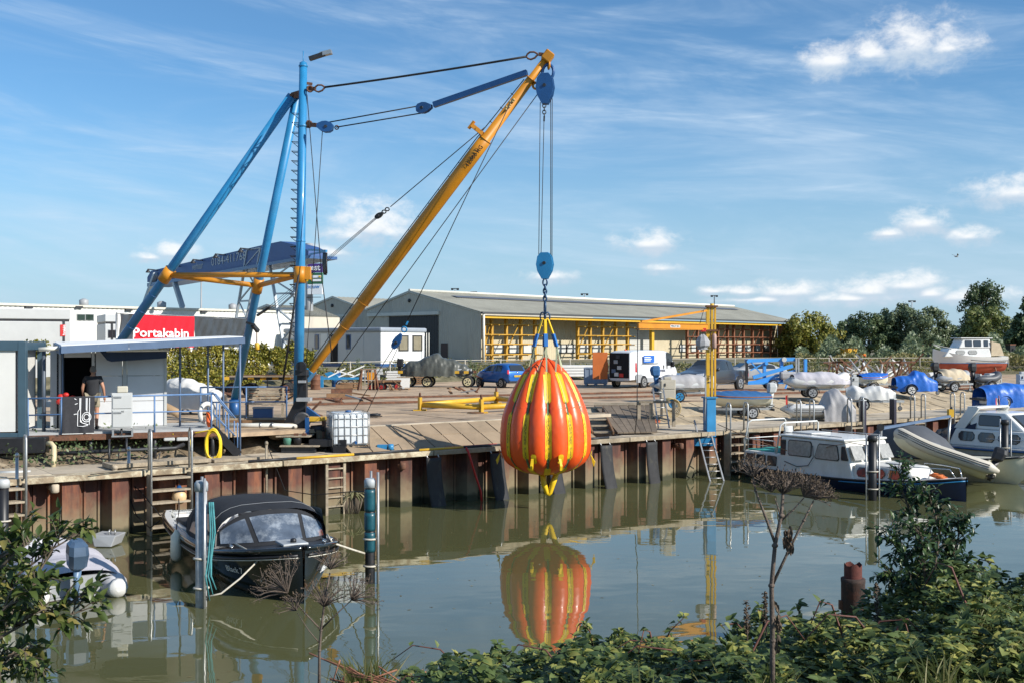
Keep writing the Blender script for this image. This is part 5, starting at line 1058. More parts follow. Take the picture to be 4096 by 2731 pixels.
# ------------------------------------------------------------ cabin platform at the left
A_C = R(21); C0 = GX(245,29.6,0); FP = Plane(C0,A_C); DZ = 2.45
def fpt(px,py,off=0.): return FP.at(px,py,off)
plat = thing('platform_deck','raised grey deck platform the man stands on','deck',(C0.x,C0.y,DZ),A_C)
sL,sR = FP.sz(96,1720)[0],FP.sz(866,1716)[0]
nb = 14
for i in range(nb): MB().box(FP.w((sL + sR) / 2,DZ - .03,-.12 - i * .2),(sR - sL,.185,.06),rz=A_C).build('deck_board',mat('grey_deck',(.38,.39,.39),.7,var=.12,scale=3,rnd=.1) if 'grey_deck' not in MATS else MATS['grey_deck'],plat)
MB().box(FP.w((sL + sR) / 2,DZ - .14,.0),(sR - sL,.1,.16),rz=A_C).build('edge_beam',rustm,plat)
for s_ in (sL + .2,(sL * 2 + sR) / 3,(sL + sR * 2) / 3,sR - .1):
    for o_ in (-.1,-2.4): MB().tube(FP.w(s_,QZ - .1,o_),FP.w(s_,DZ - .06,o_),.06,n=8).build('support',darksteel,plat)
for o_ in (-1.,-2.2): MB().box(FP.w((sL + sR) / 2,DZ - .17,o_),(sR - sL,.1,.2),rz=A_C).build('joist',darksteel,plat)
# cabin
cab = thing('workshop_cabin','small grey panelled cabin with blue canopy roof and dark open doorway','cabin',(C0.x,C0.y,DZ),A_C); WO = -1.75
CP = Plane(FP.w(0,0,WO),A_C)
zc = CP.sz(500,1412)[1]
cw_m = mat('cabin_panel',(.60,.61,.62),.5,var=.05,scale=1.5)
def panel(x0,x1,z0,z1,mm=cw_m,nm='wall_panel',off=0.,d=.08):
    a,b = CP.sz(x0,1600)[0],CP.sz(x1,1600)[0]; return MB().box(CP.w((a + b) / 2,(z0 + z1) / 2,off - d / 2),(b - a - .012,d,z1 - z0 - .012),rz=A_C).build(nm,mm,cab,bevel=.006)
zs = [DZ,DZ + .75,DZ + 1.5,zc + .1]
for x0,x1 in ((366,382),(382,490),(508,662)):
    for za,zb in zip(zs,zs[1:]): panel(x0,x1,za,zb)
panel(490,508,DZ,zc + .1,ltgrey,'corner_post',.03); panel(655,668,DZ,zc + .1,ltgrey,'corner_post',.03); panel(246,254,DZ,zc + .1,bluegrey,'door_post',.04); panel(200,246,DZ,zc + .1,mat('ribbed_grey',(.36,.38,.4),.5,var=.08),'side_panel',.0); panel(254,366,zc - .12,zc + .1,cw_m,'door_head')
a,b = CP.sz(246,1600)[0],CP.sz(366,1600)[0]
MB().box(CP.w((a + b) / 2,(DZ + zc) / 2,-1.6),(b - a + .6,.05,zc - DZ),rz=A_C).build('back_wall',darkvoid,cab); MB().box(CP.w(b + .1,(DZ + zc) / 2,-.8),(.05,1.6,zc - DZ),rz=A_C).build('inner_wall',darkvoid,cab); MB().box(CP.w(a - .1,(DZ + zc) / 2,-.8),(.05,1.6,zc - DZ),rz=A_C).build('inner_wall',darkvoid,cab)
e_,f_ = CP.sz(366,1600)[0],CP.sz(662,1600)[0]; MB().box(CP.w(f_,(DZ + zc) / 2,-1.3),(.08,2.5,zc - DZ + .1),rz=A_C).build('end_wall',cw_m,cab)
# roof: thin white top with blue fascia, rising to the right
ra,rb = fpt(245,1388),fpt(972,1352); rc_ = rb + FP.n * -3.9 + V((0,0,.05)); rd_ = ra + FP.n * -3.9 - FP.d * .3 + V((0,0,.10)); ra2 = ra - FP.d * .35
roof = MB().prism([ra,rb,rc_,rd_],(0,0,.05)).build('roof',mat('white_roof_sheet',(.78,.77,.74),.6,var=.08,scale=1.5),cab)
def fas(a,b,h0,h1,th,nm):
    n_ = (b - a).cross(V((0,0,1))).normalized(); return MB().prism([a + V((0,0,-h0)),b + V((0,0,-h1)),b + V((0,0,.03)),a + V((0,0,.03))],n_ * th).build(nm,bluegrey,cab)
mid = ra.lerp(rb,.36); fas(ra,mid - (rb - ra).normalized() * .01,.17,.17,.06,'fascia_board'); fas(mid,rb,.17,.16,.06,'fascia_board'); fas(rb + FP.d * .0,rc_,.16,.16,.06,'fascia_board'); fas(ra,rd_,.2,.2,-.05,'fascia_board')
MB().tube(ra + FP.n * -.4 + V((-.1,0,-.06)) - FP.d * .5,ra + FP.n * -.4 + V((0,0,-.03)),.06,n=8).build('gutter',whitetrim,cab)
navy = mat('navy_awning',(.012,.025,.06),.7,var=.1)
A1,A2 = CP.at(398,1408,1.),CP.at(668,1402,1.); MB().prism([CP.at(400,1406,1.),CP.at(428,1440,1.),CP.at(445,1446,1.),CP.at(668,1432,1.),CP.at(668,1396,1.),CP.at(420,1398,1.)],-CP.n * .9).build('awning_box',navy,cab)
MB().tube(fpt(425,1402,-.5),fpt(676,1400,-.5),.035,n=8).build('lamp_tube',whitetrim,cab)
for px,yb,o_ in ((960,1818,0),(720,1590,-1.4),(832,1560,-2.2),(893,1545,-3.)):
    p1 = fpt(px,1372,o_); zb_p = QZ if px == 960 else DZ - .2; p0 = V((p1.x,p1.y,zb_p)); tz = (ra.z + (rb.z - ra.z) * (FP.sz(px,1372,o_)[0]) / (FP.sz(972,1352)[0])); MB().tube(p0,V((p1.x,p1.y,tz)),.032,n=8).build('post',bluegrey,cab)
for px,o_ in ((175,-.6),(250,-1.9)): p1 = fpt(px,1400,o_); MB().tube(V((p1.x,p1.y,DZ)),V((p1.x,p1.y,ra.z - .05)),.05,n=8).build('post',mat('slate_paint',(.07,.09,.12),.5) if 'slate_paint' not in MATS else MATS['slate_paint'],cab)
# railing
rail = thing('deck_railing','blue tubular railing with stairs along the deck front','railing',(C0.x,C0.y,DZ),A_C)
s_end = FP.sz(845,1600)[0]; s_st = FP.sz(108,1600)[0]; zt_r = DZ + .95
MB().tube(FP.w(s_st,zt_r,.02),FP.w(s_end,zt_r + .05,.02),.026,n=8).build('top_rail',railblue,rail); MB().tube(FP.w(s_st,DZ + .5,.02),FP.w(s_end,DZ + .52,.02),.02,n=8).build('mid_rail',railblue,rail)
for px in (112,246,618,845): s_ = FP.sz(px,1650)[0]; MB().tube(FP.w(s_,DZ - .1,.02),FP.w(s_,zt_r + .03,.02),.026,n=8).build('post',railblue,rail)
# stair with blue handrails going down to the right
st0 = FP.w(s_end + .05,DZ,0); st1 = fpt(955,1815,.05); st1.z = QZ + .02
MB().beam(st0,st1,.05,.24).build('stair_stringer',black,rail); MB().beam(st0 - FP.n * .8,st1 - FP.n * .8,.05,.24).build('stair_stringer',black,rail)
for i in range(4): c = st0.lerp(st1,(i + .6) / 4.2); MB().box(c - FP.n * .4,(.26,.76,.04),rz=A_C).build('stair_tread',steel,rail)
for o_ in (0,.8):
    a = FP.w(s_end,zt_r + .05,-o_); b = st1 + V((0,0,.95)) - FP.n * o_; MB().pipe([a,a + FP.d * .12,b - FP.d * .1 + V((0,0,.12))],.024,8).build('handrail',railblue,rail); MB().tube(FP.w(s_end + .05,DZ + .45,-o_),b - V((.1,0,.4)),.018,n=6).build('handrail',railblue,rail)
    for k in (.25,.6,.95): c = st0.lerp(st1,k) - FP.n * o_; MB().tube(c,c + V((0,0,.9)),.02,n=6).build('baluster',railblue,rail)
# far railing round the bench platform
BP0 = D(805,1640,34.0); bpl = thing('bench_platform','low deck with blue railing carrying a bench beside the crane','deck',GX(980,35,DZ - .1))
BPn = Plane(GX(800,34.6,0),R(8)); zb2 = DZ + .05
s0,s1 = 0,BPn.sz(1150,1600)[0]
for i in range(8): MB().box(BPn.w((s0 + s1) / 2,zb2 - .03,-.1 - i * .22),(s1 - s0,.2,.06),rz=R(8)).build('deck_board',wood,bpl)
MB().box(BPn.w((s0 + s1) / 2,zb2 - .16,.0),(s1 - s0,.12,.2),rz=R(8)).build('edge_beam',brownwood,bpl)
for s_ in (.1,s1 / 2,s1 - .1): MB().tube(BPn.w(s_,YZ - .5,-.2),BPn.w(s_,zb2,-.2),.06,n=6).build('support',darksteel,bpl)
for s_ in (.02,BPn.sz(985,1600)[0],s1 - .03): MB().tube(BPn.w(s_,zb2,.02),BPn.w(s_,zb2 + 1.02,.02),.026,n=8).build('rail_post',railblue,bpl)
for z_ in (1.0,.52): MB().tube(BPn.w(.0,zb2 + z_,.02),BPn.w(s1,zb2 + z_,.02),.024,n=8).build('rail_bar',railblue,bpl)
# bench
c = BPn.w(BPn.sz(1050,1600)[0],zb2,-.9); ben = thing('garden_bench','weathered slatted wooden bench on the railed platform','bench',c,R(8))
for i in range(5): MB().box((0,.2 + .02 * i,.5 + i * .1),(1.25,.03,.07)).build('back_slat',wood,ben,local=True)
for i in range(4): MB().box((0,-.25 + i * .12,.42),(1.25,.1,.03)).build('seat_slat',wood,ben,local=True)
for sx in (-.58,.58):
    MB().box((sx,.2,.48),(.06,.06,.96)).build('leg',wood,ben,local=True); MB().box((sx,-.25,.32),(.06,.06,.64)).build('leg',wood,ben,local=True); MB().box((sx,-.03,.65),(.07,.5,.04)).build('armrest',wood,ben,local=True)
c = BPn.w(BPn.sz(1050,1640)[0],zb2,-.25); t = thing('crate','dark blue crate pushed under the bench front','crate',c,R(8)); MB().box((0,0,.15),(.62,.4,.3)).build('body',dblue,t,local=True,bevel=.01); MB().box((0,0,.32),(.66,.44,.04)).build('lid',grey,t,local=True)
# left container cabin on a black base
LP = Plane(GX(104,29.0,0),R(12)); lc = thing('container_cabin','light grey container cabin with dark blue-grey frame at the left edge','portable cabin',GX(104,29,2.3),R(12))
s0 = LP.sz(-260,1500)[0]; zt = LP.sz(60,1365)[1]; zb = LP.sz(60,1748)[1]; frm = mat('slate_frame',(.045,.085,.115),.45,var=.1)
MB().box(LP.w(s0 / 2 - .1,(zt + zb) / 2,-1.25),(-s0 - .35,2.4,zt - zb - .3),rz=R(12)).build('wall',mat('container_panel',(.66,.65,.61),.5,var=.05,scale=1),lc)
for s_ in (-.1,s0 + .1): MB().box(LP.w(s_,(zt + zb) / 2,-.1),(.2,.24,zt - zb),rz=R(12)).build('corner_post',frm,lc,bevel=.01)
for z_,h_ in ((zt - .12,.26),(zb + .06,.12)): MB().box(LP.w(s0 / 2,z_,-.1),(-s0 - .2,.22,h_),rz=R(12)).build('frame_rail',frm,lc,bevel=.01)
MB().box(LP.w(-.1,(zt + zb) / 2,-2.4),(.2,.2,zt - zb),rz=R(12)).build('corner_post',frm,lc); MB().box(LP.w(-.1,zt - .12,-1.25),(.18,2.4,.22),rz=R(12)).build('frame_rail',frm,lc)
bb = thing('black_base_beam','heavy black steel beam under the container cabin','beam',GX(100,28.6,1.9),R(12)); LB = Plane(GX(180,28.7,0),R(12)); o = MB(); prect(o,LB,-260,1752,182,1815,.5,0); o.build('beam',black,bb,bevel=.02); o = MB(); prect(o,LB,148,1815,176,1890,.3,-.1); o.build('leg',black,bb); o = MB(); prect(o,LB,-260,1822,145,1892,.3,-.3); o.build('timber_infill',capm,bb)
# power cabinet A1, towel on the rail
t = thing('switch_cabinet','tall light grey switch cabinet marked A1 at the deck edge','power cabinet',FP.w(FP.sz(487,1650)[0],DZ - .3,.25),A_C); X = Plane(FP.w(0,0,.25),A_C)
o = MB(); prect(o,X,446,1570,530,1712,.3,0); o.build('body',ltgrey,t,bevel=.012)
for y0,y1 in ((1578,1632),(1640,1706)):
    o = MB(); prect(o,X,451,y0,526,y1,.02,.02); d_ = o.build('door',ltgrey,t,bevel=.006)
    for yy in (y0 + 6,): o = MB(); prect(o,X,456,yy,486,yy + 6,.02,.04); o.build('hinge',steel,d_)
text('A1',ink,t,X.at(491,1644,.03),X.d,V((0,0,1)),.07)
o = MB(); prect(o,X,468,1543,512,1569,.2,-.05); o.build('cap',mat('beige_cap',(.5,.47,.38),.6),t,bevel=.03)
for px in (448,525): o = MB(); prect(o,X,px,1712,px + 8,1744,.25,-.02); o.build('leg',steel,t)
MB().box(X.at(488,1742,.0),(.56,.3,.03),rz=A_C).build('base_plate',steel,t)
MB().tube(X.at(486,1712,-.1),X.at(486,1760,-.1),.03,n=6).build('conduit',darksteel,t)
tw = thing('printed_towel','dark towel with white line drawing hung over the railing','towel',FP.w(FP.sz(310,1590)[0],DZ,.05),A_C)
tz0,tz1 = FP.sz(310,1734,.06)[1],zt_r + .04; ts0,ts1 = FP.sz(248,1650,.06)[0],FP.sz(376,1650,.06)[0]
def towel(off):
    def fn(u_,v_): return FP.w(ts0 + (ts1 - ts0) * u_ + .02 * v_,tz0 + (tz1 - tz0) * v_,.05 + off + .02 * math.sin(u_ * 9 + 1) * (1 - v_) + .012 * math.sin(u_ * 21) * (1 - v_))
    return fn
to = MB().grid(towel(0),24,16).build('cloth',mat('charcoal_towel',(.035,.035,.04),.95,var=.2,scale=14),tw)
MB().grid(lambda u_,v_: FP.w(ts0 + (ts1 - ts0) * u_,zt_r + .03 - .4 * v_,-.03),6,6).build('back_fold',MATS['charcoal_towel'],tw)
MB().beam(towel(.01)(0,.01),towel(.01)(1,.01),.015,.02).build('hem',whitecov,tw)
def tp(x,y): return towel(.012)((x - 248) / 128,(1734 - y) / (1734 - 1592))    # the printed lines, in the photograph's coordinates
m = MB()
for pts in ([(316,1598),(316,1640),(309,1650),(309,1704),(330,1706),(350,1702)],[(320,1598),(320,1690)],[(341,1598),(342,1645)],[(346,1598),(346,1650)],[(355,1598),(356,1700)],[(297,1622),(308,1618)],[(293,1660),(306,1658)],[(294,1600),(302,1604)],[(320,1680),(326,1692),(352,1700)]): m.pipe([tp(*p) for p in pts],.011,4)
for r in (11,18): m.pipe([tp(344 + r * math.cos(a * .393),1671 + r * math.sin(a * .393)) for a in range(16)],.011,4,closed=True)
m.build('printed_lines',whiteink,to)
t = thing('white_cloth','white cloth hanging behind the dark towel on the rail','cloth',FP.w(FP.sz(243,1650)[0],DZ,-.05),A_C); MB().grid(lambda u_,v_: FP.w(FP.sz(238,1650)[0] + .22 * u_ * (1.3 - .6 * v_),DZ + .05 + (zt_r - DZ - .1) * v_,-.1 + .03 * math.sin(u_ * 8)),8,8).build('cloth',whitecov,t)
t = thing('red_jacket','red work jacket with white stripe heaped in the cabin doorway','jacket',CP.w(CP.sz(268,1600)[0],DZ,.2),A_C); c = CP.w(CP.sz(268,1600)[0],DZ + .8,.25)
m = MB()
for i in range(7): m.ball(c + V((.16 * math.sin(i * 2.1),.1 * math.cos(i * 1.7),.05 * i - .12)),.13 - .008 * i,9,6,(1.1,.9,.8))
m.build('cloth',redm,t); MB().lathe(c + V((0,0,-.08)),[(.20,-.02),(.2,.02)],16).build('stripe',whiteink,t); MB().tube(c + V((0,0,-.1)),V((c.x,c.y,DZ)),.12,n=8).build('stand',darksteel,t)
# ladders of treads down the quay (stair ladders) and poles
def stair_ladder(label,px,py_top,w_,n,Yq,depth=1.9,hoops=True):
    s_ = (GX(px,Yq,0) - Q0).dot(U); t = thing('quay_stair',label,'ladder',q(s_,-.05,QZ),QA,group='steel stair ladders on the quay wall')
    for sx in (-w_ / 2,w_ / 2):
        if hoops: MB().pipe([(sx,-.32,-1.5),(sx,-.32,.95),(sx,-.27,1.05),(sx,-.18,1.05),(sx,-.12,.95),(sx,-.12,.0)],.03,8).build('handrail',steel,t,local=True)
        MB().box((sx,-.16,-.95),(.05,.3,1.7)).build('stringer',wood,t,local=True)
    for i in range(n): MB().box((0,-.17,-.22 - i * .31),(w_ - .06,.3,.05)).build('tread',wood,t,local=True)
    return t
for lab,px,Yq,w_ in (('stair ladder with steel handrails beside the black sloop',618,28.8,1.05),('stair ladder cut by the left edge of the photograph',-4,25.6,1.05),('stair ladder right of the blue jib post',2985,40.0,.95),('stair ladder behind the white houseboat cabin roof',3240,42.5,.8),('stair ladder left of the black pile on the far quay',3420,44.6,.8),('stair ladder under the davit boom',3660,47.3,.8),('stair ladder before the moored cruiser bow',3810,49.2,.8)):
    stair_ladder(lab,px,0,w_,5,Yq)
s_ = (GX(1298,31.4,0) - Q0).dot(U); t = thing('wall_ladder','timber wall ladder fixed in a recess of the piling under the white tank','ladder',q(s_,.0,0),QA)
for sx in (-.28,.28): MB().box((sx,-.0,.5),(.08,.06,2.0)).build('stile',wood,t,local=True)
for i in range(7): MB().box((0,0,-.3 + i * .27),(.5,.04,.04)).build('rung',wood,t,local=True)
s_ = (GX(2240,35.4,0) - Q0).dot(U); t = thing('wall_ladder','thin pale wall ladder behind the tail of the orange bag','ladder',q(s_,-.02,0),QA)
for sx in (-.16,.16): MB().tube((sx,0,-.5),(sx,0,1.5),.02,n=6).build('stile',steel,t,local=True)
for i in range(7): MB().tube((-.16,0,-.2 + i * .25),(.16,0,-.2 + i * .25),.016,n=5).build('rung',steel,t,local=True)
# rubber fender strips
for lab,px,Yq in (('black rubber strip hanging on the piling left of the red hose',1680,33.2),('black rubber strip hanging right behind the red hose',1930,34.6),('black rubber strip behind the tail of the bag',2170,35.8),('black rubber strip hanging just right of the bag',2390,37.0),('black rubber strip hanging farthest right, before the jib crane',2575,38.2)):
    s_ = (GX(px,Yq,0) - Q0).dot(U); t = thing('rubber_fender',lab,'fender',q(s_,-.08,1.45),QA,group='rubber strips on the piling')
    def fn(u_,v_): 
        z = -1.75 + 1.75 * v_; k = 1 - v_; return V((-.26 + .52 * u_ + .10 * k * k,-.16 - .22 * k ** 2 * (1 + .4 * math.sin(px)) + .10 * abs(u_ - .5),z))
    MB().grid(fn,6,16).build('strip',rubber,t,local=True,solid=.03)
    for sx in (-.2,.2): MB().pipe([(sx,-.1,0),(sx,.0,.1),(sx,.05,.12)],.02,5).build('shackle',steel,t,local=True)
# short red outlet stubs on the piling
for lab,px,py in (('small rusty outlet stub below the white tank',1590,1858),('small rusty outlet stub just left of the bag',1974,1830),('small rusty outlet stub left of the jib crane',2700,1780),('grey outlet pipe near the quay end at left',208,1947)):
    k_ = Plane(q(0,.3,0),QA); p = k_.at(px,py); t = thing('outlet_stub',lab,'outlet pipe',p,QA,group='outlet stubs in the piling'); mm = rustm if px > 500 else palecon
    MB().tube((0,.25,0),(0,-.32,0),.09,n=10).build('pipe',mm,t,local=True); MB().lathe((0,-.3,0),[(.07,-.11),(.1,-.08),(.1,.08),(.07,.11)],10).build('cap',mm,t,local=True)
# poles and ropes by the stairs at left
for lab,px,y0,y1,Y,r,mm in (('stained pale mooring pole by the stair ladder',515,1790,2130,27.9,.045,steel),('thicker grey mooring pole left of the stair ladder',460,1865,2120,27.6,.06,palecon),('thin pole with rope standing at the quay under the crane',1066,1768,2000,29.9,.04,wood),('steel pole rising at the corner under the container cabin',68,1815,2090,25.8,.04,steel)):
    p0,p1 = D(px,y1,Y),D(px,y0,Y); t = thing('mooring_pole',lab,'pole',p0,group='poles along the quay'); MB().tube(p0 + V((0,0,-.4)),p1,r,n=10).build('shaft',mm,t); MB().lathe(p1,[(r * 1.25,-.06),(r * 1.25,0),(r * .5,.04)],10).build('cap',mm,t)
# yellow hose coil
hc = D(855,1775,30.2); t = thing('hose_coil','bright yellow hose hung in a coil on the stair','hose',hc); m = MB(); yh = mat('yellow_hose',(.75,.52,.02),.45,var=.08)
for i in range(9):
    pts = []; w_ = .20 + .02 * math.sin(i * 1.7); h_ = .40 + .05 * math.sin(i * 2.3); ox = .03 * math.sin(i * 3.1)
    for j in range(22): a = 2 * math.pi * j / 22; pts.append(hc + V((ox + w_ * math.cos(a),-.12 + .02 * i,h_ * math.sin(a) - (.05 * i if math.sin(a) < 0 else 0) * .5)))
    m.pipe(pts,.02,6,closed=True)
m.build('loops',yh,t); MB().pipe([hc + V((-.1,-.1,.4)),D(770,1732,31),D(740,1722,31),D(690,1735,30.6)],.02,6).build('upper_run',yh,t); MB().pipe([D(755,1724,30.9),D(765,1790,30.8),D(775,1832,30.6),D(800,1855,30.4),D(850,1850,30.5),D(857,1825,30.8)],.02,6).build('lower_run',yh,t)
# life buoy post, sink, pipes, arch, timbers under the deck
t = thing('life_buoy','orange and white life buoy on the deck end post','life buoy',D(832,1680,31.5)); MB().ring(D(826,1650,31.6),.27,.07,V((1,-.5,0)),20,8).build('ring',whitecov,t); m = MB(); m.pipe([D(832,1648,31.4),D(834,1685,31.3),D(838,1706,31.3)],[.05,.07,.05],8); m.build('orange_band',orange_m,t)
t = thing('wash_basin','old double sink under a board at the deck edge','sink',D(710,1745,29.9)); o = MB(); prect(o,X,588,1730,755,1740,.35,-.2); o.build('board',wood,t)
for x0,x1 in ((655,700),(706,752)): o = MB(); prect(o,X,x0,1741,x1,1762,.3,-.2); o.build('basin',ltgrey,t,bevel=.03)
t = thing('waste_pipe','grey and cream waste pipes below the deck','pipe',D(215,1800,28.6)); MB().pipe([D(185,1772,28.8),D(205,1772,28.7),D(216,1785,28.6),D(216,1828,28.5),D(212,1872,28.4)],.065,10).build('down_pipe',mat('cream_pipe',(.55,.46,.28),.6),t); MB().pipe([D(230,1812,28.9),D(480,1800,29.6),D(700,1790,30.2),D(735,1776,30.5)],.055,8).build('long_pipe',darksteel,t); MB().tube(D(0,1890,26.9),D(122,1887,27.2),.05,n=8).build('quay_pipe',ltgrey,t)
for i,(px,y0,y1) in enumerate(((437,1755,1855),(506,1750,1800))): MB().tube(D(px,y0,29.2),D(px,y1,29.0),.03,n=6).build('stand_pipe',darksteel,t)
m = MB(); r_ = random.Random(4)
for i in range(9):
    a = D(r_.uniform(240,700),r_.uniform(1800,1860),29); b = D(r_.uniform(240,740),r_.uniform(1800,1866),29); m.pipe([a,a.lerp(b,.5) + V((0,0,-.18)),b],.014,5)
m.build('loose_cables',black,t)
t = thing('timber_arch','curved brown timber rib with sawn blocks lying on it behind the railing','timber',D(620,1640,33.5)); m = MB(); m.pipe([D(530,1648,33.5),D(565,1628,33.4),D(610,1618,33.4),D(655,1622,33.4),D(690,1640,33.4),D(718,1655,33.4)],.13,8); m.build('rib',mat('arch_brown',(.32,.22,.13),.8,var=.2),t)
for x0,x1,y in ((535,578,1603),(570,620,1601),(600,640,1594)): a,b = D(x0,y,33.4),D(x1,y + 6,33.4); MB().beam(a,b,.16,.12).build('block',mat('fresh_pine',(.6,.44,.2),.7,var=.1,rnd=.1) if 'fresh_pine' not in MATS else MATS['fresh_pine'],t)
t = thing('white_covered_dinghy','dinghy under a white sheet standing behind the cabin','boat',GX(790,40,YZ + .55),R(-18)); tarp(2.3,1.1,[(.75,.8),(.8,1.),(.75,1.),(.62,1.),(.5,.9),(.36,.75),(.15,.4)],60,.02,seed=5).build('sheet',whitecov,t,local=True)
MB().box((0,0,-.15),(1.8,.7,.2)).build('hull',grey,t,local=True); m = MB(); 
for x in (-.6,.6): m.beam((x,-.4,-.6),(x * .8,.3,-.1),.05); m.beam((x * .8,.4,-.6),(x,-.3,-.1),.05)
m.build('trestle',darksteel,t,local=True)
# behind the container: motorcycle-like wheel, trailer
c = GX(120,36,DZ - .1); t = thing('light_trailer','light trailer with spoked wheel seen between container and cabin','trailer',c,R(-30)); o = wheel((0,0,.33),.33,.16,(0.2,1,0),None,None,ltgrey); o.parent = t; MB().beam((0,.1,.35),(1.4,.3,.75),.07).build('frame_tube',steel,t,local=True); MB().beam((.1,.1,.35),(-.1,.2,1.0),.06).build('fork',steel,t,local=True); MB().beam((.3,.2,.55),(1.6,.2,1.1),.06).build('frame_tube',whitecov,t,local=True); MB().box((.9,.3,.55),(.9,.5,.18)).build('load',ltgrey,t,local=True)
# kerb timbers at the stair foot
t = thing('landing_kerb','pale timber landing at the foot of the blue stair','landing',q(-9.6,.9,QZ),QA); MB().box((0,0,.07),(2.6,.9,.12)).build('boards',wood,t,local=True,bevel=.01); MB().box((0,-.48,.1),(2.6,.08,.1)).build('edge',wood,t,local=True)
MB().box((2.4,-.1,.04),(1.9,.5,.08)).build('boards',wood,t,local=True,bevel=.01)

# ------------------------------------------------------------ the man, walking into the cabin, seen from behind
def person():
    base = CP.at(372,1712,.6); base.z = DZ
    t = thing('person','man in black t-shirt and khaki shorts with his back turned on the deck','person',base,R(12))
    # local: +y is where he faces away from us after rotation; built facing +y, x to his right
    me = bpy.data.meshes.new('body'); J = {'pel': (0,0,.95),'sp': (0,.02,1.15),'ch': (0,.0,1.36),'nk': (0,.01,1.52),'hd': (0,.03,1.62),'ht': (0,.03,1.72),
         'sl': (-.19,0,1.44),'el': (-.28,-.03,1.17),'wl': (-.27,.09,.93),'hl': (-.26,.12,.84),'sr': (.19,0,1.44),'er': (.29,-.05,1.18),'wr': (.31,.02,.94),'hr': (.31,.05,.85),
         'lh': (-.09,0,.90),'lk': (-.10,.06,.50),'la': (-.10,-.02,.10),'lt': (-.11,.14,.03),'rh': (.09,0,.90),'rk': (.11,-.02,.50),'ra': (.12,-.14,.11),'rt': (.13,.0,.03)}
    RAD = {'pel': .15,'sp': .15,'ch': .15,'nk': .06,'hd': .055,'ht': .05,'sl': .075,'el': .046,'wl': .03,'hl': .02,'sr': .075,'er': .046,'wr': .03,'hr': .02,'lh': .10,'lk': .062,'la': .042,'lt': .035,'rh': .10,'rk': .062,'ra': .042,'rt': .035}
    E = [('pel','sp'),('sp','ch'),('ch','nk'),('nk','hd'),('hd','ht'),('ch','sl'),('sl','el'),('el','wl'),('wl','hl'),('ch','sr'),('sr','er'),('er','wr'),('wr','hr'),('pel','lh'),('lh','lk'),('lk','la'),('la','lt'),('pel','rh'),('rh','rk'),('rk','ra'),('ra','rt')]
    ks = list(J)
    def skin(keys,edges,scale,nm,mm,flat=1.,over=None):
        me = bpy.data.meshes.new(nm); vs_ = [over.get(k,J[k]) if over else J[k] for k in keys]; me.from_pydata(vs_,[(keys.index(a),keys.index(b)) for a,b in edges],[])
        o = bpy.data.objects.new(nm,me); COL.objects.link(o); o.parent = t; md = o.modifiers.new('skin','SKIN'); md.use_smooth_shade = True
        bpy.context.view_layer.objects.active = o
        for i,k in enumerate(keys):
            r = RAD[k] * scale; me.skin_vertices[0].data[i].radius = (r,r * flat); me.skin_vertices[0].data[i].use_root = (i == 0)
        s_ = o.modifiers.new('sub','SUBSURF'); s_.levels = s_.render_levels = 2; me.materials.append(mm); return o
    skinm = mat('skin',(.42,.21,.13),.55,var=.08,scale=10)
    skin(ks,E,1.,'body',skinm)
    tk = ['sp','ch','nk','sl','el','sr','er','pel']; tov = {'el': (-.25,-.015,1.27),'er': (.25,-.02,1.27),'nk': (0,.0,1.475),'pel': (0,0,.93)}
    RAD['el'] = .078; RAD['er'] = .078; RAD['nk'] = .075; skin(tk,[('sp','ch'),('ch','nk'),('ch','sl'),('sl','el'),('ch','sr'),('sr','er'),('sp','pel')],1.27,'t_shirt',mat('black_cotton',(.022,.023,.027),.9,var=.2,scale=12),1.,tov)
    RAD['lk'] = .09; RAD['rk'] = .09; skin(['pel','lh','lk','rh','rk'],[('pel','lh'),('lh','lk'),('pel','rh'),('rh','rk')],1.12,'shorts',mat('khaki_cotton',(.27,.235,.165),.9,var=.15,scale=12),1.,{'lk': (-.10,.05,.58),'rk': (.11,-.01,.58),'pel': (0,0,.92)})
    # head with face, ears and cropped hair
    m = MB(); c = V((0,.03,1.68)); m.ball(c,.1,16,12,(.80,.98,1.2)); m.ball(c + V((0,.092,-.015)),.018,8,6,(.8,1.2,1.4)); m.ball(c + V((0,.06,-.085)),.045,10,6,(1,.9,.8))
    for s_ in (-1,1): m.ball(c + V((s_ * .082,-.0,-.01)),.026,8,6,(.45,.9,1.25)); m.ball(c + V((s_ * .032,.082,.012)),.014,8,6)
    m.build('head',skinm,t,local=True)
    m = MB(); m.ball(c + V((0,-.012,.022)),.104,16,12,(.82,.97,1.12)); m.build('hair',mat('cropped_grey_hair',(.16,.145,.13),.9,var=.25,scale=30),t,local=True)
    # hands: palm and fingers
    for s_,w_,h_ in ((-1,J['wl'],J['hl']),(1,J['wr'],J['hr'])):
        m = MB(); w_,h_ = V(w_),V(h_); d = (h_ - w_).normalized(); m.pipe([w_,h_,h_ + d * .03],[.026,.036,.03],8)
        for k in range(4): a = h_ + d * .03 + V((0,-.03 + .02 * k,0)); m.pipe([a,a + d * (.04 + .006 * (1.5 - abs(k - 1.5))),a + d * .065 + V((-s_ * .02,0,0))],[.010,.009,.007],6)
        a = w_ + d * .03 + V((0,.03,0)); m.pipe([a,a + d * .03 + V((0,.025,0)),a + d * .06 + V((0,.03,0))],[.012,.011,.008],6); m.build('hand',skinm,t,local=True)
    for a,f_ in ((J['la'],J['lt']),(J['ra'],J['rt'])):
        m = MB(); a,f_ = V(a),V(f_); m.pipe([V((a.x,a.y - .07,.045)),V((a.x,a.y + .02,.055)),V((f_.x,f_.y,.05)),V((f_.x,f_.y + .09,.035))],[.04,.048,.05,.03],10); m.build('shoe',black,t,local=True)
    return t
man = person()
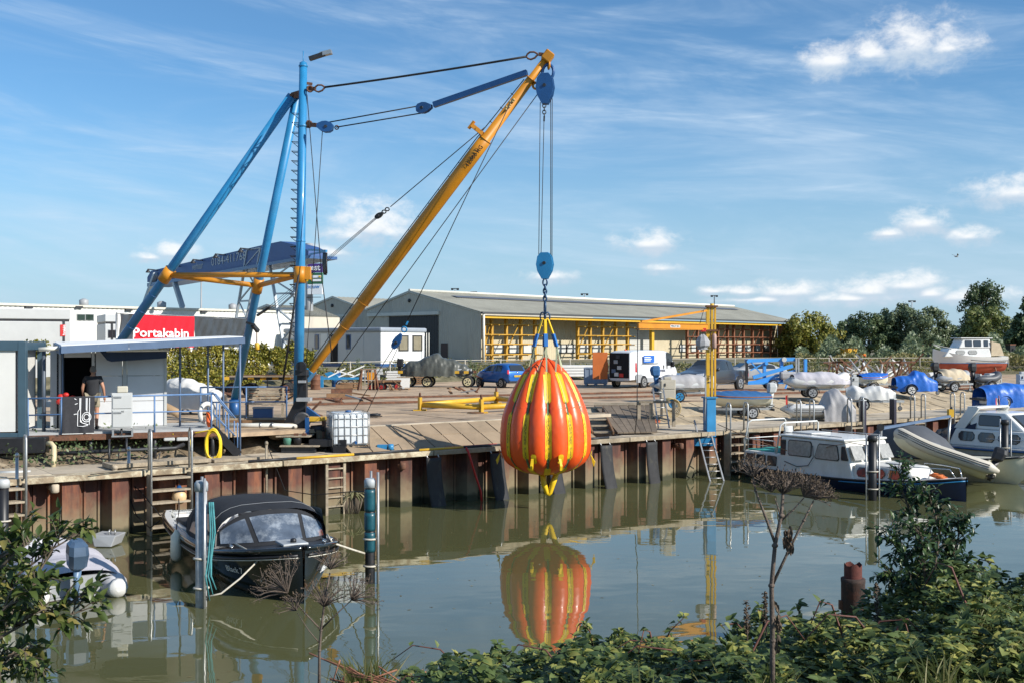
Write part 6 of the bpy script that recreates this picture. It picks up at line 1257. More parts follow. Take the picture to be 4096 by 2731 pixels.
# ------------------------------------------------------------ vehicles
def car(name,label,cat,loc,rz,L,Wd,prof,belt,paint,windows,wheels,r,extra=None,tumble=.80,rim=None,zb=.26):
    """prof: [(x, top height)] from the rear (x=0) to the nose (x=L); belt(x) is the height where the glass begins"""
    t = thing(name,label,cat,loc,rz,None); rings = []
    for x,zt in prof:
        zb_ = belt(x); e = min(1,.80 + .9 * min(x,L - x) / L * 1.6) if 0 < x < L else .86; w_ = Wd / 2 * min(1,e); zl = min(zt - .02,zb_); wt = w_ * (tumble if zt > zb_ + .12 else .93)
        low = zb + (.1 if x < .15 or x > L - .15 else 0)
        half = [(0,low),(w_ * .9,low),(w_,low + .14),(w_ * 1.01,(low + zl) / 2),(w_,zl - .03),(w_ * .985,zl),(wt * 1.02,zt - .07 if zt > zb_ + .12 else zt - .02),(wt * .86,zt),(0,zt + .02)]
        rings.append([V((x,y,z)) for y,z in half] + [V((x,-y,z)) for y,z in reversed(half[1:-1])])
    body = MB().loft(rings).build('body',paint,t,local=True,sub=1)
    def topz(x):
        for (a,za),(b,zb2) in zip(prof,prof[1:]):
            if a <= x <= b: return za + (zb2 - za) * (x - a) / max(1e-5,b - a)
        return prof[-1][1]
    for x0,x1 in windows:     # side glass, both sides
        for sd in (-1,1):
            vs = []
            for k in range(5):
                x = x0 + (x1 - x0) * k / 4; zt = topz(x); zb_ = belt(x); w_ = Wd / 2; wt = w_ * tumble
                za,zc_ = zb_ + .03,max(zb_ + .06,zt - .11); f = lambda z: (w_ * .985 + (wt * 1.02 - w_ * .985) * (z - zb_) / max(.05,zt - .07 - zb_)) + .012
                vs += [V((x,sd * f(za),za)),V((x,sd * f(zc_),zc_))]
            MB().add(vs,[(2 * k,2 * k + 2,2 * k + 3,2 * k + 1) for k in range(4)],True).build('side_window',glass,t,local=True)
    for x in wheels:
        for sd in (-1,1):
            o = wheel((x,sd * (Wd / 2 - .06),r),r,.22,(0,1,0),None,None,rim or steel); o.parent = t
            MB().lathe((x,sd * (Wd / 2 - .06),r),[(r * 1.16,-.09),(r * 1.16,.085)],20,axis=(0,1,0)).build('wheel_arch',black,t,local=True)
    if extra: extra(t,topz)
    return t
def quad(t,nm,mm,pts,out=(0,0,0)): return MB().prism([V(p) for p in pts],V(out)).build(nm,mm,t,local=True)
carblue = mat('metallic_blue',(.012,.12,.42),.3,.3,var=.03,coat=.8); carwhite = mat('van_white',(.66,.67,.68),.35,var=.03,coat=.5,scale=1); cargrey = mat('anthracite',(.035,.038,.045),.3,.15,var=.04,coat=.8)
lampred = mat('lamp_red',(.5,.01,.015),.2,coat=.5); lampclear = mat('lamp_clear',(.6,.62,.65),.1,.3,coat=.6); platey = mat('plate_yellow',(.75,.5,.02),.5)
# blue hatchback seen from its rear left
def aygo(t,topz):
    quad(t,'rear_window',glass,((-.0 + .06,-.52,1.0),(.06,.52,1.0),(.24,.45,1.36),(.24,-.45,1.36)),(-.02,0,.01))
    for s_ in (-1,1): quad(t,'tail_lamp',lampred,((.03,s_ * .62,.84),(.03,s_ * .77,.84),(.08,s_ * .74,1.08),(.08,s_ * .62,1.08)),(-.03,0,0))
    quad(t,'bumper',black,((-.03,-.66,.3),(-.03,.66,.3),(-.03,.66,.42),(-.03,-.66,.42)),(.06,0,0)); o = quad(t,'number_plate',platey,((-.02,-.27,.66),(-.02,.27,.66),(-.02,.27,.77),(-.02,-.27,.77)),(-.02,0,0))
    quad(t,'windscreen',glass,((2.18,-.56,1.32),(2.18,.56,1.32),(2.72,.64,.98),(2.72,-.64,.98)),(.01,0,.02))
    for s_ in (-1,1): MB().ball((2.35,s_ * .86,1.0),.09,8,6,(.8,1,.8)).build('door_mirror',carblue,t,local=True,)
    for s_ in (-1,1): quad(t,'door_handle',black,((1.35,s_ * .815,.9),(1.55,s_ * .815,.9),(1.55,s_ * .815,.93),(1.35,s_ * .815,.93)),(0,s_ * .02,0))
    MB().ball((0.02,0,.93),.05,8,6,(.3,1.2,.9)).build('badge',chrome,t,local=True)
ap = [(0,.62),(.02,.95),(.08,1.02),(.26,1.38),(.5,1.45),(1.1,1.47),(1.7,1.44),(2.2,1.33),(2.75,.99),(3.1,.90),(3.36,.76),(3.42,.55)]
HD = R(127); c = at(2035,1548); d = V((math.cos(HD),math.sin(HD),0)); t = car('parked_car','small metallic blue hatchback parked before the shed','car',c - d * .9,HD,3.42,1.62,ap,lambda x: .96,carblue,((.62,1.28),(1.36,2.28)),(.55,2.85),.28,aygo)
text('83-PES-6',ink,t,t.location + Matrix.Rotation(HD,3,'Z') @ V((-.045,0,.715)),Matrix.Rotation(HD,3,'Z') @ V((0,-1,0)),V((0,0,1)),.1,width=.45)
# white panel van, rear doors open
def van(t,topz):
    W2 = 1.0
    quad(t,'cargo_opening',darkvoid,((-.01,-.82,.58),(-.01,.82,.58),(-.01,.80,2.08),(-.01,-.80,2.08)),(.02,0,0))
    for k,(y,z,mm) in enumerate(((.3,.8,whitecov),(.1,1.2,ltgrey),(.35,1.55,grey),(.5,1.0,bluegrey),(.2,1.85,darksteel),(-.05,.75,redm))): MB().box((-.03,y,z),(.05,.28,.22)).build('cargo_box',mm,t,local=True)
    for y0,side_ in ((.95,1),(-.95,-1)):
        hinge = V((-.02,y0,0)); out = V((-.6,.62 * side_,0)).normalized() if side_ > 0 else V((-.98,-.2,0)).normalized(); w_ = .92
        o = MB().prism([hinge + V((0,0,.5)),hinge + out * w_ + V((0,0,.5)),hinge + out * w_ + V((0,0,2.12)),hinge + V((0,0,2.12))],V((-out.y,out.x,0)) * .05).build('rear_door',orangeboard if side_ > 0 else carwhite,t,local=True,bevel=.01)
        if side_ < 0:
            nn_ = V((out.y,-out.x,0)); p = hinge + out * .2 + nn_ * .01; MB().prism([p + V((0,0,1.55)),p + out * .55 + V((0,0,1.55)),p + out * .55 + V((0,0,1.85)),p + V((0,0,1.85))],nn_ * .01).build('door_sign',bluetarp,o,local=True)
    for s_ in (-1,1): quad(t,'tail_lamp',lampred,((.0,s_ * 1.0,.95),(.14,s_ * 1.0,.95),(.12,s_ * 1.0,1.5),(.0,s_ * 1.0,1.5)),(0,s_ * .03,0))
    quad(t,'windscreen',glass,((4.28,-.72,1.95),(4.28,.72,1.95),(4.9,.84,1.25),(4.9,-.84,1.25)),(.02,0,.02))
    for s_ in (-1,1):
        quad(t,'lower_cladding',grey,((.1,s_ * 1.0,.32),(5.1,s_ * 1.0,.32),(5.1,s_ * 1.0,.58),(.1,s_ * 1.0,.58)),(0,s_ * .025,0)); quad(t,'side_rubbing',grey,((.05,s_ * 1.0,.5),(.75,s_ * 1.0,.5),(.75,s_ * 1.0,.82),(.05,s_ * 1.0,.82)),(0,s_ * .028,0))
        MB().box((4.28,s_ * 1.12,1.35),(.12,.2,.34)).build('door_mirror',black,t,local=True,bevel=.03)
        quad(t,'door_rail',darksteel,((.75,s_ * 1.005,1.42),(2.6,s_ * 1.005,1.42),(2.6,s_ * 1.005,1.45),(.75,s_ * 1.005,1.45)),(0,s_ * .012,0)); quad(t,'door_seam',grey,((2.65,s_ * 1.005,.6),(2.665,s_ * 1.005,.6),(2.665,s_ * 1.005,1.95),(2.65,s_ * 1.005,1.95)),(0,s_ * .008,0)); quad(t,'door_seam',grey,((3.55,s_ * 1.005,.6),(3.565,s_ * 1.005,.6),(3.565,s_ * 1.005,1.95),(3.55,s_ * 1.005,1.95)),(0,s_ * .008,0))
        for x in (3.3,3.7): quad(t,'door_handle',black,((x,s_ * 1.005,1.1),(x + .09,s_ * 1.005,1.1),(x + .09,s_ * 1.005,1.32),(x,s_ * 1.005,1.32)),(0,s_ * .02,0))
    sg_ = quad(t,'door_sign',bluetarp,((.95,-1.005,1.5),(2.2,-1.005,1.5),(2.2,-1.005,1.93),(.95,-1.005,1.93)),(0,-.012,0))
    for k in range(3): quad(t,'sign_line',whiteink,((1.02,-1.02,1.60 + k * .1),(1.75 + .12 * (k % 2),-1.02,1.60 + k * .1),(1.75 + .12 * (k % 2),-1.02,1.64 + k * .1),(1.02,-1.02,1.64 + k * .1)),(0,-.006,0))
    MB().lathe((.5,0,2.2),[(.06,0),(.07,.06),(.03,.12)],10).build('beacon',orange_m,t,local=True)
vp_ = [(0,1.5),(.0,2.1),(.12,2.2),(.5,2.24),(3.6,2.25),(4.1,2.18),(4.35,1.98),(4.95,1.22),(5.25,1.05),(5.4,.8),(5.42,.5)]
HV = R(52); c = at(2470,1548); t = car('panel_van','white panel van with rear doors open beside the pallet box','van',c + V((.15,-.6,0)),HV,5.42,2.02,vp_,lambda x: 1.25,carwhite,((3.68,4.42),),(.95,4.35),.34,van,.96,zb=.3)
rv = Matrix.Rotation(HV,3,'Z'); text('DE RUITER',mat('van_lettering',(.02,.03,.08),.5),t,t.location + rv @ V((2.75,-1.04,.98)),rv @ V((1,0,0)),V((0,0,1)),.2,width=1.5,bold=.004); text('N',mat('van_logo',(.02,.12,.45),.5),t,t.location + rv @ V((2.5,-1.045,1.0)),rv @ V((1,0,0)),V((0,0,1)),.42,bold=.015)
m = MB(); m.ring((2.5,-1.04,1.0),.24,.018,(0,1,0),18,5); m.build('logo_ring',MATS['van_logo'],t,local=True)
# grey pick-up
def pick(t,topz):
    quad(t,'windscreen',glass,((3.05,-.62,1.70),(3.05,.62,1.70),(3.72,.74,1.18),(3.72,-.74,1.18)),(.01,0,.02)); quad(t,'bed_floor',black,((.12,-.72,1.0),(1.5,-.72,1.0),(1.5,.72,1.0),(.12,.72,1.0)),(0,0,.07))
    for s_ in (-1,1): quad(t,'headlamp',lampclear,((5.02,s_ * .55,.86),(4.85,s_ * .86,.88),(4.8,s_ * .86,1.02),(5.0,s_ * .52,.98)),(.05,0,0)); MB().ball((3.55,s_ * 1.0,1.2),.12,8,6,(.7,1,.8)).build('door_mirror',cargrey,t,local=True); quad(t,'sill_bar',chrome,((1.7,s_ * .92,.35),(3.9,s_ * .92,.35),(3.9,s_ * .92,.4),(1.7,s_ * .92,.4)),(0,s_ * .04,0)); quad(t,'tail_lamp',lampred,((-.02,s_ * .8,.75),(-.02,s_ * .92,.75),(-.02,s_ * .92,1.1),(-.02,s_ * .8,1.1)),(-.03,0,0))
    quad(t,'grille',black,((5.14,-.5,.72),(5.14,.5,.72),(5.06,.5,.92),(5.06,-.5,.92)),(.03,0,0)); quad(t,'number_plate',platey,((5.16,-.26,.52),(5.16,.26,.52),(5.16,.26,.62),(5.16,-.26,.62)),(.02,0,0))
pp = [(0,.9),(.0,1.12),(.1,1.14),(1.5,1.15),(1.56,1.16),(1.62,1.65),(1.9,1.76),(2.7,1.78),(3.05,1.70),(3.75,1.18),(4.2,1.10),(4.9,1.0),(5.12,.8),(5.15,.5)]
HP = R(229); c = at(2905,1556); d = V((math.cos(HP),math.sin(HP),0)); car('pickup_truck','dark grey pick-up truck parked behind the jib crane','pickup truck',c - d * .9,HP,5.15,1.86,pp,lambda x: 1.16,cargrey,((1.72,2.25),(2.35,3.25)),(.95,4.15),.38,pick,.82,zb=.36)
def sal(t,topz): quad(t,'windscreen',glass,((2.9,-.55,1.36),(2.9,.55,1.36),(3.5,.66,.98),(3.5,-.66,.98)),(.01,0,.02))
sp_ = [(0,.7),(.05,1.0),(.6,1.06),(1.1,1.36),(1.8,1.45),(2.6,1.42),(3.55,.98),(4.2,.9),(4.45,.7),(4.5,.5)]
car('parked_car','silver-grey saloon parked behind the blue boom lift','car',GX(3135,72,YZ),R(190),4.5,1.76,sp_,lambda x: .98,grey,((.95,1.7),(1.8,3.0)),(.85,3.55),.31,sal)
# ------------------------------------------------------------ blue boom lift on its trailer
c = at(3090,1556); t = thing('boom_lift','light blue folded trailer boom lift next to the pick-up','boom lift',c,R(4)); bl_m = mat('lift_blue',(.05,.28,.68),.4,var=.08,coat=.2); k = c.y / F
def L2(px,py,y=0.): return V(((px - 3090) * k,y,(1556 - py) * k))
for a,b,w_,h_ in (((2978,1442),(3180,1436),.16,.2),((3010,1508),(3172,1462),.16,.2),((3000,1530),(3190,1480),.12,.14),((2985,1530),(3130,1512),.14,.16),((3000,1445),(3050,1500),.07,.07),((3060,1450),(3000,1480),.07,.07)):
    MB().beam(L2(*a),L2(*b),w_,h_).build('boom_arm',bl_m,t,local=True)
for px,y0,y1 in ((3132,1438,1525),(3062,1450,1520),(3230,1436,1500)): MB().beam(L2(px,y0,.25),L2(px,y1,.25),.16,.2).build('outrigger',bl_m,t,local=True)
MB().beam(L2(2985,1532),L2(3160,1528),.5,.12).build('chassis',bl_m,t,local=True); MB().beam(L2(3150,1520,-.2),L2(3108,1568,-1.2),.08).build('drawbar',bl_m,t,local=True)
for sd in (-.5,.5): o = wheel((L2(3082,1540).x,sd,.3),.3,.18,(0,1,0),None,None,grey); o.parent = t
for px in (2980,2986): MB().beam(L2(px,1436,-.1),L2(px,1528,-.1),.06,.1).build('folded_leg',darksteel,t,local=True)
for px in (3184,3194): MB().beam(L2(px,1432,-.1),L2(px,1508,-.1),.09,.1).build('basket_bar',steel,t,local=True)
MB().box(L2(3145,1500,-.3),(.95,.4,.45)).build('motor_cover',canvasgrey,t,local=True,bevel=.12); MB().lathe(L2(3134,1437,-.15),[(.14,-.05),(.14,.05)],16,axis=(0,1,0)).build('pivot_cover',ltgrey,t,local=True)
for px,py in ((3062,1452),(2988,1445)): MB().lathe(L2(px,py,-.12),[(.1,-.05),(.1,.05)],12,axis=(0,1,0)).build('pivot',bl_m,t,local=True)
for a in ((3105,1580),(3090,1595)): MB().lathe(L2(*a,-1.2),[(.12,-.05),(.12,.05)],12,axis=(0,1,0)).build('jockey_wheel',rustm,t,local=True)
# red flag stub, scrap heap of trestles, yellow bins beyond
t = thing('trestle_heap','tangled heap of rusty trestles and poles by the fence','scrap heap',GX(3500,74,YZ)); r_ = random.Random(12)
for i in range(46):
    px = r_.uniform(3320,3650); Y = r_.uniform(72,80); a = D(px,r_.uniform(1490,1512),Y); a.z = max(a.z,YZ + .05); b = a + V((r_.uniform(-1.6,1.6),r_.uniform(-.8,.8),r_.uniform(.1,1.5))); MB().beam(a,b,.07 + .04 * r_.random()).build('pole',(rustm,brownwood,steel,whitecov)[i % 4 if i % 7 else 3],t)
for px in (3330,3365,3560,3620):
    p = GX(px,72,YZ)
    for sx in (-.5,.5): MB().beam(p + V((sx,0,0)),p + V((sx * .3,0,1.35)),.09).build('trestle_leg',rustm,t)
    MB().beam(p + V((-.6,0,1.38)),p + V((.7,0,1.42)),.1).build('trestle_top',rustm,t)
for lab,px,y0,y1,w_,Y in (('yellow skip box standing beyond the fence',3395,1395,1427,38,105),('small yellow box on the ground beyond the fence',3368,1418,1426,12,104),('orange drum beyond the fence',3443,1415,1430,10,103)):
    a,b = D(px - w_ / 2,y1,Y),D(px + w_ / 2,y0,Y); t = thing('yellow_box',lab,'box',V(((a.x + b.x) / 2,Y,LZ)),.3,group='yellow boxes beyond the fence'); h_ = b.z - LZ; MB().box((0,0,h_ / 2),(b.x - a.x,1.2,h_),taper=1.08).build('body',yellow2 if 'orange' not in lab else orange_m,t,local=True); MB().box((0,0,h_),((b.x - a.x) * 1.12,1.3,.08)).build('rim',yellow,t,local=True)
for lab,px,y0,w_,Y in (('tall black dolphin pile beyond the fence, left of the red-hulled cruiser',3733,1380,22,112),('tall black dolphin pile beyond the fence, right of the red-hulled cruiser',4042,1380,26,110)):
    p = GX(px,Y,LZ - .3); zt = D(px,y0,Y).z; t = thing('dolphin_pile',lab,'pile',p,.3,group='black dolphin piles'); m = MB(); m.box((0,0,(zt - p.z) / 2),(w_ * Y / F,w_ * Y / F,zt - p.z)); m.build('shaft',black,t,local=True); MB().box((0,0,zt - p.z + .05),(w_ * Y / F * 1.1,w_ * Y / F * 1.1,.12)).build('cap',rustm,t,local=True)
for lab,px,Y in (('thin brown post left of the black piles',3690,112),('thin brown post between the trees and fence',3340,115),('thin brown post right of the cruiser wheelhouse',4006,112)): p = GX(px,Y,LZ - .2); t = thing('timber_post',lab,'post',p,group='thin posts beyond the fence'); MB().tube(p,p + V((0,0,D(px,1382,Y).z - p.z)),.16,.13,n=8).build('shaft',brownwood,t); MB().lathe(p + V((0,0,D(px,1382,Y).z - p.z)),[(.14,0),(.05,.06)],8).build('cap',rustm,t)
# ------------------------------------------------------------ boats: shared building
def hullpart(L,st,f0,f1,n=8,inset=0.):
    """st: (x share, half beam, keel z, sheer z, fullness). One skin between two height functions f0(zk, zs), f1(zk, zs)"""
    m = MB(); rows = []
    for u_,b,zk,zs,p in st:
        z0,z1 = f0(zk,zs),f1(zk,zs); r = []
        for i in range(n + 1):
            z = z0 + (z1 - z0) * i / n; y = max(0,b * max(0,(z - zk) / max(1e-4,zs - zk)) ** p - inset); r.append((u_ * L,y,z))
        rows.append(r)
    for sd in (1,-1): m.loft([[V((x,y * sd,z)) for x,y,z in r] for r in rows],closed=False,caps=False)
    r = rows[0]; m.add([V((x,y,z)) for x,y,z in r] + [V((x,-y,z)) for x,y,z in reversed(r)],[tuple(range(2 * len(r)))]); return m
def edge(L,st,dz=0.,out=0.,x0=0.,x1=1.,n=40,sd=1):
    pts = []
    for i in range(n + 1):
        u_ = x0 + (x1 - x0) * i / n
        for a,b in zip(st,st[1:]):
            if a[0] <= u_ <= b[0]:
                k = (u_ - a[0]) / (b[0] - a[0]); pts.append(V((u_ * L,sd * (a[1] + (b[1] - a[1]) * k + out),a[3] + (b[3] - a[3]) * k + dz))); break
    return pts
def smooth_st(st,n=5):
    out = []
    for i in range(len(st) - 1):
        p0,p1,p2,p3 = st[max(0,i - 1)],st[i],st[i + 1],st[min(len(st) - 1,i + 2)]
        for k in range(n):
            t_ = k / n; out.append(tuple(.5 * (2 * b + (c - a) * t_ + (2 * a - 5 * b + 4 * c - d) * t_ ** 2 + (3 * b - a - 3 * c + d) * t_ ** 3) for a,b,c,d in zip(p0,p1,p2,p3)))
    out[0] = st[0]; return out + [st[-1]]
def deck(L,st,dz=-.02,x0=0.,x1=1.,inset=0.):
    m = MB(); a = edge(L,st,dz,-inset,x0,x1); n = len(a); vs = []
    for p in a: vs += [V((p.x,max(0,p.y),p.z)),V((p.x,0,p.z + .04)),V((p.x,-max(0,p.y),p.z))]
    return m.add(vs,[(3 * i + j,3 * i + 3 + j,3 * i + 4 + j,3 * i + 1 + j) for i in range(n - 1) for j in (0,1)],True)
def outboard(t,p,s_=1.,tilt=0.,cowl=None,mm=None):
    M_ = Matrix.Rotation(tilt,3,'Y'); f = lambda x,y,z: V(p) + M_ @ V((x * s_,y * s_,z * s_))
    m = MB(); m.loft([[f(x + a * w_,b * w_ * .72,z) for a,b in ((1,.5),(.6,1),(-.6,1),(-1,.6),(-1,-.6),(-.6,-1),(.6,-1),(1,-.5))] for x,z,w_ in ((-.10,.16,.11),(-.14,.24,.19),(-.17,.46,.22),(-.15,.60,.20),(-.12,.66,.12))],smooth=False); o = m.build('outboard_motor',cowl or black,t,local=True)
    m = MB(); m.loft([[f(x + a * w_,b * w_ * .5,z) for a,b in ((1,.5),(-1,1),(-1,-1),(1,-.5))] for x,z,w_ in ((-.12,.2,.12),(-.1,-.1,.09),(-.1,-.4,.08),(-.1,-.55,.06))]); m.tube(f(-.22,0,-.42),f(.12,0,-.42),.05 * s_,.03 * s_,n=8); m.box(f(-.1,0,-.33),(.3 * s_,.18 * s_,.02 * s_)); m.build('drive_leg',mm or cowl or grey,o,local=True)
    m = MB()
    for i in range(3): a = i * 2.1; m.prism([f(-.24,0,-.42),f(-.25,.13 * math.cos(a),-.42 + .13 * math.sin(a)),f(-.22,.13 * math.cos(a + .5),-.42 + .13 * math.sin(a + .5))],(.01,0,0))
    m.build('propeller',darksteel,o,local=True); return o
def tubes(L,B_,r,rise=.25,n=26):
    pts = []
    for i in range(n + 1):
        a = math.pi * (i / n); 
        pts.append(V((L * (.52 + .46 * math.sin(a)) - r,(B_ / 2 - r) * math.cos(a) * (1 if abs(math.cos(a)) > .3 else 1),r + rise * max(0,math.sin(a)) ** 2)))
    pts = [V((-.0,B_ / 2 - r,r)),V((L * .25,B_ / 2 - r,r))] + pts[1:-1] + [V((L * .25,-B_ / 2 + r,r)),V((0,-B_ / 2 + r,r))]
    return pts
def rib_boat(name,label,loc,rz,L,B_,r,tubem,cover=None,motor=True,cowl=None,stripes=False,tilt=None,group=None,hullm=None,cov_h=.32,seats=True):
    t = thing(name,label,'inflatable boat',loc,rz,group=group)
    if tilt is not None: t.rotation_euler = (tilt[0],tilt[1],rz)
    pts = tubes(L,B_,r); rs = [r] * len(pts); MB().pipe([V((-.35,pts[0].y,r))] + pts + [V((-.35,pts[-1].y,r))],[.05] + rs + [.05],14).build('tube',tubem,t,local=True)
    if stripes:
        for dz in (-.3,0.05,.35): MB().pipe([p + V((0,(1 if p.y > 0 else -1) * r * (1 - dz * dz) ** .5 * 1.0 if abs(p.y) > .02 else 0,dz * r)) + V((r * max(0,(p.x - L * .8) / L * 4),0,0)) for p in pts],.016,5).build('rubbing_strip',black,t,local=True)
    st_ = [(0,B_ / 2 - r,-.12,.12,.5),(.6,B_ / 2 - r,-.14,.14,.5),(.85,B_ / 3.2,-.02,.24,.7),(.96,.06,.22,.34,1)]
    hullpart(L,smooth_st(st_),lambda a,b: a,lambda a,b: b).build('hull',hullm or gelcoat,t,local=True); deck(L,smooth_st(st_),.0,0,.9).build('floor',grey,t,local=True)
    MB().box((.05,0,.25),(.06,B_ - 2 * r,.5)).build('transom',hullm or gelcoat,t,local=True)
    if seats and not cover: MB().box((L * .35,0,.38),(.28,B_ - 2 * r,.06)).build('thwart',whitecov,t,local=True); MB().box((L * .55,0,.35),(.4,.5,.35)).build('console',grey,t,local=True,bevel=.05)
    if cover: m = tarp(L * .98,B_ * .98,[(cov_h * .8,.9),(cov_h * 1.1,1),(cov_h,1),(cov_h * 1.15,1),(cov_h * 1.05,.96),(cov_h * .8,.8),(cov_h * .25,.3)],50,.012,.12,seed=int(L * 100)); m.v = [v + V((L * .48,0,r * 1.15)) for v in m.v]; m.build('cover',cover,t,local=True)
    if motor: outboard(t,(-.05,0,.45),1.,.0,cowl)
    return t
def trailer(label,loc,rz,L,hub,B_=1.25,zb=.42,group='boat trailers'):
    t = thing('boat_trailer',label,'trailer',loc,rz,group=group)
    for s_ in (-1,1): MB().beam((-.1,s_ * .42,zb),(L * .62,s_ * .42,zb),.06,.09).build('side_rail',steel,t,local=True); MB().beam((L * .62,s_ * .42,zb),(L * 1.02,0,zb),.06,.09).build('side_rail',steel,t,local=True)
    for x in (.1,L * .35,L * .62): MB().beam((x,-.42,zb + .04),(x,.42,zb + .04),.06,.06).build('cross_bar',steel,t,local=True)
    MB().beam((L * .28,-B_ / 2,.27),(L * .28,B_ / 2,.27),.06).build('axle',steel,t,local=True)
    for s_ in (-1,1):
        o = wheel((L * .28,s_ * B_ / 2,.26),.26,.15,(0,1,0),None,None,hub); o.parent = t; MB().grid(lambda u_,v_: V((L * .28 + .33 * math.cos(math.pi * u_),s_ * B_ / 2 + .1 * (2 * v_ - 1),.26 + .33 * math.sin(math.pi * u_))),10,1).build('mudguard',grey,t,local=True)
    MB().beam((L * .95,.05,zb),(L * .95,.05,.12),.05).build('jockey_stand',steel,t,local=True); o = wheel((L * .95,.05,.1),.1,.06,(0,1,0),None,None,grey); o.parent = t
    MB().beam((L * .85,0,zb),(L * .85,0,zb + .5),.06).build('bow_post',steel,t,local=True); MB().box((-.1,0,zb - .02),(.06,B_ + .2,.1)).build('lamp_board',darksteel,t,local=True); return t
def open_boat(name,label,loc,rz,L,B_,D_,hm,coverm,bottom=None,group=None,motor=False,sag=.12,rubb=None):
    st = smooth_st([(0,B_ * .42,0,D_,.35),(.35,B_ * .5,-.05,D_ * .97,.35),(.7,B_ * .42,-.02,D_ * 1.03,.5),(.92,B_ * .18,.12,D_ * 1.18,.8),(1,.01,.3,D_ * 1.28,1)])
    t = thing(name,label,'boat',loc,rz,group=group); hullpart(L,st,lambda a,b: a,lambda a,b: b).build('hull',hm,t,local=True)
    for sd in (1,-1): MB().pipe(edge(L,st,0,.01,sd=sd),.025,6).build('gunwale',rubb or varnish,t,local=True)
    if coverm:
        def fn(u_,v_):
            e = edge(L,st,.04,.03,u_ * .995,min(1,u_ * .995 + .001),1)[0]; k = 2 * v_ - 1; h = .22 * math.sin(math.pi * min(1,.15 + u_ * .8)) * (1 - abs(k) ** 1.6); dr = -.12 if abs(k) > .95 else 0
            return V((e.x,e.y * k * (1.03 if dr else 1),e.z + h + dr + .015 * math.sin(u_ * 40 + k * 5) * (1 - k * k)))
        MB().grid(fn,44,16).build('cover',coverm,t,local=True)
    if motor: outboard(t,(-.02,0,D_ * .9),.95,0,ltgrey)
    return t
# ------------------------------------------------------------ black sloop
SB = math.atan2(-.877,.48); s_loc = V((-7.75,27.2,0)); sloop = thing('black_sloop','glossy black sloop with black canvas hood moored in front of the stair ladder','boat',s_loc,SB)
SL = 8.0; sst = smooth_st([(0,.98,-.3,.74,.32),(.1,1.16,-.32,.70,.30),(.3,1.27,-.35,.67,.30),(.55,1.32,-.35,.70,.32),(.74,1.29,-.35,.80,.38),(.87,1.02,-.33,.92,.50),(.95,.55,-.3,1.0,.70),(1.0,.03,-.28,1.06,1.0)],6)
gloss = mat('gloss_black_hull',(.010,.012,.012),.12,var=.1,coat=.6,scale=1.5); chromeline = mat('cream_line',(.6,.58,.5),.4)
hullpart(SL,sst,lambda a,b: a,lambda a,b: b,12).build('hull',gloss,sloop,local=True)
for sd in (1,-1):
    MB().pipe(edge(SL,sst,-.02,.01,0,1,60,sd),.045,8).build('gunwale',gloss,sloop,local=True); MB().pipe(edge(SL,sst,-.15,.012,0,.995,60,sd),.03,6).build('rubbing_strake',black,sloop,local=True); MB().pipe(edge(SL,sst,-.19,.014,0,.995,60,sd),.011,5).build('strake_line',chromeline,sloop,local=True)
deck(SL,sst,.0,.74,1.0,.02).build('fore_deck',black,sloop,local=True)
inm = hullpart(SL,[x for x in sst if x[0] <= .78],lambda a,b: .12,lambda a,b: b - .0,6,inset=.12); inm.build('inner_lining',gelcoat,sloop,local=True)
MB().prism([(.15,-.95,.2),(6.0,-.95,.2),(6.0,.95,.2),(.15,.95,.2)],(0,0,.05)).build('sole',varnish,sloop,local=True)
def gunw(u0,u1):
    m = MB(); A_ = edge(SL,sst,.015,0,u0,u1,24); B2 = edge(SL,sst,.015,-.16,u0,u1,24)
    for sd in (1,-1): m.add([V((p.x,p.y * sd,p.z)) for p in A_] + [V((p.x,p.y * sd,p.z)) for p in B2],[(i,i + 1,26 + i,25 + i) for i in range(24)],True)
    return m
gunw(0,.76).build('side_deck',gelcoat,sloop,local=True)
MB().box((.25,0,.45),(.5,1.7,.5)).build('stern_seat',gelcoat,sloop,local=True,bevel=.05)
for sd in (-1,1): MB().box((1.6,sd * .78,.42),(2.2,.4,.42)).build('side_seat',gelcoat,sloop,local=True,bevel=.04); MB().box((1.7,sd * .75,.66),(1.6,.34,.08)).build('cushion',mat('black_cushion',(.02,.02,.022),.8) if 'black_cushion' not in MATS else MATS['black_cushion'],sloop,local=True,bevel=.03)
MB().box((2.6,.55,.62),(.5,.5,.5)).build('helm_stand',varnish,sloop,local=True,bevel=.03)
hoodm = mat('black_canvas',(.013,.014,.017),.8,var=.25,scale=4,bump=.2,bscale=40)
def arch(x,w_,zg,top,n=14): return [V((x,w_ * math.copysign(abs(math.cos(math.pi * i / n)) ** .55,math.cos(math.pi * i / n)),zg + (top - zg) * (math.sin(math.pi * i / n) ** .75))) for i in range(n + 1)]
MB().loft([arch(2.75,1.02,.70,1.15),arch(3.05,1.12,.70,1.38),arch(3.8,1.20,.70,1.56),arch(4.7,1.22,.72,1.62),arch(5.5,1.20,.76,1.57),arch(5.9,1.16,.80,1.50)],closed=False,caps=False).build('hood',hoodm,sloop,local=True)
for x,w_,top in ((3.05,1.125,1.395),(3.8,1.205,1.575),(5.5,1.205,1.585)): MB().pipe(arch(x,w_,.72,top),.004,5).build('hood_seam',grey if x > 4 else hoodm,sloop,local=True)
MB().loft([arch(2.1,.70,.72,.95),arch(2.3,.8,.72,1.22),arch(2.6,.88,.72,1.3),arch(2.9,.9,.72,1.15)],closed=False,caps=False).build('folded_hood',hoodm,sloop,local=True)
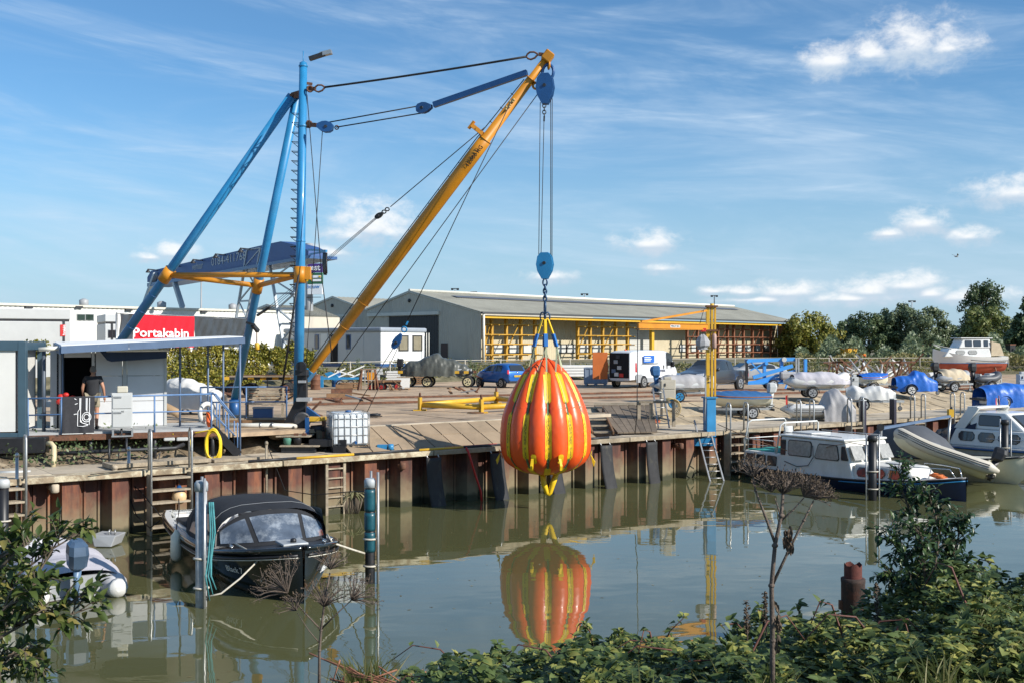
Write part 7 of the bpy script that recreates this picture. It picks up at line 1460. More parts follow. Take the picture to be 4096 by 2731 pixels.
def ws(u_,v_,out=0.):     # windscreen surface: u across, v from deck to hood
    k = 2 * u_ - 1; bt_ = V((6.75 - .85 * k * k,1.13 * k,.90 - .06 * abs(k))); tp_ = V((5.92 - .10 * k * k,1.10 * math.copysign(abs(k) ** .8,k),1.50 - .40 * abs(k) ** 2.4)); p = bt_.lerp(tp_,v_); return p + V((.8,k * .7,.45)).normalized() * out
MB().grid(lambda u_,v_: ws(u_,v_),24,8).build('windscreen_frame',hoodm,sloop,local=True)
vinyl = mat('clear_vinyl_painted_reflections',(.08,.10,.13),.07,var=.4,scale=2,col2=(.30,.33,.36),thr=(.48,.66),sscale=6,bump=.2,bscale=3,coat=.5); vinyl.node_tree.nodes['Principled BSDF'].inputs['Specular IOR Level'].default_value = .9  # paler patches in the vinyl colour imitate reflections and creases
for u0,u1 in ((.03,.27),(.31,.69),(.73,.97)): MB().grid(lambda u_,v_: ws(u0 + (u1 - u0) * u_,.14 + .72 * v_,.012),10,4).build('window',vinyl,sloop,local=True)
for sd in (1,-1):
    def swin(u_,v_): x = 3.9 + 1.85 * u_; return V((x,sd * (1.235 - .10 * v_ - .03 * u_),.86 + (.55 - .28 * (1 - u_) ** 2) * v_))
    MB().grid(swin,10,4).build('window',mat('tinted_vinyl',(.42,.40,.34),.2,coat=.5) if 'tinted_vinyl' not in MATS else MATS['tinted_vinyl'],sloop,local=True)
MB().box((7.25,0,1.03),(.55,.5,.05)).build('deck_hatch',mat('hatch_grey',(.34,.36,.37),.35),sloop,local=True,bevel=.015); MB().lathe((7.35,0,1.05),[(.06,0),(.06,.06),(.03,.08)],12).build('hatch_knob',black,sloop,local=True)
for sd,x in ((1,6.9),(-1,6.6),(1,7.4)): p = edge(SL,sst,.05,-.14,x / SL,x / SL + .002,1,sd)[0]; m = MB(); m.tube(p + V((-.14,0,.04)),p + V((.14,0,.04)),.018,n=6); m.tube(p + V((-.05,0,-.05)),p + V((-.05,0,.04)),.015,n=5); m.tube(p + V((.05,0,-.05)),p + V((.05,0,.04)),.015,n=5); m.build('cleat',chrome,sloop,local=True)
m = MB()
for sd in (1,-1):
    for i in range(26): p = edge(SL,sst,.03,-.07,.24 + i * .018,.24 + i * .018 + .001,1,sd)[0]; m.ball(p + V((0,0,.03)),.013,5,4)
m.build('studs',chrome,sloop,local=True); sloop.children[-1]['kind'] = 'stuff'
rm = Matrix.Rotation(SB,3,'Z')
for sd in (-1,1):
    a = edge(SL,sst,-.40,-.012,.79,.791,1,sd)[0]; b = edge(SL,sst,-.40,-.012,.88,.881,1,sd)[0]
    def hy(u_,z):
        for p0,p1 in zip(sst,sst[1:]):
            if p0[0] <= u_ <= p1[0]:
                k = (u_ - p0[0]) / (p1[0] - p0[0]); b_,zk,zs,p = [p0[i] + (p1[i] - p0[i]) * k for i in (1,2,3,4)]; return b_ * ((z - zk) / (zs - zk)) ** p
    ua,ub = (.80,.87) if sd < 0 else (.885,.945); um = (ua + ub) / 2
    P0,P1 = V((ua * SL,sd * hy(ua,.52),.52)),V((ub * SL,sd * hy(ub,.52),.52)); up_ = V((um * SL,sd * hy(um,.62),.62)) - V((um * SL,sd * hy(um,.42),.42)); ex_ = (P1 - P0) if sd < 0 else (P0 - P1); nn_ = ex_.cross(up_).normalized()
    text('Black 7',whiteink,sloop,s_loc + rm @ ((P0 + P1) / 2 + nn_ * .045),rm @ ex_,rm @ up_.normalized(),.2,shear=.35,width=.58)
# fenders and ropes of the sloop
t = thing('cylinder_fender','cream cylindrical fender hanging on the sloop side','fender',D(705,2170,24.0)); c = D(705,2180,23.6); MB().lathe(c,[(.03,.35),(.05,.30),(.12,.22),(.13,-.2),(.1,-.3),(.04,-.34)],14).build('body',cream,t); MB().pipe([c + V((0,0,.34)),c + V((0,.2,.75)),c + V((-.1,.5,.95))],.012,5).build('line',rope_m,t)
t = thing('ball_fender','cream ball fender with blue neck at the stair ladder','fender',D(717,1980,28.3)); c = D(717,1985,28.0); MB().ball(c,.19,14,10,(1,1,1.05)).build('body',mat('buff_vinyl',(.66,.46,.25),.4),t); MB().lathe(c + V((0,0,.14)),[(.14,0),(.09,.06),(.03,.16)],12).build('neck',dblue,t); MB().pipe([c + V((0,0,.3)),c + V((-.05,.1,.8)),q(-11.6,-.2,QZ)],.012,5).build('line',rope_m,t)
def line(label,pts,r,mm,nm='mooring_line',group='mooring lines'):
    t = thing(nm,label,'rope',pts[0],group=group); MB().pipe(pts,r,6).build('strand',mm,t); return t
ropew = mat('pale_rope',(.5,.46,.38),.8,var=.2,scale=20)
bowp = s_loc + rm @ V((6.65,-.95,1.0)); bowq = s_loc + rm @ V((7.0,.8,1.08)); pA = GX(805,19.96,0); pB = GX(1480,21.95,0)
line('pale bow line from the sloop to the wrapped pile left of it',[bowp,D(1045,2228,20.5),D(960,2312,20.1),D(885,2372,19.9),pA + V((.1,-.1,.2))],.018,ropew)
line('pale bow line from the sloop to the teal sleeved pile',[bowq,D(1330,2170,21.2),D(1420,2200,21.7),pB + V((-.1,-.08,.62))],.022,ropew)
line('short rope end hanging down the sloop bow',[D(1040,2218,20.9),D(1036,2262,20.6),D(1045,2325,20.55)],.016,ropew)
line('dark line from the sloop stern up to the stair rail',[s_loc + rm @ V((.2,-.9,.75)),D(640,2060,26.8),D(560,1960,27.9),D(522,1930,28)],.014,rope_m); line('dark line looping between stair ladder and sloop stern',[D(535,1900,28),D(520,1990,27.9),D(545,2060,27.8),D(600,2110,27),D(640,2080,26.6)],.016,rope_m)
line('slack dark line along the piling to the teal sleeved pile',[D(1070,1780,29.9),D(1140,1960,29.6),D(1260,1978,28),D(1400,1965,25),pB + V((0,.1,1.85))],.014,rope_m)
# ------------------------------------------------------------ mooring piles in the water
def pile_post(label,base,h,r,mm,cap,sleeve=None,rods=((-.1,.0),(.16,-.1)),rodh=.25):
    t = thing('mooring_pile',label,'pile',base,group='mooring piles in the water'); MB().lathe((0,0,-1),[(r,0),(r,h + 1)],14).build('shaft',mm,t,local=True); MB().lathe((0,0,h),[(r * 1.2,-.1),(r * 1.2,.04),(r * .9,.09)],14).build('cap',cap,t,local=True)
    for dx,dy in rods: MB().tube((dx,dy,-.8),(dx,dy,h + rodh),.028,n=8).build('guide_rod',steel,t,local=True)
    if sleeve:
        for z0,z1 in ((.62,1.05),(1.05,1.45),(1.45,h - .12)): MB().lathe((0,0,0),[(r * 1.12,z0 + .02),(r * 1.2,z0 + .08),(r * 1.2,z1 - .08),(r * 1.12,z1 - .01)],14).build('sleeve',sleeve,t,local=True)
    for z_ in (.35,.9): MB().ring((0,0,z_),r * 1.25,.022,(0,.05,1),14,6).build('rope_ring',ropew,t,local=True)
    return t
pile_post('pile wrapped in grey plastic in front of the sloop hull',pA,2.25,.105,mat('grey_wrap',(.42,.43,.44),.35,var=.25,scale=6,bump=.4,bscale=10),mat('cap_grey',(.35,.38,.4),.5),None,((.1,-.14),(-.02,.12)),.15)
m = MB(); t = thing('teal_rag','frayed teal cloth strip tied on the wrapped pile','cloth',pA + V((.2,-.1,.5))); [m.pipe([pA + V((.17 + .03 * i,-.06,1.95)),pA + V((.2 + .04 * i,-.1,1.4)),pA + V((.16 + .05 * math.sin(i),-.1,.9)),pA + V((.12 + .05 * i,-.15,.6)),pA + V((.2 + .06 * i,-.15,.15 + .1 * i))],[.02,.018,.024,.02,.008],5) for i in range(3)]; m.build('strip',mat('teal_cloth',(.06,.25,.27),.8,var=.3,scale=9),t)
pile_post('pile in teal sleeves standing right of the sloop',pB,2.05,.1,darksteel,mat('cap_pale',(.42,.45,.47),.5),tealm,((-.0,.16),(.17,-.06)),.22)
pC = GX(3490,33.7,0); pile_post('dark pile with twin steel rods in front of the white houseboat',pC,1.95,.13,black,darksteel,None,((-.2,-.02),(.2,-.02)),.12)
pD = GX(4020,41.5,0); pile_post('dark pile with twin rods before the cruiser at the photograph edge',pD,1.9,.13,black,darksteel,None,((-.2,-.02),(.22,-.02)),.12)
pile_post('grey pile top behind the branches at the left edge',GX(12,24.2,0),1.75,.12,black,ltgrey,None,((.0,.2),),-.6)
for lab,px,y0,Y,w_ in (('square dark pile rising from the far quay by the white covered boat',3451,1600,45.2,.17),('square dark pile rising from the far quay right of the white covered boat',3572,1595,46.4,.17)): p = GX(px,Y,0); t = thing('square_pile',lab,'pile',p,QA,group='square piles at the far quay'); h = D(px,y0,Y).z; MB().box((0,0,h / 2 - .4),(w_,w_ * 1.4,h + .8)).build('shaft',mat('violet_black',(.03,.025,.04),.45) if 'violet_black' not in MATS else MATS['violet_black'],t,local=True); MB().box((0,0,h + .01),(w_ * 1.05,w_ * 1.45,.04)).build('cap',ltgrey,t,local=True)
st_p = GX(3412,17.,.05); t = thing('rusty_stump','broken rusty pile stump standing in the water behind the brambles','pile',st_p); MB().lathe((0,0,0),[(.18,-.6),(.185,1.05),(.19,1.06),(.19,1.12),(.16,1.125)],14).build('shaft',mat('stump_rust',(.045,.028,.022),.9,var=.4,scale=9,bump=.5,col2=(.15,.05,.03),thr=(.5,.7),sscale=10),t,local=True); m = MB(); m.loft([[V((0.14 * math.cos(a * .524),0.14 * math.sin(a * .524),z if z < 1.3 else 1.34 + .035 * math.sin(a * 2.3))) for a in range(12)] for z in (1.1,1.2,1.34)],caps=False); m.build('broken_top',mat('red_rust',(.11,.03,.022),.85,var=.3,scale=12,bump=.4),t,local=True)
for sd in (-1,1): MB().box((sd * .19,0,.7),(.06,.08,.14)).build('lug',rustm,t,local=True)
# ------------------------------------------------------------ grey inflatable at the left, float
rib_boat('grey_inflatable','light grey inflatable with blue-grey outboard behind the left branches',V((-8.35,20.6,-.08)),math.atan2(.84,-.54),3.9,1.9,.25,mat('grey_hypalon',(.50,.49,.50),.5,var=.06,scale=3),cover=lavender,motor=False,cov_h=.4,hullm=grey)
ri = bpy.data.objects['grey_inflatable']; outboard(ri,(-.12,.05,.52),1.15,-.12,mat('blue_grey_cowl',(.06,.10,.16),.35,coat=.3),mat('steel_blue_leg',(.10,.17,.27),.4))
for y in (.7,-.7): MB().lathe((-.36,y,.25),[(.05,-.05),(.16,.0),(.2,.08)],12,axis=(1,0,0)).build('tube_cone',whitecov,ri,local=True)
t = thing('mooring_float','pale grey angular mooring float beside the stair ladder','float',G(430,2190,0) + V((0,0,-.1))); c = G(415,2188,0); m = MB(); m.prism([c + V(p) * .62 for p in ((-.38,0,.02),(.3,-.05,.02),(.42,.1,.42),(-.55,.12,.46))],(.06,.55,.01)); m.build('body',grey,t,bevel=.02); m = MB(); m.ring(c + V((.05,.25,.32)),.06,.02,(1,0,0),10,5); m.ring(c + V((.18,.25,.32)),.06,.02,(1,.3,0),10,5); m.build('ring',steel,t)
# ------------------------------------------------------------ cruisers
def house(t,x0,x1,w0,w1,z0,z1,mm,nm,rake_a=.1,rake_f=.3,tum=.9,bevel=.07):
    m = MB(); bot = [(x0,-w0),(x1,-w1),(x1,w1),(x0,w0)]; top = [(x0 + rake_a,-w0 * tum),(x1 - rake_f,-w1 * tum),(x1 - rake_f,w1 * tum),(x0 + rake_a,w0 * tum)]
    m.add([V((x,y,z0)) for x,y in bot] + [V((x,y,z1)) for x,y in top],[(0,3,2,1),(4,5,6,7),(0,1,5,4),(1,2,6,5),(2,3,7,6),(3,0,4,7)]); m.args = (x0,x1,w0,w1,z0,z1,rake_a,rake_f,tum); o = m.build(nm,mm,t,local=True,bevel=bevel); return m.args,o
def side_win(o,a,xa,xb,za,zb,mm,sides=(-1,1),sl0=0.,sl1=0.,frame=None,rounded=.12):
    x0,x1,w0,w1,z0,z1,ra_,rf_,tum = a
    def wy(x,z): k = (x - x0) / (x1 - x0); w_ = w0 + (w1 - w0) * k; return w_ * (1 + (tum - 1) * (z - z0) / (z1 - z0))
    for sd in sides:
        pts = []; r = rounded
        for (x,z,dx,dz) in ((xa,za,1,1),(xb,za,-1,1),(xb - sl1,zb,-1,-1),(xa + sl0,zb,1,-1)):
            order = ((0,dz),(dx,0)) if (dx * dz > 0) else ((dx,0),(0,dz))
            for ex_,ez_ in order: pts.append((x + ex_ * r * (xb - xa) * .5,z + ez_ * r * (zb - za)))
        fr_ = MB().prism([V((x + (x - (xa + xb) / 2) * .06,sd * (wy(x,z) + .004),z + (z - (za + zb) / 2) * .12)) for x,z in pts],(0,sd * .014,0)).build('window',frame or black,o,local=True)
        MB().prism([V((x,sd * (wy(x,z) + .016),z)) for x,z in pts],(0,sd * .012,0)).build('pane',mm,o,local=True)
pane = glassmat('boat_glass',(.045,.05,.055),None,.06); curtain = mat('curtained_glass',(.34,.33,.30),.15,var=.25,scale=9,coat=.6)
# white houseboat cruiser
HB_ = math.atan2(-.84,.54); hloc = V((9.45,40.6,0)); hb = thing('white_cabin_cruiser','old white cabin cruiser with navy hull moored stern to the quay','boat',hloc,HB_); HL = 8.6
navyh = mat('navy_hull',(.012,.022,.06),.35,var=.2,scale=2,col2=(.05,.05,.05),thr=(.6,.8),sscale=3,coat=.2); oldwhite = mat('aged_white',(.66,.65,.60),.45,var=.08,scale=1.5,col2=(.50,.46,.38),thr=(.52,.8),sscale=3,streak=.8)
hst = smooth_st([(0,1.12,-.3,.42,.3),(.25,1.25,-.35,.38,.3),(.55,1.28,-.35,.40,.32),(.78,1.05,-.33,.50,.45),(.92,.55,-.3,.62,.7),(1.,.03,-.25,.72,1)])
hullpart(HL,hst,lambda a,b: a,lambda a,b: b,10).build('hull',navyh,hb,local=True)
for sd in (1,-1): MB().pipe(edge(HL,hst,0,.015,0,1,50,sd),.035,6).build('rubbing_strake',black,hb,local=True); MB().pipe(edge(HL,hst,-.08,.02,.55,1,30,sd),.02,5).build('blue_line',blue,hb,local=True)
deck(HL,hst,.0).build('deck',oldwhite,hb,local=True)
a1,o1 = house(hb,-.0,2.0,1.06,1.16,.36,.98,oldwhite,'aft_cabin',.05,.0,.96); 
for i in range(3): side_win(o1,a1,.22 + i * .56,.66 + i * .56,.55,.86,pane)
MB().box((.95,0,1.0),(1.7,1.7,.03)).build('aft_deck_mat',mat('teal_mat',(.03,.28,.25),.8),hb,local=True)
a2,o2 = house(hb,1.9,5.2,1.16,1.12,.36,1.62,oldwhite,'wheelhouse',.06,.42,.93); side_win(o2,a2,2.35,3.35,1.0,1.5,curtain); side_win(o2,a2,3.55,4.55,.98,1.46,curtain,sl0=.12,sl1=.08); side_win(o2,a2,1.98,2.2,1.0,1.48,pane); side_win(o2,a2,4.66,4.95,1.02,1.44,pane,sl1=.12)
MB().box((3.35,0,1.66),(2.9,2.2,.07)).build('wheelhouse_roof',gelcoat,hb,local=True,bevel=.03); MB().box((2.4,0,1.73),(.9,1.0,.06)).build('roof_hatch',ltgrey,hb,local=True,bevel=.01)
for y in (-.7,0,.7): MB().prism([(5.13,y - .3,1.02),(5.13,y + .3,1.02),(4.90,y + .28,1.48),(4.90,y - .28,1.48)],(.03,0,.01)).build('windscreen_pane',curtain if y else pane,o2,local=True)
for sd in (-1,1): MB().pipe([(2.0,sd * 1.0,1.76),(4.6,sd * .98,1.76)],.018,5).build('grab_rail',steel,o2,local=True)
a3,o3 = house(hb,5.1,7.35,1.08,.62,.40,.92,oldwhite,'fore_cabin',.0,.5,.9)
for xa,xb in ((5.25,5.62),(5.75,6.2),(6.32,6.72)): side_win(o3,a3,xa,xb,.53,.8,pane,rounded=.35)
MB().box((6.0,.1,.95),(.6,.5,.04)).build('fore_hatch',ltgrey,o3,local=True,bevel=.01)
for sd in (-1,1): MB().pipe([(6.4,sd * .9,.55),(6.45,sd * .88,.95),(7.3,sd * .62,.98),(8.2,sd * .25,.98),(8.35,sd * .16,.7)],.016,6).build('bow_rail',chrome,hb,local=True)
m = MB()
for i in range(7): m.ring((7.6 + .05 * math.sin(i * 2),.05 * math.cos(i),.66 + .012 * i),.28 - .015 * i,.03,(.1,.1,1),14,5,.8)
m.build('orange_rope_heap',mat('orange_rope',(.55,.14,.03),.8),hb,local=True); hb.children[-1].name = 'rope_heap'
m = MB()
for x in (.1,1.7):
    m.pipe([(x,-1.05,.95),(x + .15,-.98,2.0),(x + .2,-.85,2.08),(x + .2,.85,2.08),(x + .15,.98,2.0),(x,1.05,.95)],.03,8)
m.build('bimini_frame',white,hb,local=True)
m = MB(); m.pipe([(.05,-1.0,1.0),(.05,-1.0,1.4),(1.6,-1.0,1.4),(1.6,-1.0,1.0)],.018,6); m.pipe([(.05,-1.0,1.2),(1.6,-1.0,1.2)],.012,5); m.pipe([(.05,-1,1.4),(.05,1,1.4)],.018,6); m.build('aft_rail',white,hb,local=True)
m = MB(); m.pipe([hloc * 0 + V(p) for p in ((2.2,-1.17,.75),(2.8,-1.19,.62),(3.3,-1.18,.7),(3.5,-1.15,1.0),(3.45,-1.12,1.4))],.014,5); m.build('slack_line',rope_m,hb,local=True)
t = thing('plastic_chair','white plastic garden chair on the houseboat aft deck','chair',hloc + Matrix.Rotation(HB_,3,'Z') @ V((1.35,.2,1.02)),HB_ + 1.4); MB().box((0,0,.42),(.45,.45,.04)).build('seat',ltgrey,t,local=True); MB().grid(lambda u_,v_: V((-.2 + .4 * u_,.22 + .08 * v_ - .06 * math.sin(math.pi * u_),.44 + .42 * v_)),6,5).build('backrest',ltgrey,t,local=True,solid=.02)
for x in (-.2,.2):
    for y in (-.2,.2): MB().tube((x,y,0),(x,y,.42),.02,n=6).build('leg',ltgrey,t,local=True)
    MB().box((x * 1.1,0,.62),(.05,.45,.03)).build('armrest',ltgrey,t,local=True)
line('brown line from the quay to the houseboat wheelhouse',[D(2870,1695,39.5),D(3020,1760,38.5),D(3180,1810,38),D(3340,1800,37)],.014,mat('brown_rope',(.25,.14,.08),.8)); line('dark line from houseboat roof to the twin rod pile',[D(3290,1790,36.9),D(3400,1768,35),pC + V((-.1,0,1.7))],.012,MATS['brown_rope'])
# motor cruiser partly hidden behind, with a tilted inflatable on its davits
mloc = V((13.9,43.4,0)); mc = thing('grey_hood_motorboat','small cream motorboat with dark grey hood behind the houseboat','boat',mloc,HB_); MLn = 7.2; mst = smooth_st([(0,1.05,-.3,.62,.3),(.4,1.15,-.3,.66,.32),(.75,.9,-.25,.78,.5),(.93,.4,-.1,.9,.8),(1,.02,.2,.98,1)])
hullpart(MLn,mst,lambda a,b: a,lambda a,b: b).build('hull',cream,mc,local=True); deck(MLn,mst,0,.0,1).build('deck',cream,mc,local=True)
for sd in (1,-1): MB().pipe(edge(MLn,mst,0,.01,0,1,40,sd),.04,6).build('gunwale',black,mc,local=True)
MB().loft([arch(1.0,1.0,.66,1.2),arch(1.6,1.0,.66,1.75),arch(2.8,1.0,.68,1.8),arch(3.6,.95,.72,1.4),arch(4.1,.85,.75,.85)],closed=False,caps=False).build('hood',mat('dark_grey_hood',(.07,.075,.085),.7,var=.15),mc,local=True)
dg = rib_boat('tilted_dinghy','cream inflatable dinghy hung tilted with bow up beside the houseboat',V((0,0,0)),0,3.35,1.6,.22,mat('cream_hypalon',(.50,.46,.38),.5,var=.06),motor=True,cowl=black,stripes=True,hullm=cream)
pa,pb = D(3940,1868,37.2),D(3590,1752,38.3); dv = pb - pa; yawd = math.atan2(dv.y,dv.x); dg.location = pa - V((0,0,.3)); dg.rotation_euler = (R(14),-math.atan2(dv.z,dv.xy.length),yawd)
o = [c for c in dg.children if c.name.startswith('outboard')][0]; m = MB(); m.box((-.28,.0,.9),(.14,.12,.1)); m.build('red_cap',redm,o,local=True)
t = thing('davit_boom','long grey steel davit boom with pulley above the dinghy','davit',D(3525,1705,40)); MB().beam(D(3525,1712,40),D(3805,1662,43),.09).build('boom',bluegrey,t); MB().lathe(D(3522,1707,40),[(.13,-.06),(.13,.06)],14,axis=(.2,1,0)).build('sheave_box',darksteel,t); MB().tube(D(3524,1720,40),D(3520,1870,39.5),.05,n=8).build('post',steel,t); MB().tube(D(3802,1660,43),D(3790,1800,42.7),.05,n=8).build('post',steel,t); m = MB(); m.box(D(3802,1650,43),(.2,.2,.3)); m.build('winch',yellow2,t); MB().pipe([D(3800,1640,43),D(3805,1628,43),D(3812,1645,43)],.05,6).build('winch_cover',darksteel,t)
# big white cruiser at the right edge
cl = V((18.9,47.4,-.16)); cr = thing('flybridge_cruiser','white motor cruiser with navy hull band and canvas at the right edge','boat',cl,HB_); CL = 10.5; cr.scale = (1,1,.88); cst = smooth_st([(0,1.45,-.35,.95,.28),(.3,1.6,-.4,.95,.3),(.6,1.55,-.4,1.05,.36),(.82,1.1,-.3,1.2,.55),(.95,.45,0,1.35,.9),(1,.03,.3,1.42,1)])
hullpart(CL,cst,lambda a,b: a,lambda a,b: .42).build('hull',navyh,cr,local=True); hullpart(CL,cst,lambda a,b: .42,lambda a,b: b,6).build('topsides',mat('cruiser_grey_white',(.62,.63,.64),.25,coat=.4),cr,local=True); deck(CL,cst,.0).build('deck',gelcoat,cr,local=True)
for sd in (1,-1): MB().pipe(edge(CL,cst,-.1,.02,0,1,40,sd),.05,6).build('rubbing_strake',dblue,cr,local=True); MB().pipe(edge(CL,cst,.42,-.12,.3,.98,30,sd),.018,5).build('guard_rail',chrome,cr,local=True)
ca1,co1 = house(cr,1.3,5.0,1.35,1.3,.95,1.75,gelcoat,'cabin',.3,.2,.92); ca2,co2 = house(cr,4.9,7.6,1.25,.9,1.0,1.5,gelcoat,'fore_cabin',.0,.8,.9)
for xa,xb in ((1.8,2.5),(2.7,3.4),(3.6,4.5)): side_win(co1,ca1,xa,xb,1.2,1.6,pane,rounded=.3)
for xa,xb in ((5.1,5.7),(5.9,6.4)): side_win(co2,ca2,xa,xb,1.14,1.4,pane,rounded=.3)
ca3,co3 = house(cr,2.2,4.6,1.15,1.05,1.75,2.55,gelcoat,'flybridge',-.1,.9,.88); side_win(co3,ca3,2.6,3.5,1.95,2.4,pane); MB().prism([(4.55,-.8,1.85),(4.55,.8,1.85),(3.85,.75,2.45),(3.85,-.75,2.45)],(.05,0,.02)).build('windscreen_pane',pane,co3,local=True)
MB().loft([arch(.5,1.3,.95,1.5),arch(1.2,1.3,.98,1.95),arch(2.0,1.25,1.2,2.2),arch(2.5,1.2,1.6,2.3)],closed=False,caps=False).build('canvas_hood',mat('navy_canvas',(.012,.02,.05),.75,var=.15),cr,local=True)
for sd in (-1,1):
    MB().prism([(.5,sd * 1.36,1.05),(1.4,sd * 1.36,1.05),(1.3,sd * 1.28,1.75),(.75,sd * 1.28,1.6)],(0,sd * .02,0)).build('window',vinyl,cr,local=True); MB().prism([(1.5,sd * 1.2,1.75),(2.0,sd * 1.2,1.75),(2.6,sd * 1.1,2.75),(2.1,sd * 1.1,2.75)],(0,sd * -.12,0)).build('radar_arch',gelcoat,cr,local=True)
MB().box((2.3,0,2.75),(.5,2.2,.1)).build('arch_top',gelcoat,cr,local=True,bevel=.03)
t = thing('stern_flag','small red white and blue flag at the stern of the right cruiser','flag',D(3820,1600,47)); MB().tube(D(3995,1580,47) ,D(4000,1640,47),.02,n=6).build('staff',varnish,t)
for i,mm in enumerate((redm,whitecov,dblue)): a = D(3985 + 4 * i,1590 + i,47); MB().grid(lambda u_,v_: a + V((-.02 + .045 * u_,.02 * math.sin(v_ * 6),-.5 * v_)),2,8).build('stripe',mm,t)
# ------------------------------------------------------------ boats ashore on trailers
gcov = mat('ash_cover',(.36,.35,.35),.8,var=.12,scale=3,bump=.3,bscale=25)
c = at(2640,1606); rib_boat('covered_inflatable','inflatable under light grey cover with dark hooded outboard beside the jib crane',c + V((0,.1,.52)),R(6),2.65,1.35,.22,ltgrey,cover=gcov,motor=True,cowl=navycov,cov_h=.42); trailer('trailer with blue wheel hubs under the grey covered inflatable',c + V((-.1,.1,0)),R(6),3.0,blue)
c = G(3060,1672,1.72); open_boat('cream_dinghy','cream dinghy with blue cover and white outboard on the slope',c + V((.2,.3,.52)),R(186),2.75,1.3,.42,cream,navycov,motor=True); trailer('trailer under the cream dinghy beside the blue jib post',c + V((.1,.25,.0)),R(186),2.9,grey)
c = at(3150,1594); rib_boat('covered_inflatable','inflatable under pale lavender cover on the yard behind the white one',c + V((.3,.2,.55)),R(-2),2.75,1.4,.24,whitecov,cover=lavender,motor=False,cov_h=.42); trailer('trailer under the pale lavender covered inflatable',c + V((.3,.2,.05)),R(-2),2.8,grey)
c = G(3180,1672,1.75); w4 = rib_boat('white_inflatable','white inflatable with black strip half under a loose grey sheet on the slope',c + V((-.1,.3,.12)),R(178) + math.pi,2.6,1.35,.23,whitecov,motor=False,stripes=True); 
m = tarp(1.35,1.6,[(.35,.9),(.9,1.),(1.0,.95),(.75,1.),(.35,.9)],40,.03,.35,seed=9); m.v = [v + V((1.9,0,.12)) for v in m.v]; m.build('loose_sheet',gcov,w4,local=True)
t = thing('small_flag','small red and blue flag at the white inflatable','flag',c + V((-.3,.1,.4))); MB().tube(c + V((-.3,.1,.3)),c + V((-.28,.1,1.0)),.012,n=5).build('staff',varnish,t); MB().grid(lambda u_,v_: c + V((-.3 - .07 * u_,.1 + .02 * math.sin(6 * v_),.98 - .4 * v_)),2,6).build('cloth',redm,t)
c = G(3395,1640,1.9); t = thing('white_covered_boat','boat under a billowing white cover on a trailer between the square piles','boat',c + V((.1,.5,.7)),R(-14)); m = tarp(2.15,1.1,[(.3,.7),(.42,1.),(.3,1.),(.38,1.),(.42,.9),(.3,.7),(.12,.35)],50,.025,.22,seed=21); m.v = [v + V((1.0,0,0)) for v in m.v]; m.build('cover',whitecov,t,local=True); hullpart(2.1,smooth_st([(0,.45,-.25,.0,.4),(.5,.5,-.25,.0,.4),(.85,.3,-.15,.05,.7),(1,.02,0,.1,1)]),lambda a,b: a,lambda a,b: b).build('hull',gelcoat,t,local=True); trailer('trailer under the white covered boat',c + V((.1,.5,.0)),R(-14),2.4,ltgrey)
c = at(3440,1566); open_boat('cream_dinghy','cream dinghy with bright blue cover farther back in the yard',c + V((0,.2,.3)),R(8),1.7,1.0,.5,cream,bluetarp); trailer('trailer under the cream dinghy with bright blue cover',c + V((0,.2,0)),R(8),1.9,grey)
_z = ([o for o in COL.objects if o.name.startswith('cream_dinghy')][-1]); text('Z-3497',ink,_z,_z.location + V((.55,-.56,.22)),V((1,.1,0)),V((0,0,1)),.2,width=.55); oo = bpy.data.objects['lettering'] if 'lettering' in bpy.data.objects and bpy.data.objects['lettering'].parent is None else None
for o in list(COL.objects):
    if o.name.startswith('lettering') and o.parent is None: bpy.data.objects.remove(o)
c = at(3580,1578); t = thing('blue_tarped_boat','small boat under a crumpled bright blue tarpaulin on a trailer','boat',c + V((.1,.3,.5)),R(-3)); m = tarp(2.1,1.1,[(.4,.9),(.45,1),(.5,1),(.75,1),(.65,1),(.4,.9),(.25,.7)],50,.025,.3,seed=31); m.v = [v + V((1.0,0,0)) for v in m.v]; m.build('tarpaulin',bluetarp,t,local=True); MB().box((1.0,0,-.1),(1.8,.7,.25)).build('hull',gelcoat,t,local=True,bevel=.08); trailer('trailer under the blue tarpaulined boat',c + V((.1,.3,.0)),R(-3),2.3,whitecov)
c = at(3755,1566); rib_boat('beige_covered_inflatable','grey inflatable under a beige cover with black outboard',c + V((.1,.3,.5)),R(8),1.85,1.2,.22,grey,cover=beigecov,motor=True,cowl=black,cov_h=.45); trailer('trailer under the beige covered inflatable',c + V((.1,.3,0)),R(8),2.0,grey)
c = at(3905,1562); rib_boat('dark_inflatable','dark grey open inflatable with black outboard in front of the red-hulled cruiser',c + V((.1,.3,.45)),R(12),1.6,1.2,.2,mat('charcoal_hypalon',(.06,.065,.075),.5),motor=True,cowl=black); trailer('trailer under the dark grey open inflatable',c + V((.1,.3,0)),R(12),1.9,grey)
c = G(3935,1622,2.0); t = thing('blue_tarped_boat','larger boat under a long blue tarpaulin at the right edge','boat',c + V((.0,.4,.3)),R(6)); m = tarp(3.0,1.4,[(.5,.9),(.62,1),(.66,1),(.7,1),(.66,1),(.6,1),(.5,.9)],60,.02,.42,seed=41); m.v = [v + V((1.45,0,.05)) for v in m.v]; m.build('tarpaulin',bluetarp,t,local=True); MB().box((1.5,0,-.1),(2.7,.8,.3)).build('hull',gelcoat,t,local=True,bevel=.08); trailer('trailer under the long blue tarpaulin at the right edge',c + V((0,.4,-.1)),R(6),3.2,grey)
c = GX(3690,74,YZ); open_boat('upturned_boat','white boat lying upside down before the heap of trestles',c + V((.4,0,.62)),R(5),1.7,1.1,.5,whitecov,None); bpy.data.objects['upturned_boat'].rotation_euler[0] = math.pi; bpy.data.objects['upturned_boat'].location.z += .05
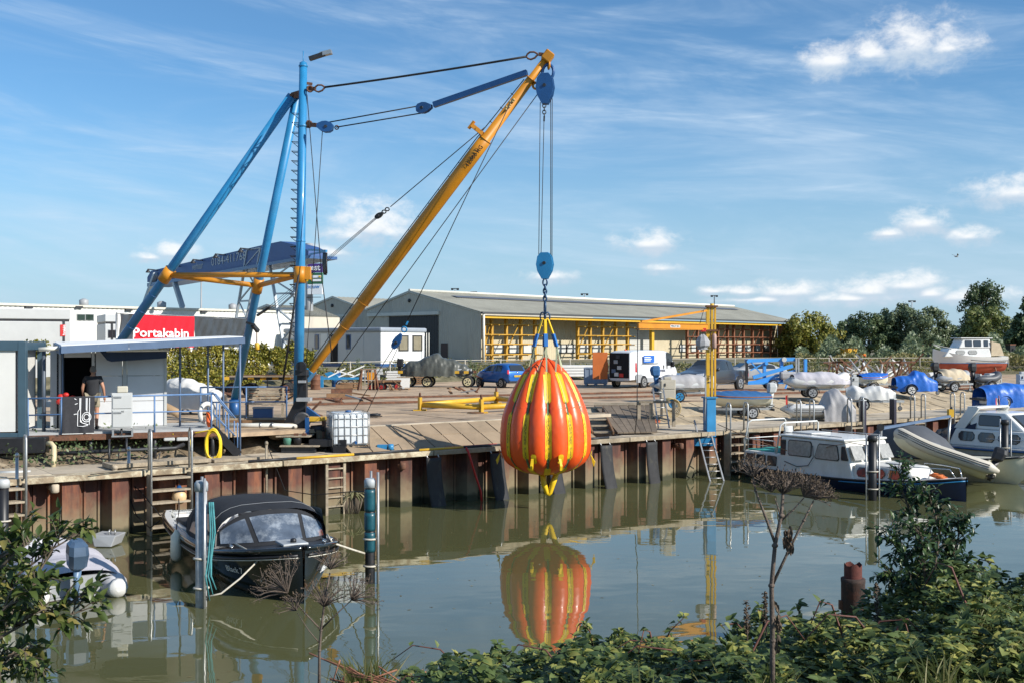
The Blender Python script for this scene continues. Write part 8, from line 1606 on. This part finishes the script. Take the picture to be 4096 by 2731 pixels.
# white cruiser with red bottom on the hard
c = GX(4000,87,YZ + .25); lc_ = V((c.x + .4,c.y + .6,YZ + .1)); lcr = thing('red_hulled_cruiser','white cabin cruiser with red underside propped up ashore','boat',lc_,R(186)); LL = 5.9
lst = smooth_st([(0,1.0,.35,1.55,.3),(.3,1.12,.2,1.5,.32),(.6,1.08,.22,1.62,.36),(.82,.75,.35,1.85,.55),(.95,.28,.9,2.05,.9),(1,.02,1.3,2.12,1)])
hullpart(LL,lst,lambda a,b: a,lambda a,b: max(a,.98)).build('underside',mat('red_antifouling',(.42,.09,.05),.7,var=.12),lcr,local=True); hullpart(LL,lst,lambda a,b: max(a,.98),lambda a,b: b,8).build('topsides',gelcoat,lcr,local=True)
MB().box((2.6,0,.2),(4.2,.14,.4)).build('keel',MATS['red_antifouling'],lcr,local=True)
for sd in (1,-1): MB().pipe([V((p.x,p.y,1.0)) for p in edge(LL,lst,0,.012,0,.93,30,sd)],.03,5).build('boot_line',dblue,lcr,local=True); MB().pipe(edge(LL,lst,-.32,.0,.0,.55,30,sd),.03,5).build('rubbing_strake',black,lcr,local=True); MB().pipe(edge(LL,lst,.38,-.08,.78,.98,12,sd),.025,5).build('bow_rail',whitecov,lcr,local=True)
deck(LL,lst,0).build('deck',gelcoat,lcr,local=True); la,lo_ = house(lcr,1.4,5.3,.95,.75,1.5,2.2,gelcoat,'cabin',.1,.5,.9)
for xa,xb in ((2.6,3.3),(3.6,4.3)): side_win(lo_,la,xa,xb,1.72,2.02,curtain,rounded=.3)
lb2,lo2 = house(lcr,1.4,4.1,.88,.8,2.2,2.95,gelcoat,'wheelhouse',.05,.4,.9)
for xa,xb in ((1.65,2.0),(2.25,2.85),(3.0,3.55)): side_win(lo2,lb2,xa,xb,2.35,2.8,pane)
MB().box((2.6,0,3.0),(2.7,1.7,.07)).build('roof',gelcoat,lcr,local=True,bevel=.02); MB().prism([(.3,-.9,1.6),(1.4,-.9,1.6),(1.4,-.85,2.75),(.7,-.85,2.6)],(0,1.8,0)).build('canvas_hood',beigecov,lcr,local=True)
for x in (1.0,3.2):
    for sd in (-1,1): MB().beam((x,sd * 1.3,-.35),(x,sd * .75,.7),.1).build('prop',rustm,lcr,local=True)
MB().lathe((5.9,-.62,1.6),[(.1,-.02),(.1,.02)],12,axis=(.2,1,0)).build('porthole',pane,lcr,local=True)
# ------------------------------------------------------------ vegetation
def leaf_into(m,p,d,up,l,w_,fold=.25,droop=.15):
    d = V(d).normalized(); s_ = d.cross(V(up))
    if s_.length < 1e-3: s_ = d.cross(V((1,0,.3)))
    s_.normalize(); n_ = s_.cross(d); p = V(p); f = n_ * (w_ * fold); k = len(m.v)
    m.v += [p,p + d * l * .38 - f * .2,p + d * l * .75 - n_ * l * droop * .4,p + d * l - n_ * l * droop,p + d * l * .3 + s_ * w_ * .46 + f,p + d * l * .66 + s_ * w_ * .36 + f * .5 - n_ * l * droop * .3,p + d * l * .3 - s_ * w_ * .46 + f,p + d * l * .66 - s_ * w_ * .36 + f * .5 - n_ * l * droop * .3]
    m.f += [(k,k + 1,k + 4),(k + 1,k + 2,k + 5,k + 4),(k + 2,k + 3,k + 5),(k,k + 6,k + 1),(k + 1,k + 6,k + 7,k + 2),(k + 2,k + 7,k + 3)]; m.s += [True] * 6
def quad_into(m,p,d,up,l,w_):
    d = V(d).normalized(); s_ = d.cross(V(up))
    if s_.length < 1e-3: s_ = V((1,0,0))
    s_.normalize(); k = len(m.v); m.v += [p,p + d * l * .5 + s_ * w_ * .5,p + d * l,p + d * l * .5 - s_ * w_ * .5]; m.f.append((k,k + 1,k + 2,k + 3)); m.s.append(False)
def rv(r_): 
    while True:
        v = V((r_.uniform(-1,1),r_.uniform(-1,1),r_.uniform(-1,1)))
        if .05 < v.length < 1: return v.normalized()
LEAFSRC = {}
def leaves_as_parts(t,specs,mm,key):
    """the largest leaves as parts of their own, sharing one mesh"""
    if key not in LEAFSRC:
        m = MB(); leaf_into(m,V((0,0,0)),V((1,0,0)),V((0,0,1)),1,.62); o = m.build('leaf',mm,t,local=True); LEAFSRC[key] = o.data; bpy.data.objects.remove(o)
    for p,d,up,l,w_ in specs:
        d = V(d).normalized(); s_ = d.cross(V(up)).normalized(); n_ = s_.cross(d); o = bpy.data.objects.new('leaf',LEAFSRC[key]); COL.objects.link(o); o.parent = t
        M_ = Matrix((d * l,-s_ * (w_ / .62),n_ * l)).transposed().to_4x4(); M_.translation = V(p) - t.location; o.matrix_local = M_
bark = mat('bark',(.11,.085,.06),.95,var=.3,scale=4)
def tree(label,px,Y,y_top,wpx,mm,seed,nl=5200,base=LZ,lobes=9,shape='round',ls=.42,low=.12):
    r_ = random.Random(seed); b = GX(px,Y,base); top = D(px,y_top,Y).z; h = top - base; w_ = wpx * Y / F; t = thing('tree',label,'tree',b,group='trees beyond the yard')
    m = MB(); m.pipe([b,b + V((.1,0,h * .4)),b + V((0,.1,h * .8))],[h * .035,h * .025,h * .008],8); L_ = []
    for i in range(lobes):
        k = (i + .5) / lobes; a = i * 2.4 + r_.uniform(-.4,.4)
        if shape == 'round': z = h * (low + .12 + .70 * k); rr_ = w_ * .36 * math.sin(math.pi * min(.97,.16 + .78 * k)) ** .7; rad_ = (w_ * .24) * r_.uniform(.8,1.15) * (1.1 - .3 * k)
        elif shape == 'tall': z = h * (low + .10 + .80 * k); rr_ = w_ * .26 * math.sin(math.pi * min(.97,.2 + .7 * k)) ** .6; rad_ = w_ * .2 * r_.uniform(.8,1.2)
        else: z = h * (.12 + .84 * k); rr_ = w_ * .40 * (1 - k); rad_ = w_ * (.2 * (1 - k) + .05)
        c = b + V((math.cos(a) * rr_,math.sin(a) * rr_,z)); L_.append((c,rad_)); m.pipe([b + V((0,0,z * .55)),b.lerp(c,.6) + V((0,0,z * .25)),c],[h * .012,h * .008,h * .003],5)
    m.build('trunk',bark,t); m = MB(); tot = sum(x[1] ** 2 for x in L_)
    for c,rad_ in L_:
        n_ = int(nl * rad_ ** 2 / tot); subs = [c + rv(r_) * rad_ * r_.uniform(.45,.95) for _ in range(13)]
        for i in range(n_):
            sc = subs[i % 13]; v = rv(r_); p = sc + v * rad_ * .46 * r_.random() ** .35; vv = (v + (p - c).normalized() * .5 + rv(r_) * .45).normalized(); quad_into(m,p,vv.cross(rv(r_)) + V((0,0,-.2 if shape != 'tall' else .4)),vv,ls * r_.uniform(.6,1.3),ls * .66)
    m.build('crown',mm,t); return t
lf_olive = leafmat('olive_leaves',(.10,.12,.02),(.25,.24,.045),(.36,.30,.07),scale=.3); lf_dark = leafmat('dark_tree_leaves',(.055,.09,.04),(.12,.165,.07),(.18,.21,.10),scale=.25); lf_mid = leafmat('grey_green_leaves',(.085,.12,.06),(.17,.21,.11),(.22,.25,.14),scale=.25); lf_willow = leafmat('willow_leaves',(.10,.13,.035),(.20,.23,.07),(.28,.28,.10),scale=.3)
tree('yellow-green rounded tree just right of the shed end',3228,150,1256,244,lf_olive,1,8450,lobes=11,low=.0); tree('dark tree between the yellow-green tree and the big grove',3375,165,1280,146,lf_dark,2,5460,low=.0); tree('broad dark tree left in the grove',3475,158,1240,201,lf_dark,3,8060,lobes=11,low=.0); tree('grey-green tree in the middle of the grove',3590,160,1206,183,lf_mid,4,8060,lobes=11,low=.0); tree('dark tree at the right of the grove',3695,156,1206,201,lf_mid,5,8060,lobes=11,low=.0); tree('small dark tree in the gap before the tall poplar',3800,170,1285,85,lf_dark,6,3250,low=.0)
tree('tall dark poplar above the red-hulled cruiser',3930,175,1138,207,lf_dark,7,8450,lobes=14,shape='tall',low=.05); tree('light green willow in front of the tall poplar',3945,155,1216,201,lf_willow,8,7800,lobes=11,low=.0); tree('spiky dark conifer cut by the right edge',4110,130,1170,183,lf_dark,9,5850,lobes=16,shape='cone',low=0); tree('low dark tree left of the poplar',3860,165,1290,109,lf_dark,10,3900,low=.0); tree('low dark tree at the right edge behind the conifer',4060,165,1300,134,lf_dark,11,3900,low=.0)
# shrub belt and verge weeds
def scatter(name,label,n,fn,mm,ls,seed,kind='stuff',up=.4):
    r_ = random.Random(seed); m = MB()
    for i in range(n):
        p,s_ = fn(r_); quad_into(m,p,rv(r_) + V((0,0,up)),rv(r_),ls * s_ * r_.uniform(.6,1.3),ls * s_ * .6)
    o = m.build(name,mm); return tag(o,label,kind=kind)
def belt(r_):
    px = r_.uniform(3190,4200); Y = r_.uniform(104,135); k = r_.random(); h = (1.9 + 1.1 * math.sin(px * .021) + .9 * math.sin(px * .057 + 1)) * (1 - .2 * r_.random()); return GX(px,Y,LZ + h * k ** .7 * .8),1
scatter('shrubbery','low belt of mixed green shrubs in front of the trees',16000,belt,lf_mid,.42,21)
def belt2(r_): px = r_.uniform(3190,4200); Y = r_.uniform(96,104); h = .5 + .3 * math.sin(px * .03); return GX(px,Y,LZ + max(.1,h) * r_.random()),1
scatter('rough_grass','pale rough grass and weeds before the shrub belt',7000,belt2,leafmat('dry_grass',(.10,.11,.03),(.26,.23,.09),(.34,.29,.14)),.3,22,up=1.2)
def weeds(r_):
    px = r_.uniform(1230,4200); Y = fence_line(px) + r_.uniform(-.5,6); k = .5 + .5 * math.sin(px * .013) * math.sin(px * .047 + 2); z = YZ + (.35 if Y - fence_line(px) < 1.5 else .75); return GX(px,Y,z - .1 + ((.9 if px < 2200 else .5) * k * r_.random())),1
scatter('verge_weeds','weeds and grass growing along the yard fence',12000,weeds,leafmat('weed_leaves',(.06,.08,.02),(.17,.17,.05),(.32,.26,.11)),.2,23,up=1.)
for i,(px,Y,h) in enumerate(((1432,69,1.6),(1880,78,1.5),(1900,77,1.2),(2110,79,.9),(3215,88,2.2),(3270,88,1.6))):
    r_ = random.Random(40 + i); b = GX(px,Y,YZ + .1); t = thing('tall_weed',('tall weed standing before the site office fence','tall weed left of the blue hatchback','leaning weed beside the hatchback nose','weed behind the bag straps','tall green weed at the right end of the boom lift','bushy weed at a fence post right of the boom lift')[i],'weed',b,group='tall weeds along the fence'); MB().pipe([b,b + V((.05,0,h * .6)),b + V((-.03,0,h))],[.02,.015,.006],5).build('stem',lf_mid,t); m = MB()
    for j in range(160): z = h * r_.random(); quad_into(m,b + V((r_.uniform(-.12,.12),r_.uniform(-.12,.12),z)) * 1.,rv(r_) + V((0,0,.2)),rv(r_),.16 * (1.2 - .6 * z / h),.07)
    m.build('foliage',lf_mid,t)
# ivy fence
ivm = leafmat('ivy_leaves',(.08,.10,.015),(.26,.24,.04),(.42,.35,.07),scale=.8)
ia,ib = GX(640,56,YZ),GX(1252,66,YZ); t = thing('ivy_fence','wire fence overgrown with yellow-green ivy behind the cabin','ivy fence',ia)
for i in range(7): p = ia.lerp(ib,i / 6); MB().tube(p,p + V((0,0,2.4)),.04,n=6).build('post',darksteel,t)
for z in (.5,1.4,2.35): MB().tube(ia + V((0,0,z)),ib + V((0,0,z)),.015,n=4).build('wire',steel,t)
r_ = random.Random(55); m = MB(); dn = (ib - ia).normalized(); nn_ = V((dn.y,-dn.x,0))
for i in range(15000):
    k = r_.random() ** .85; s_ = k * (ib - ia).length; hh = 2.45 + .18 * math.sin(s_ * 2.1) + .15 * math.sin(s_ * 5.3); lowz = .35 if k < .62 else 1.15 + .6 * math.sin(s_ * 3.3); z = lowz + (hh - lowz) * (1 - r_.random() ** 1.2 * .999); p = ia + dn * s_ + V((0,0,z)) + nn_ * (r_.gauss(0,.12) + .1 * math.sin(s_ * 3 + z * 4)); quad_into(m,p,rv(r_) + V((0,0,-.6)) + nn_ * .3,rv(r_),.15 * r_.uniform(.6,1.4),.12)
m.build('ivy',ivm,t)
t = thing('climber','yellow-green climbing plant between the container and the cabin','climbing plant',GX(135,42,YZ)); m = MB()
for i in range(900): p = D(r_.gauss(135,28),1365 + 65 * r_.random() ** 1.3,42 + r_.uniform(-.3,.3)); quad_into(m,p,rv(r_) + V((0,0,-.5)),rv(r_),.12,.09)
m.build('foliage',ivm,t); MB().pipe([GX(135,42,YZ),D(128,1440,42),D(140,1380,42)],.03,5).build('stem',bark,t)
def under(r_):
    s_ = r_.choice((r_.uniform(-13,-10.6),r_.uniform(-19,-16),r_.uniform(-12,-8.5),r_.uniform(-20.5,-20))); t_ = r_.uniform(2.0,4.6); return q(s_,t_,QZ + .05 + .26 * (t_ - 2) + .3 * r_.random() ** 2),1
scatter('bank_weeds','green weeds on the earth bank under the platform',1500,under,lf_dark,.11,61)
# grassy tuft hanging on the piling
c = q((GX(1422,31.0,0) - Q0).dot(U),-.1,.55); t = thing('wall_plant','grey-green tuft of strap leaves growing on the sheet piling','plant',c); m = MB(); r_ = random.Random(71)
for i in range(46):
    a = r_.uniform(0,6.28); l = r_.uniform(.35,.6); d = V((math.cos(a),-abs(math.sin(a)) * .6,r_.uniform(.2,.9))).normalized(); pts = [c + d * l * k + V((0,0,-.75 * l * k * k)) for k in (0,.3,.6,.85,1)]
    k0 = len(m.v); w_ = .03
    for k,p in enumerate(pts): ss = d.cross(V((0,0,1))).normalized() * w_ * (1 - k / 4.2); m.v += [p - ss,p + ss]
    m.f += [(k0 + 2 * k,k0 + 2 * k + 1,k0 + 2 * k + 3,k0 + 2 * k + 2) for k in range(4)]; m.s += [True] * 4
m.build('leaves',leafmat('strap_leaves',(.16,.17,.08),(.34,.32,.18),(.4,.36,.22)),t); m = MB()
for i in range(20): x = r_.uniform(-.3,.25); m.pipe([c + V((x,-.02,-.1)),c + V((x * .8,-.1,-.35)),c + V((x * .7 + r_.uniform(-.1,.1),-.08,-.62))],[.03,.025,.008],5)
m.build('roots',bark,t)
# ------------------------------------------------------------ near bank: brambles
sil = [(1500,2845),(1640,2790),(1750,2727),(1900,2695),(2050,2673),(2200,2655),(2330,2575),(2450,2600),(2550,2625),(2700,2615),(2800,2615),(2900,2560),(3050,2545),(3200,2530),(3300,2465),(3450,2450),(3560,2405),(3640,2335),(3750,2280),(3850,2260),(3950,2285),(4096,2325),(4400,2305),(5200,2225)]
def silh(px):
    for (a,ya),(b,yb) in zip(sil,sil[1:]):
        if a <= px <= b: return ya + (yb - ya) * (px - a) / (b - a)
    return 2800
def ztop(px,Y):
    zs = H - (silh(px) - HY) * 9.0 / F; k = (Y - 5.4) / 3.6; z_near = max(zs + .25,H - 1400 * 5.4 / F)
    z = z_near + (zs - z_near) * k if k < 1 else zs - (Y - 9) * .9
    return z + .09 * math.sin(px * .011 + Y * 2.1) + .07 * math.sin(px * .027 - Y * 3.3)
lf_br = leafmat('bramble_leaves',(.028,.055,.020),(.12,.165,.048),(.34,.33,.085),rough=.55,scale=1.6)
bt_ = GX(2900,8,1.2); bram = thing('bramble_thicket','dense bramble thicket along the near bank at the bottom','brambles',bt_); r_ = random.Random(90); m = MB(); big = []
def spray(px,Y,z,l,into,r_=r_):
    p = GX(px,Y,z); d0 = V((r_.uniform(-1,1),r_.uniform(-1,.4),r_.uniform(-.1,.5))).normalized()
    for a in (-.9,0,.9):
        d = Matrix.Rotation(a + r_.uniform(-.2,.2),3,'Z') @ d0; up = V((r_.uniform(-.4,.4),r_.uniform(-.5,.2),1)); ll = l * (1.15 if a == 0 else .9) * r_.uniform(.8,1.15)
        if into == 'big': big.append((p,d,up,ll,ll * .68))
        else: leaf_into(m,p,d,up,ll,ll * .68,.18,.2)
n = 0
while n < 20500:
    px = r_.uniform(4150,5200) if r_.random() < .17 else r_.uniform(1580,4200); Y = r_.uniform(5.6,10.2); zt = ztop(px,Y); edge_f = max(0,1 - max(0,(1900 - px) / 340)); 
    if r_.random() > edge_f + .15: continue
    spray(px,Y,zt - .5 * r_.random() ** 2.2 + .03,r_.uniform(.05,.085),'m'); n += 1
for i in range(100): px = r_.uniform(1750,4090); Y = r_.uniform(5.9,9.0); spray(px,Y,ztop(px,Y) + r_.uniform(.0,.06),r_.uniform(.07,.09),'big')
fo = m.build('foliage',lf_br,bram); fo['kind'] = 'stuff'; leaves_as_parts(bram,big[:300],lf_br,'bramble')
cane = mat('bramble_cane',(.13,.05,.035),.7,var=.3,scale=8)
for i in range(26):
    px = r_.uniform(1700,4100); Y = r_.uniform(6.5,9.6); a = GX(px,Y,ztop(px,Y) - .4); L_ = r_.uniform(.5,1.1); d = V((r_.uniform(-1,1),r_.uniform(-.3,.5),0)); pts = [a + d * L_ * k + V((0,0,.55 * math.sin(math.pi * k * .8) + .1 * k)) for k in (0,.25,.5,.75,1)]; MB().pipe(pts,[.009,.008,.007,.005,.003],5).build('cane',cane,bram); mm_ = MB()
    for k in range(7): p = pts[0].lerp(pts[-1],k / 7) ; kk = .15 + k / 8; p = a + d * L_ * kk + V((0,0,.55 * math.sin(math.pi * kk * .8) + .1 * kk)); leaf_into(mm_,p,rv(r_) + V((0,0,.1)),V((0,0,1)),.07,.045)
    mm_.build('cane_leaves',lf_br,bram)
# arching shoots against the water in the middle
for i,(x0,y0,x1,y1) in enumerate(((2380,2620,2335,2500),(2450,2640,2490,2525),(2620,2660,2740,2465),(1900,2700,1730,2690),(2010,2650,1985,2590),(3010,2560,2880,2500),(3860,2300,3980,2250),(2640,2640,2600,2575),(3060,2520,3030,2440),(3200,2500,3190,2430))):
    a,b = D(x0,y0,8.6),D(x1,y1,8.4); md = a.lerp(b,.5) + V((0,0,.08)); MB().pipe([a,md,b],[.008,.006,.003],5).build('shoot',cane,bram); mm_ = MB()
    for k in range(13): p = a.lerp(b,.25 + .75 * k / 12) + V((0,0,.08 * math.sin(math.pi * k / 12))); leaf_into(mm_,p,rv(r_) + V((0,0,.15)),V((0,-.4,1)),r_.uniform(.05,.085),.05)
    mm_.build('shoot_leaves',lf_br,bram)
# grass in front of the brambles
m = MB()
for i in range(4200):
    px = 2000 + 2200 * r_.random() ** .6 if i % 5 else r_.uniform(2700,4200); Y = r_.uniform(5.3,7.6); b = GX(px,Y,ztop(px,Y) - .22); l = r_.uniform(.14,.32); d = V((r_.uniform(-.7,.7),r_.uniform(-.6,.3),1)).normalized(); s_ = d.cross(V((0,1,.2))).normalized() * .0035; t2 = b + d * l + V((d.x,d.y,-.3)) * l * .35; mdp = b + d * l * .55; k = len(m.v); m.v += [b - s_,b + s_,mdp + s_,mdp - s_,t2]; m.f += [(k,k + 1,k + 2,k + 3),(k + 3,k + 2,k + 4)]; m.s += [True,True]
g = m.build('bank_grass',leafmat('bank_grass_blades',(.035,.055,.015),(.11,.13,.035),(.26,.24,.10))); tag(g,'long thin grass growing through the brambles',kind='stuff')
# reed tufts at the water, left of the brambles
for lab,px,y0,n_,sp_ in (('pale reed tuft at the bottom between hogweed and brambles',1480,2590,120,130),('small reed tuft just left of the brambles',1665,2640,40,40),('thin reed tuft at the foot of the dead hogweed',1390,2660,30,60)):
    b0 = D(px,2790,8.2); t = thing('reed_tuft',lab,'reeds',b0,group='reed tufts'); m = MB()
    for i in range(n_):
        b = b0 + V((r_.gauss(0,sp_ * .0007),r_.uniform(-.15,.15),-.15)); tp_ = D(px + r_.gauss(0,sp_ * .8),y0 + abs(r_.gauss(0,70)),8.2 + r_.uniform(-.2,.2)); d = (tp_ - b); s_ = V((1,0,0)) * .007; mdp = b + d * .6 + V((-d.x * .12,0,.02)); k = len(m.v); m.v += [b - s_,b + s_,mdp + s_ * .8,mdp - s_ * .8,tp_]; m.f += [(k,k + 1,k + 2,k + 3),(k + 3,k + 2,k + 4)]; m.s += [True,True]
    m.build('blades',grassmat,t)
    m = MB()
    for i in range(10): b = D(px + r_.gauss(0,sp_ * .9),2740,8.1); tp_ = D(px + r_.gauss(0,sp_),y0 + 60 + r_.uniform(-40,60),8.1); m.pipe([b,tp_],[.004,.007],5)
    m.build('seed_stalks',mat('reddish_stalk',(.28,.12,.07),.8) if 'reddish_stalk' not in MATS else MATS['reddish_stalk'],t)
# ------------------------------------------------------------ dead hogweed
dead = mat('dead_stem',(.12,.09,.07),.85,var=.35,scale=14,bump=.3); seedm = mat('dry_seed',(.10,.07,.045),.9,var=.4,scale=40)
def umbel(t,a,c,R_,r_,n=34,dense=1,flat=.35):
    ax = (V(c) - V(a)).normalized(); x = ax.cross(V((0,1,0))).normalized(); y = ax.cross(x); m = MB(); sd = MB()
    for i in range(n):
        th = 2.4 * i; rr_ = math.sqrt((i + .5) / n); d = (ax * (1.05 - flat * rr_ * rr_ * 1.6) + (x * math.cos(th) + y * math.sin(th)) * rr_ * 1.15); e = V(c) + d * R_ * r_.uniform(.85,1.1); mid_ = V(c) + d * R_ * .5 + ax * R_ * .08; m.pipe([c,mid_,e],[.0035,.0028,.002],4,caps=False)
        for j in range(int(9 * dense)):
            v = rv(r_) + ax * .6 + d * .3; e2 = e + v * R_ * r_.uniform(.14,.24); m.pipe([e,e2],[.0015,.001],3,caps=False); leaf_into(sd,e2,v,rv(r_),.013,.008)
    m.build('rays',dead,t); sd.build('seeds',seedm,t)['kind'] = 'stuff'
def hog(label,stems,umbels,Y,seed,dense):
    r_ = random.Random(seed); b = D(*stems[0][0],Y); t = thing('dead_hogweed',label,'dead plant',b,group='dead hogweed stalks')
    for st in stems:
        pts = [D(x,y,Y) for x,y in st[:-1]]; MB().pipe(pts,[st[-1] * .72 * (1 - .5 * i / (len(pts) - 1)) for i in range(len(pts))],8).build('stem',dead,t)
        for p in pts[1:-1]: MB().ball(p,st[-1] * .85,8,5,(1,1,.8)).build('node',dead,t)
    for (ax_,ay),(cx,cy),R_,n in umbels: umbel(t,D(ax_,ay,Y),D(cx,cy,Y),R_ * Y / F,r_,n,dense)
    m = MB()
    return t
h1 = hog('tall dead hogweed stalk with brown seed heads standing over the brambles',[[(3088,2800),(3090,2560),(3086,2340),(3100,2180),(3125,2060),(3132,1975),.021],[(3086,2345),(3150,2210),(3215,2080),(3255,2000),.012],[(3100,2170),(3060,2060),(3022,1960),(3012,1905),.011],[(3125,2080),(3170,2040),(3215,1990),.008],[(3125,2070),(3100,1990),.008]],[((3022,1960),(3012,1905),62,26),((3125,2060),(3132,1975),75,34),((3170,2040),(3215,1985),70,32),((3100,2050),(3085,1965),60,26),((3215,2080),(3258,1995),62,28)],5.5,5,.75)
m = MB(); r_ = random.Random(8)
for x,y,l in ((3100,2400,190),(3150,2080,110),(3140,2110,70)):
    for j in range(26): p = D(x + r_.gauss(6,6),y + l * r_.random() ,5.45); leaf_into(m,p,V((r_.uniform(-.3,.5),0,-1)),rv(r_),.045,.022)
m.build('withered_leaves',seedm,h1)
hog('dead hogweed stalk with open umbrella seed heads in front of the sloop',[[(1276,2800),(1278,2600),(1284,2520),(1300,2390),(1320,2290),.015],[(1282,2515),(1220,2450),(1165,2385),.008],[(1284,2515),(1350,2450),(1420,2385),.008],[(1278,2570),(1235,2520),(1190,2450),.006]],[((1220,2450),(1150,2370),105,36),((1284,2500),(1296,2425),85,34),((1350,2450),(1405,2398),85,34),((1300,2390),(1321,2275),65,24),((1235,2520),(1185,2440),60,18)],7.2,6,.45)
for i,(x,y0,y1,lab) in enumerate(((3505,2330,2520,'dark dock seed spike in front of the rusty stump'),(2985,2400,2540,'brown dock seed spike left of the tall hogweed'),(3060,2370,2500,'short dock seed spike beside the tall hogweed'),(2745,2600,2731,'nettle spike at the bottom left of the hogweed'))):
    t = thing('dock_spike',lab,'weed',D(x,y1 + 60,8),group='seed spikes in the brambles'); a,b = D(x + 6,y1 + 60,8),D(x,y0,8); MB().pipe([a,a.lerp(b,.5),b],[.006,.005,.003],5).build('stem',dead,t); m = MB()
    for j in range(130): k = r_.uniform(.35,1); leaf_into(m,a.lerp(b,k) + rv(r_) * .018 * (1.2 - k * .6),rv(r_),rv(r_),.022,.014)
    m.build('seeds',seedm if i < 3 else lf_br,t)['kind'] = 'stuff'
# ------------------------------------------------------------ leafy shrubs
def shrub(name,label,base,stems,mm,ll,nper,seed,key,droop=.2,r0=.012,twigs=5,tl=.22):
    r_ = random.Random(seed); t = thing(name,label,'shrub',base); m = MB(); big = []; st = MB()
    for pts in stems:
        pts = [V(p) for p in pts]; st.pipe(pts,[r0 * (1 - .75 * i / (len(pts) - 1)) for i in range(len(pts))],6); L_ = len(pts) - 1
        for i in range(nper):
            k = (.22 + .78 * i / nper) * L_; a = int(min(k,L_ - 1)); p = pts[a].lerp(pts[a + 1],k - a); d0 = (pts[a + 1] - pts[a]).normalized(); tw = (rv(r_) + d0 * .7 + V((0,0,.3))).normalized() * tl * r_.uniform(.4,1.); e = p + tw; st.pipe([p,p.lerp(e,.5) + V((0,0,.015)),e],[.004,.003,.0018],4,caps=False)
            for j in range(twigs):
                kk = .3 + .7 * j / max(1,twigs - 1); pp_ = p.lerp(e,kk); d = (rv(r_) * .8 + tw.normalized() * .6 + V((0,0,-droop))); lsz = ll * r_.uniform(.7,1.2); up = V((r_.uniform(-.5,.5),r_.uniform(-.6,.2),1))
                if len(big) < 300 and r_.random() < .35: big.append((pp_,d,up,lsz * 1.1,lsz * .55))
                else: leaf_into(m,pp_,d,up,lsz,lsz * .5,.2,.25)
    st.build('branches',bark,t); fo = m.build('foliage',mm,t); fo['kind'] = 'stuff'; leaves_as_parts(t,big,mm,key); return t
lf_sh = leafmat('shrub_leaves',(.016,.042,.018),(.055,.10,.038),(.12,.17,.055),rough=.35,scale=2); lf_left = leafmat('left_branch_leaves',(.038,.065,.016),(.11,.145,.038),(.22,.19,.06),rough=.4,scale=3)
Ys = 8.3; SS = lambda *p: [D(x,y,Ys + dy) for x,y,dy in p]
shrub('dark_shrub','upright dark green shrub rising above the brambles at the right',D(3720,2450,Ys),[SS((3720,2450,0),(3690,2250,0),(3650,2080,.1),(3610,1960,.1),(3592,1865,.1)),SS((3720,2450,0),(3740,2250,0),(3760,2120,0),(3720,2000,0),(3690,1975,0)),SS((3720,2450,0),(3790,2280,.2),(3830,2160,.2),(3845,2090,.2)),SS((3710,2400,0),(3640,2290,-.2),(3590,2200,-.2),(3565,2130,-.2)),SS((3720,2400,0),(3700,2300,-.3),(3690,2190,-.3),(3680,2110,-.2)),SS((3730,2400,0),(3800,2320,-.3),(3860,2270,-.3)),SS((3700,2420,0),(3620,2340,.1),(3545,2290,.1)),SS((3720,2420,.2),(3760,2260,.3),(3790,2180,.3),(3770,2080,.3))],lf_sh,.062,42,17,'shrub',.25,.014,6,.2)
Yl = 5.2; SL2 = lambda *p: [D(x,y,Yl + dy) for x,y,dy in p]
shrub('leafy_branch','leafy shrub branches reaching in from the left edge',D(-160,2700,Yl),[SL2((-160,2700,0),(-20,2560,0),(120,2480,0),(280,2410,-.1),(385,2370,-.1)),SL2((-160,2650,0),(-40,2400,.1),(80,2290,.1),(215,2190,.1),(335,2120,.1)),SL2((-160,2600,0),(-60,2300,.2),(20,2180,.2),(90,2130,.2)),SL2((-160,2650,0),(0,2450,-.2),(110,2350,-.2),(170,2320,-.2)),SL2((-160,2720,0),(-20,2640,-.1),(90,2600,-.1),(180,2680,-.1)),SL2((-160,2720,0),(0,2660,.1),(70,2640,.1),(140,2690,0)),SL2((20,2430,0),(90,2390,.1),(190,2230,.1),(260,2110,.15)),SL2((-100,2400,0),(-10,2280,-.2),(60,2210,-.2),(130,2160,-.2)),SL2((60,2500,0),(150,2440,-.1),(250,2470,-.1),(330,2440,-.1)),SL2((-160,2500,0),(-40,2370,.0),(30,2330,.0),(80,2350,0)),SL2((-160,2700,0),(-60,2560,.3),(30,2500,.3),(60,2420,.3))],lf_left,.066,15,27,'leftb',.0,.010,6,.17)
# one bird
c = D(3826,1027,140); t = thing('bird','small gull flying at the right under the cloud','bird',c); m = MB(); m.ball(c,.18,8,6,(1.6,.6,.5)); m.prism([c,c + V((-.25,.9,.35)),c + V((.1,.5,.15))],(0,0,.03)); m.prism([c,c + V((-.25,-.9,.35)),c + V((.1,-.5,.15))],(0,0,.03)); m.build('body',grey,t)

# specks of leaf and scum on the water
m = MB(); r_ = random.Random(77)
for i in range(170):
    Y = r_.uniform(14,34); px = r_.uniform(100,4000); p = GX(px,Y,.006)
    if (p - Q0).dot(N) > -.4: continue
    a = r_.uniform(0,6.28); quad_into(m,p,V((math.cos(a),math.sin(a),0)),V((0,0,1)),r_.uniform(.03,.11),r_.uniform(.02,.05))
tag(m.build('floating_debris',leafmat('dead_leaf',(.12,.09,.04),(.3,.24,.12),(.4,.36,.25))),'scattered leaves floating on the water',kind='stuff')
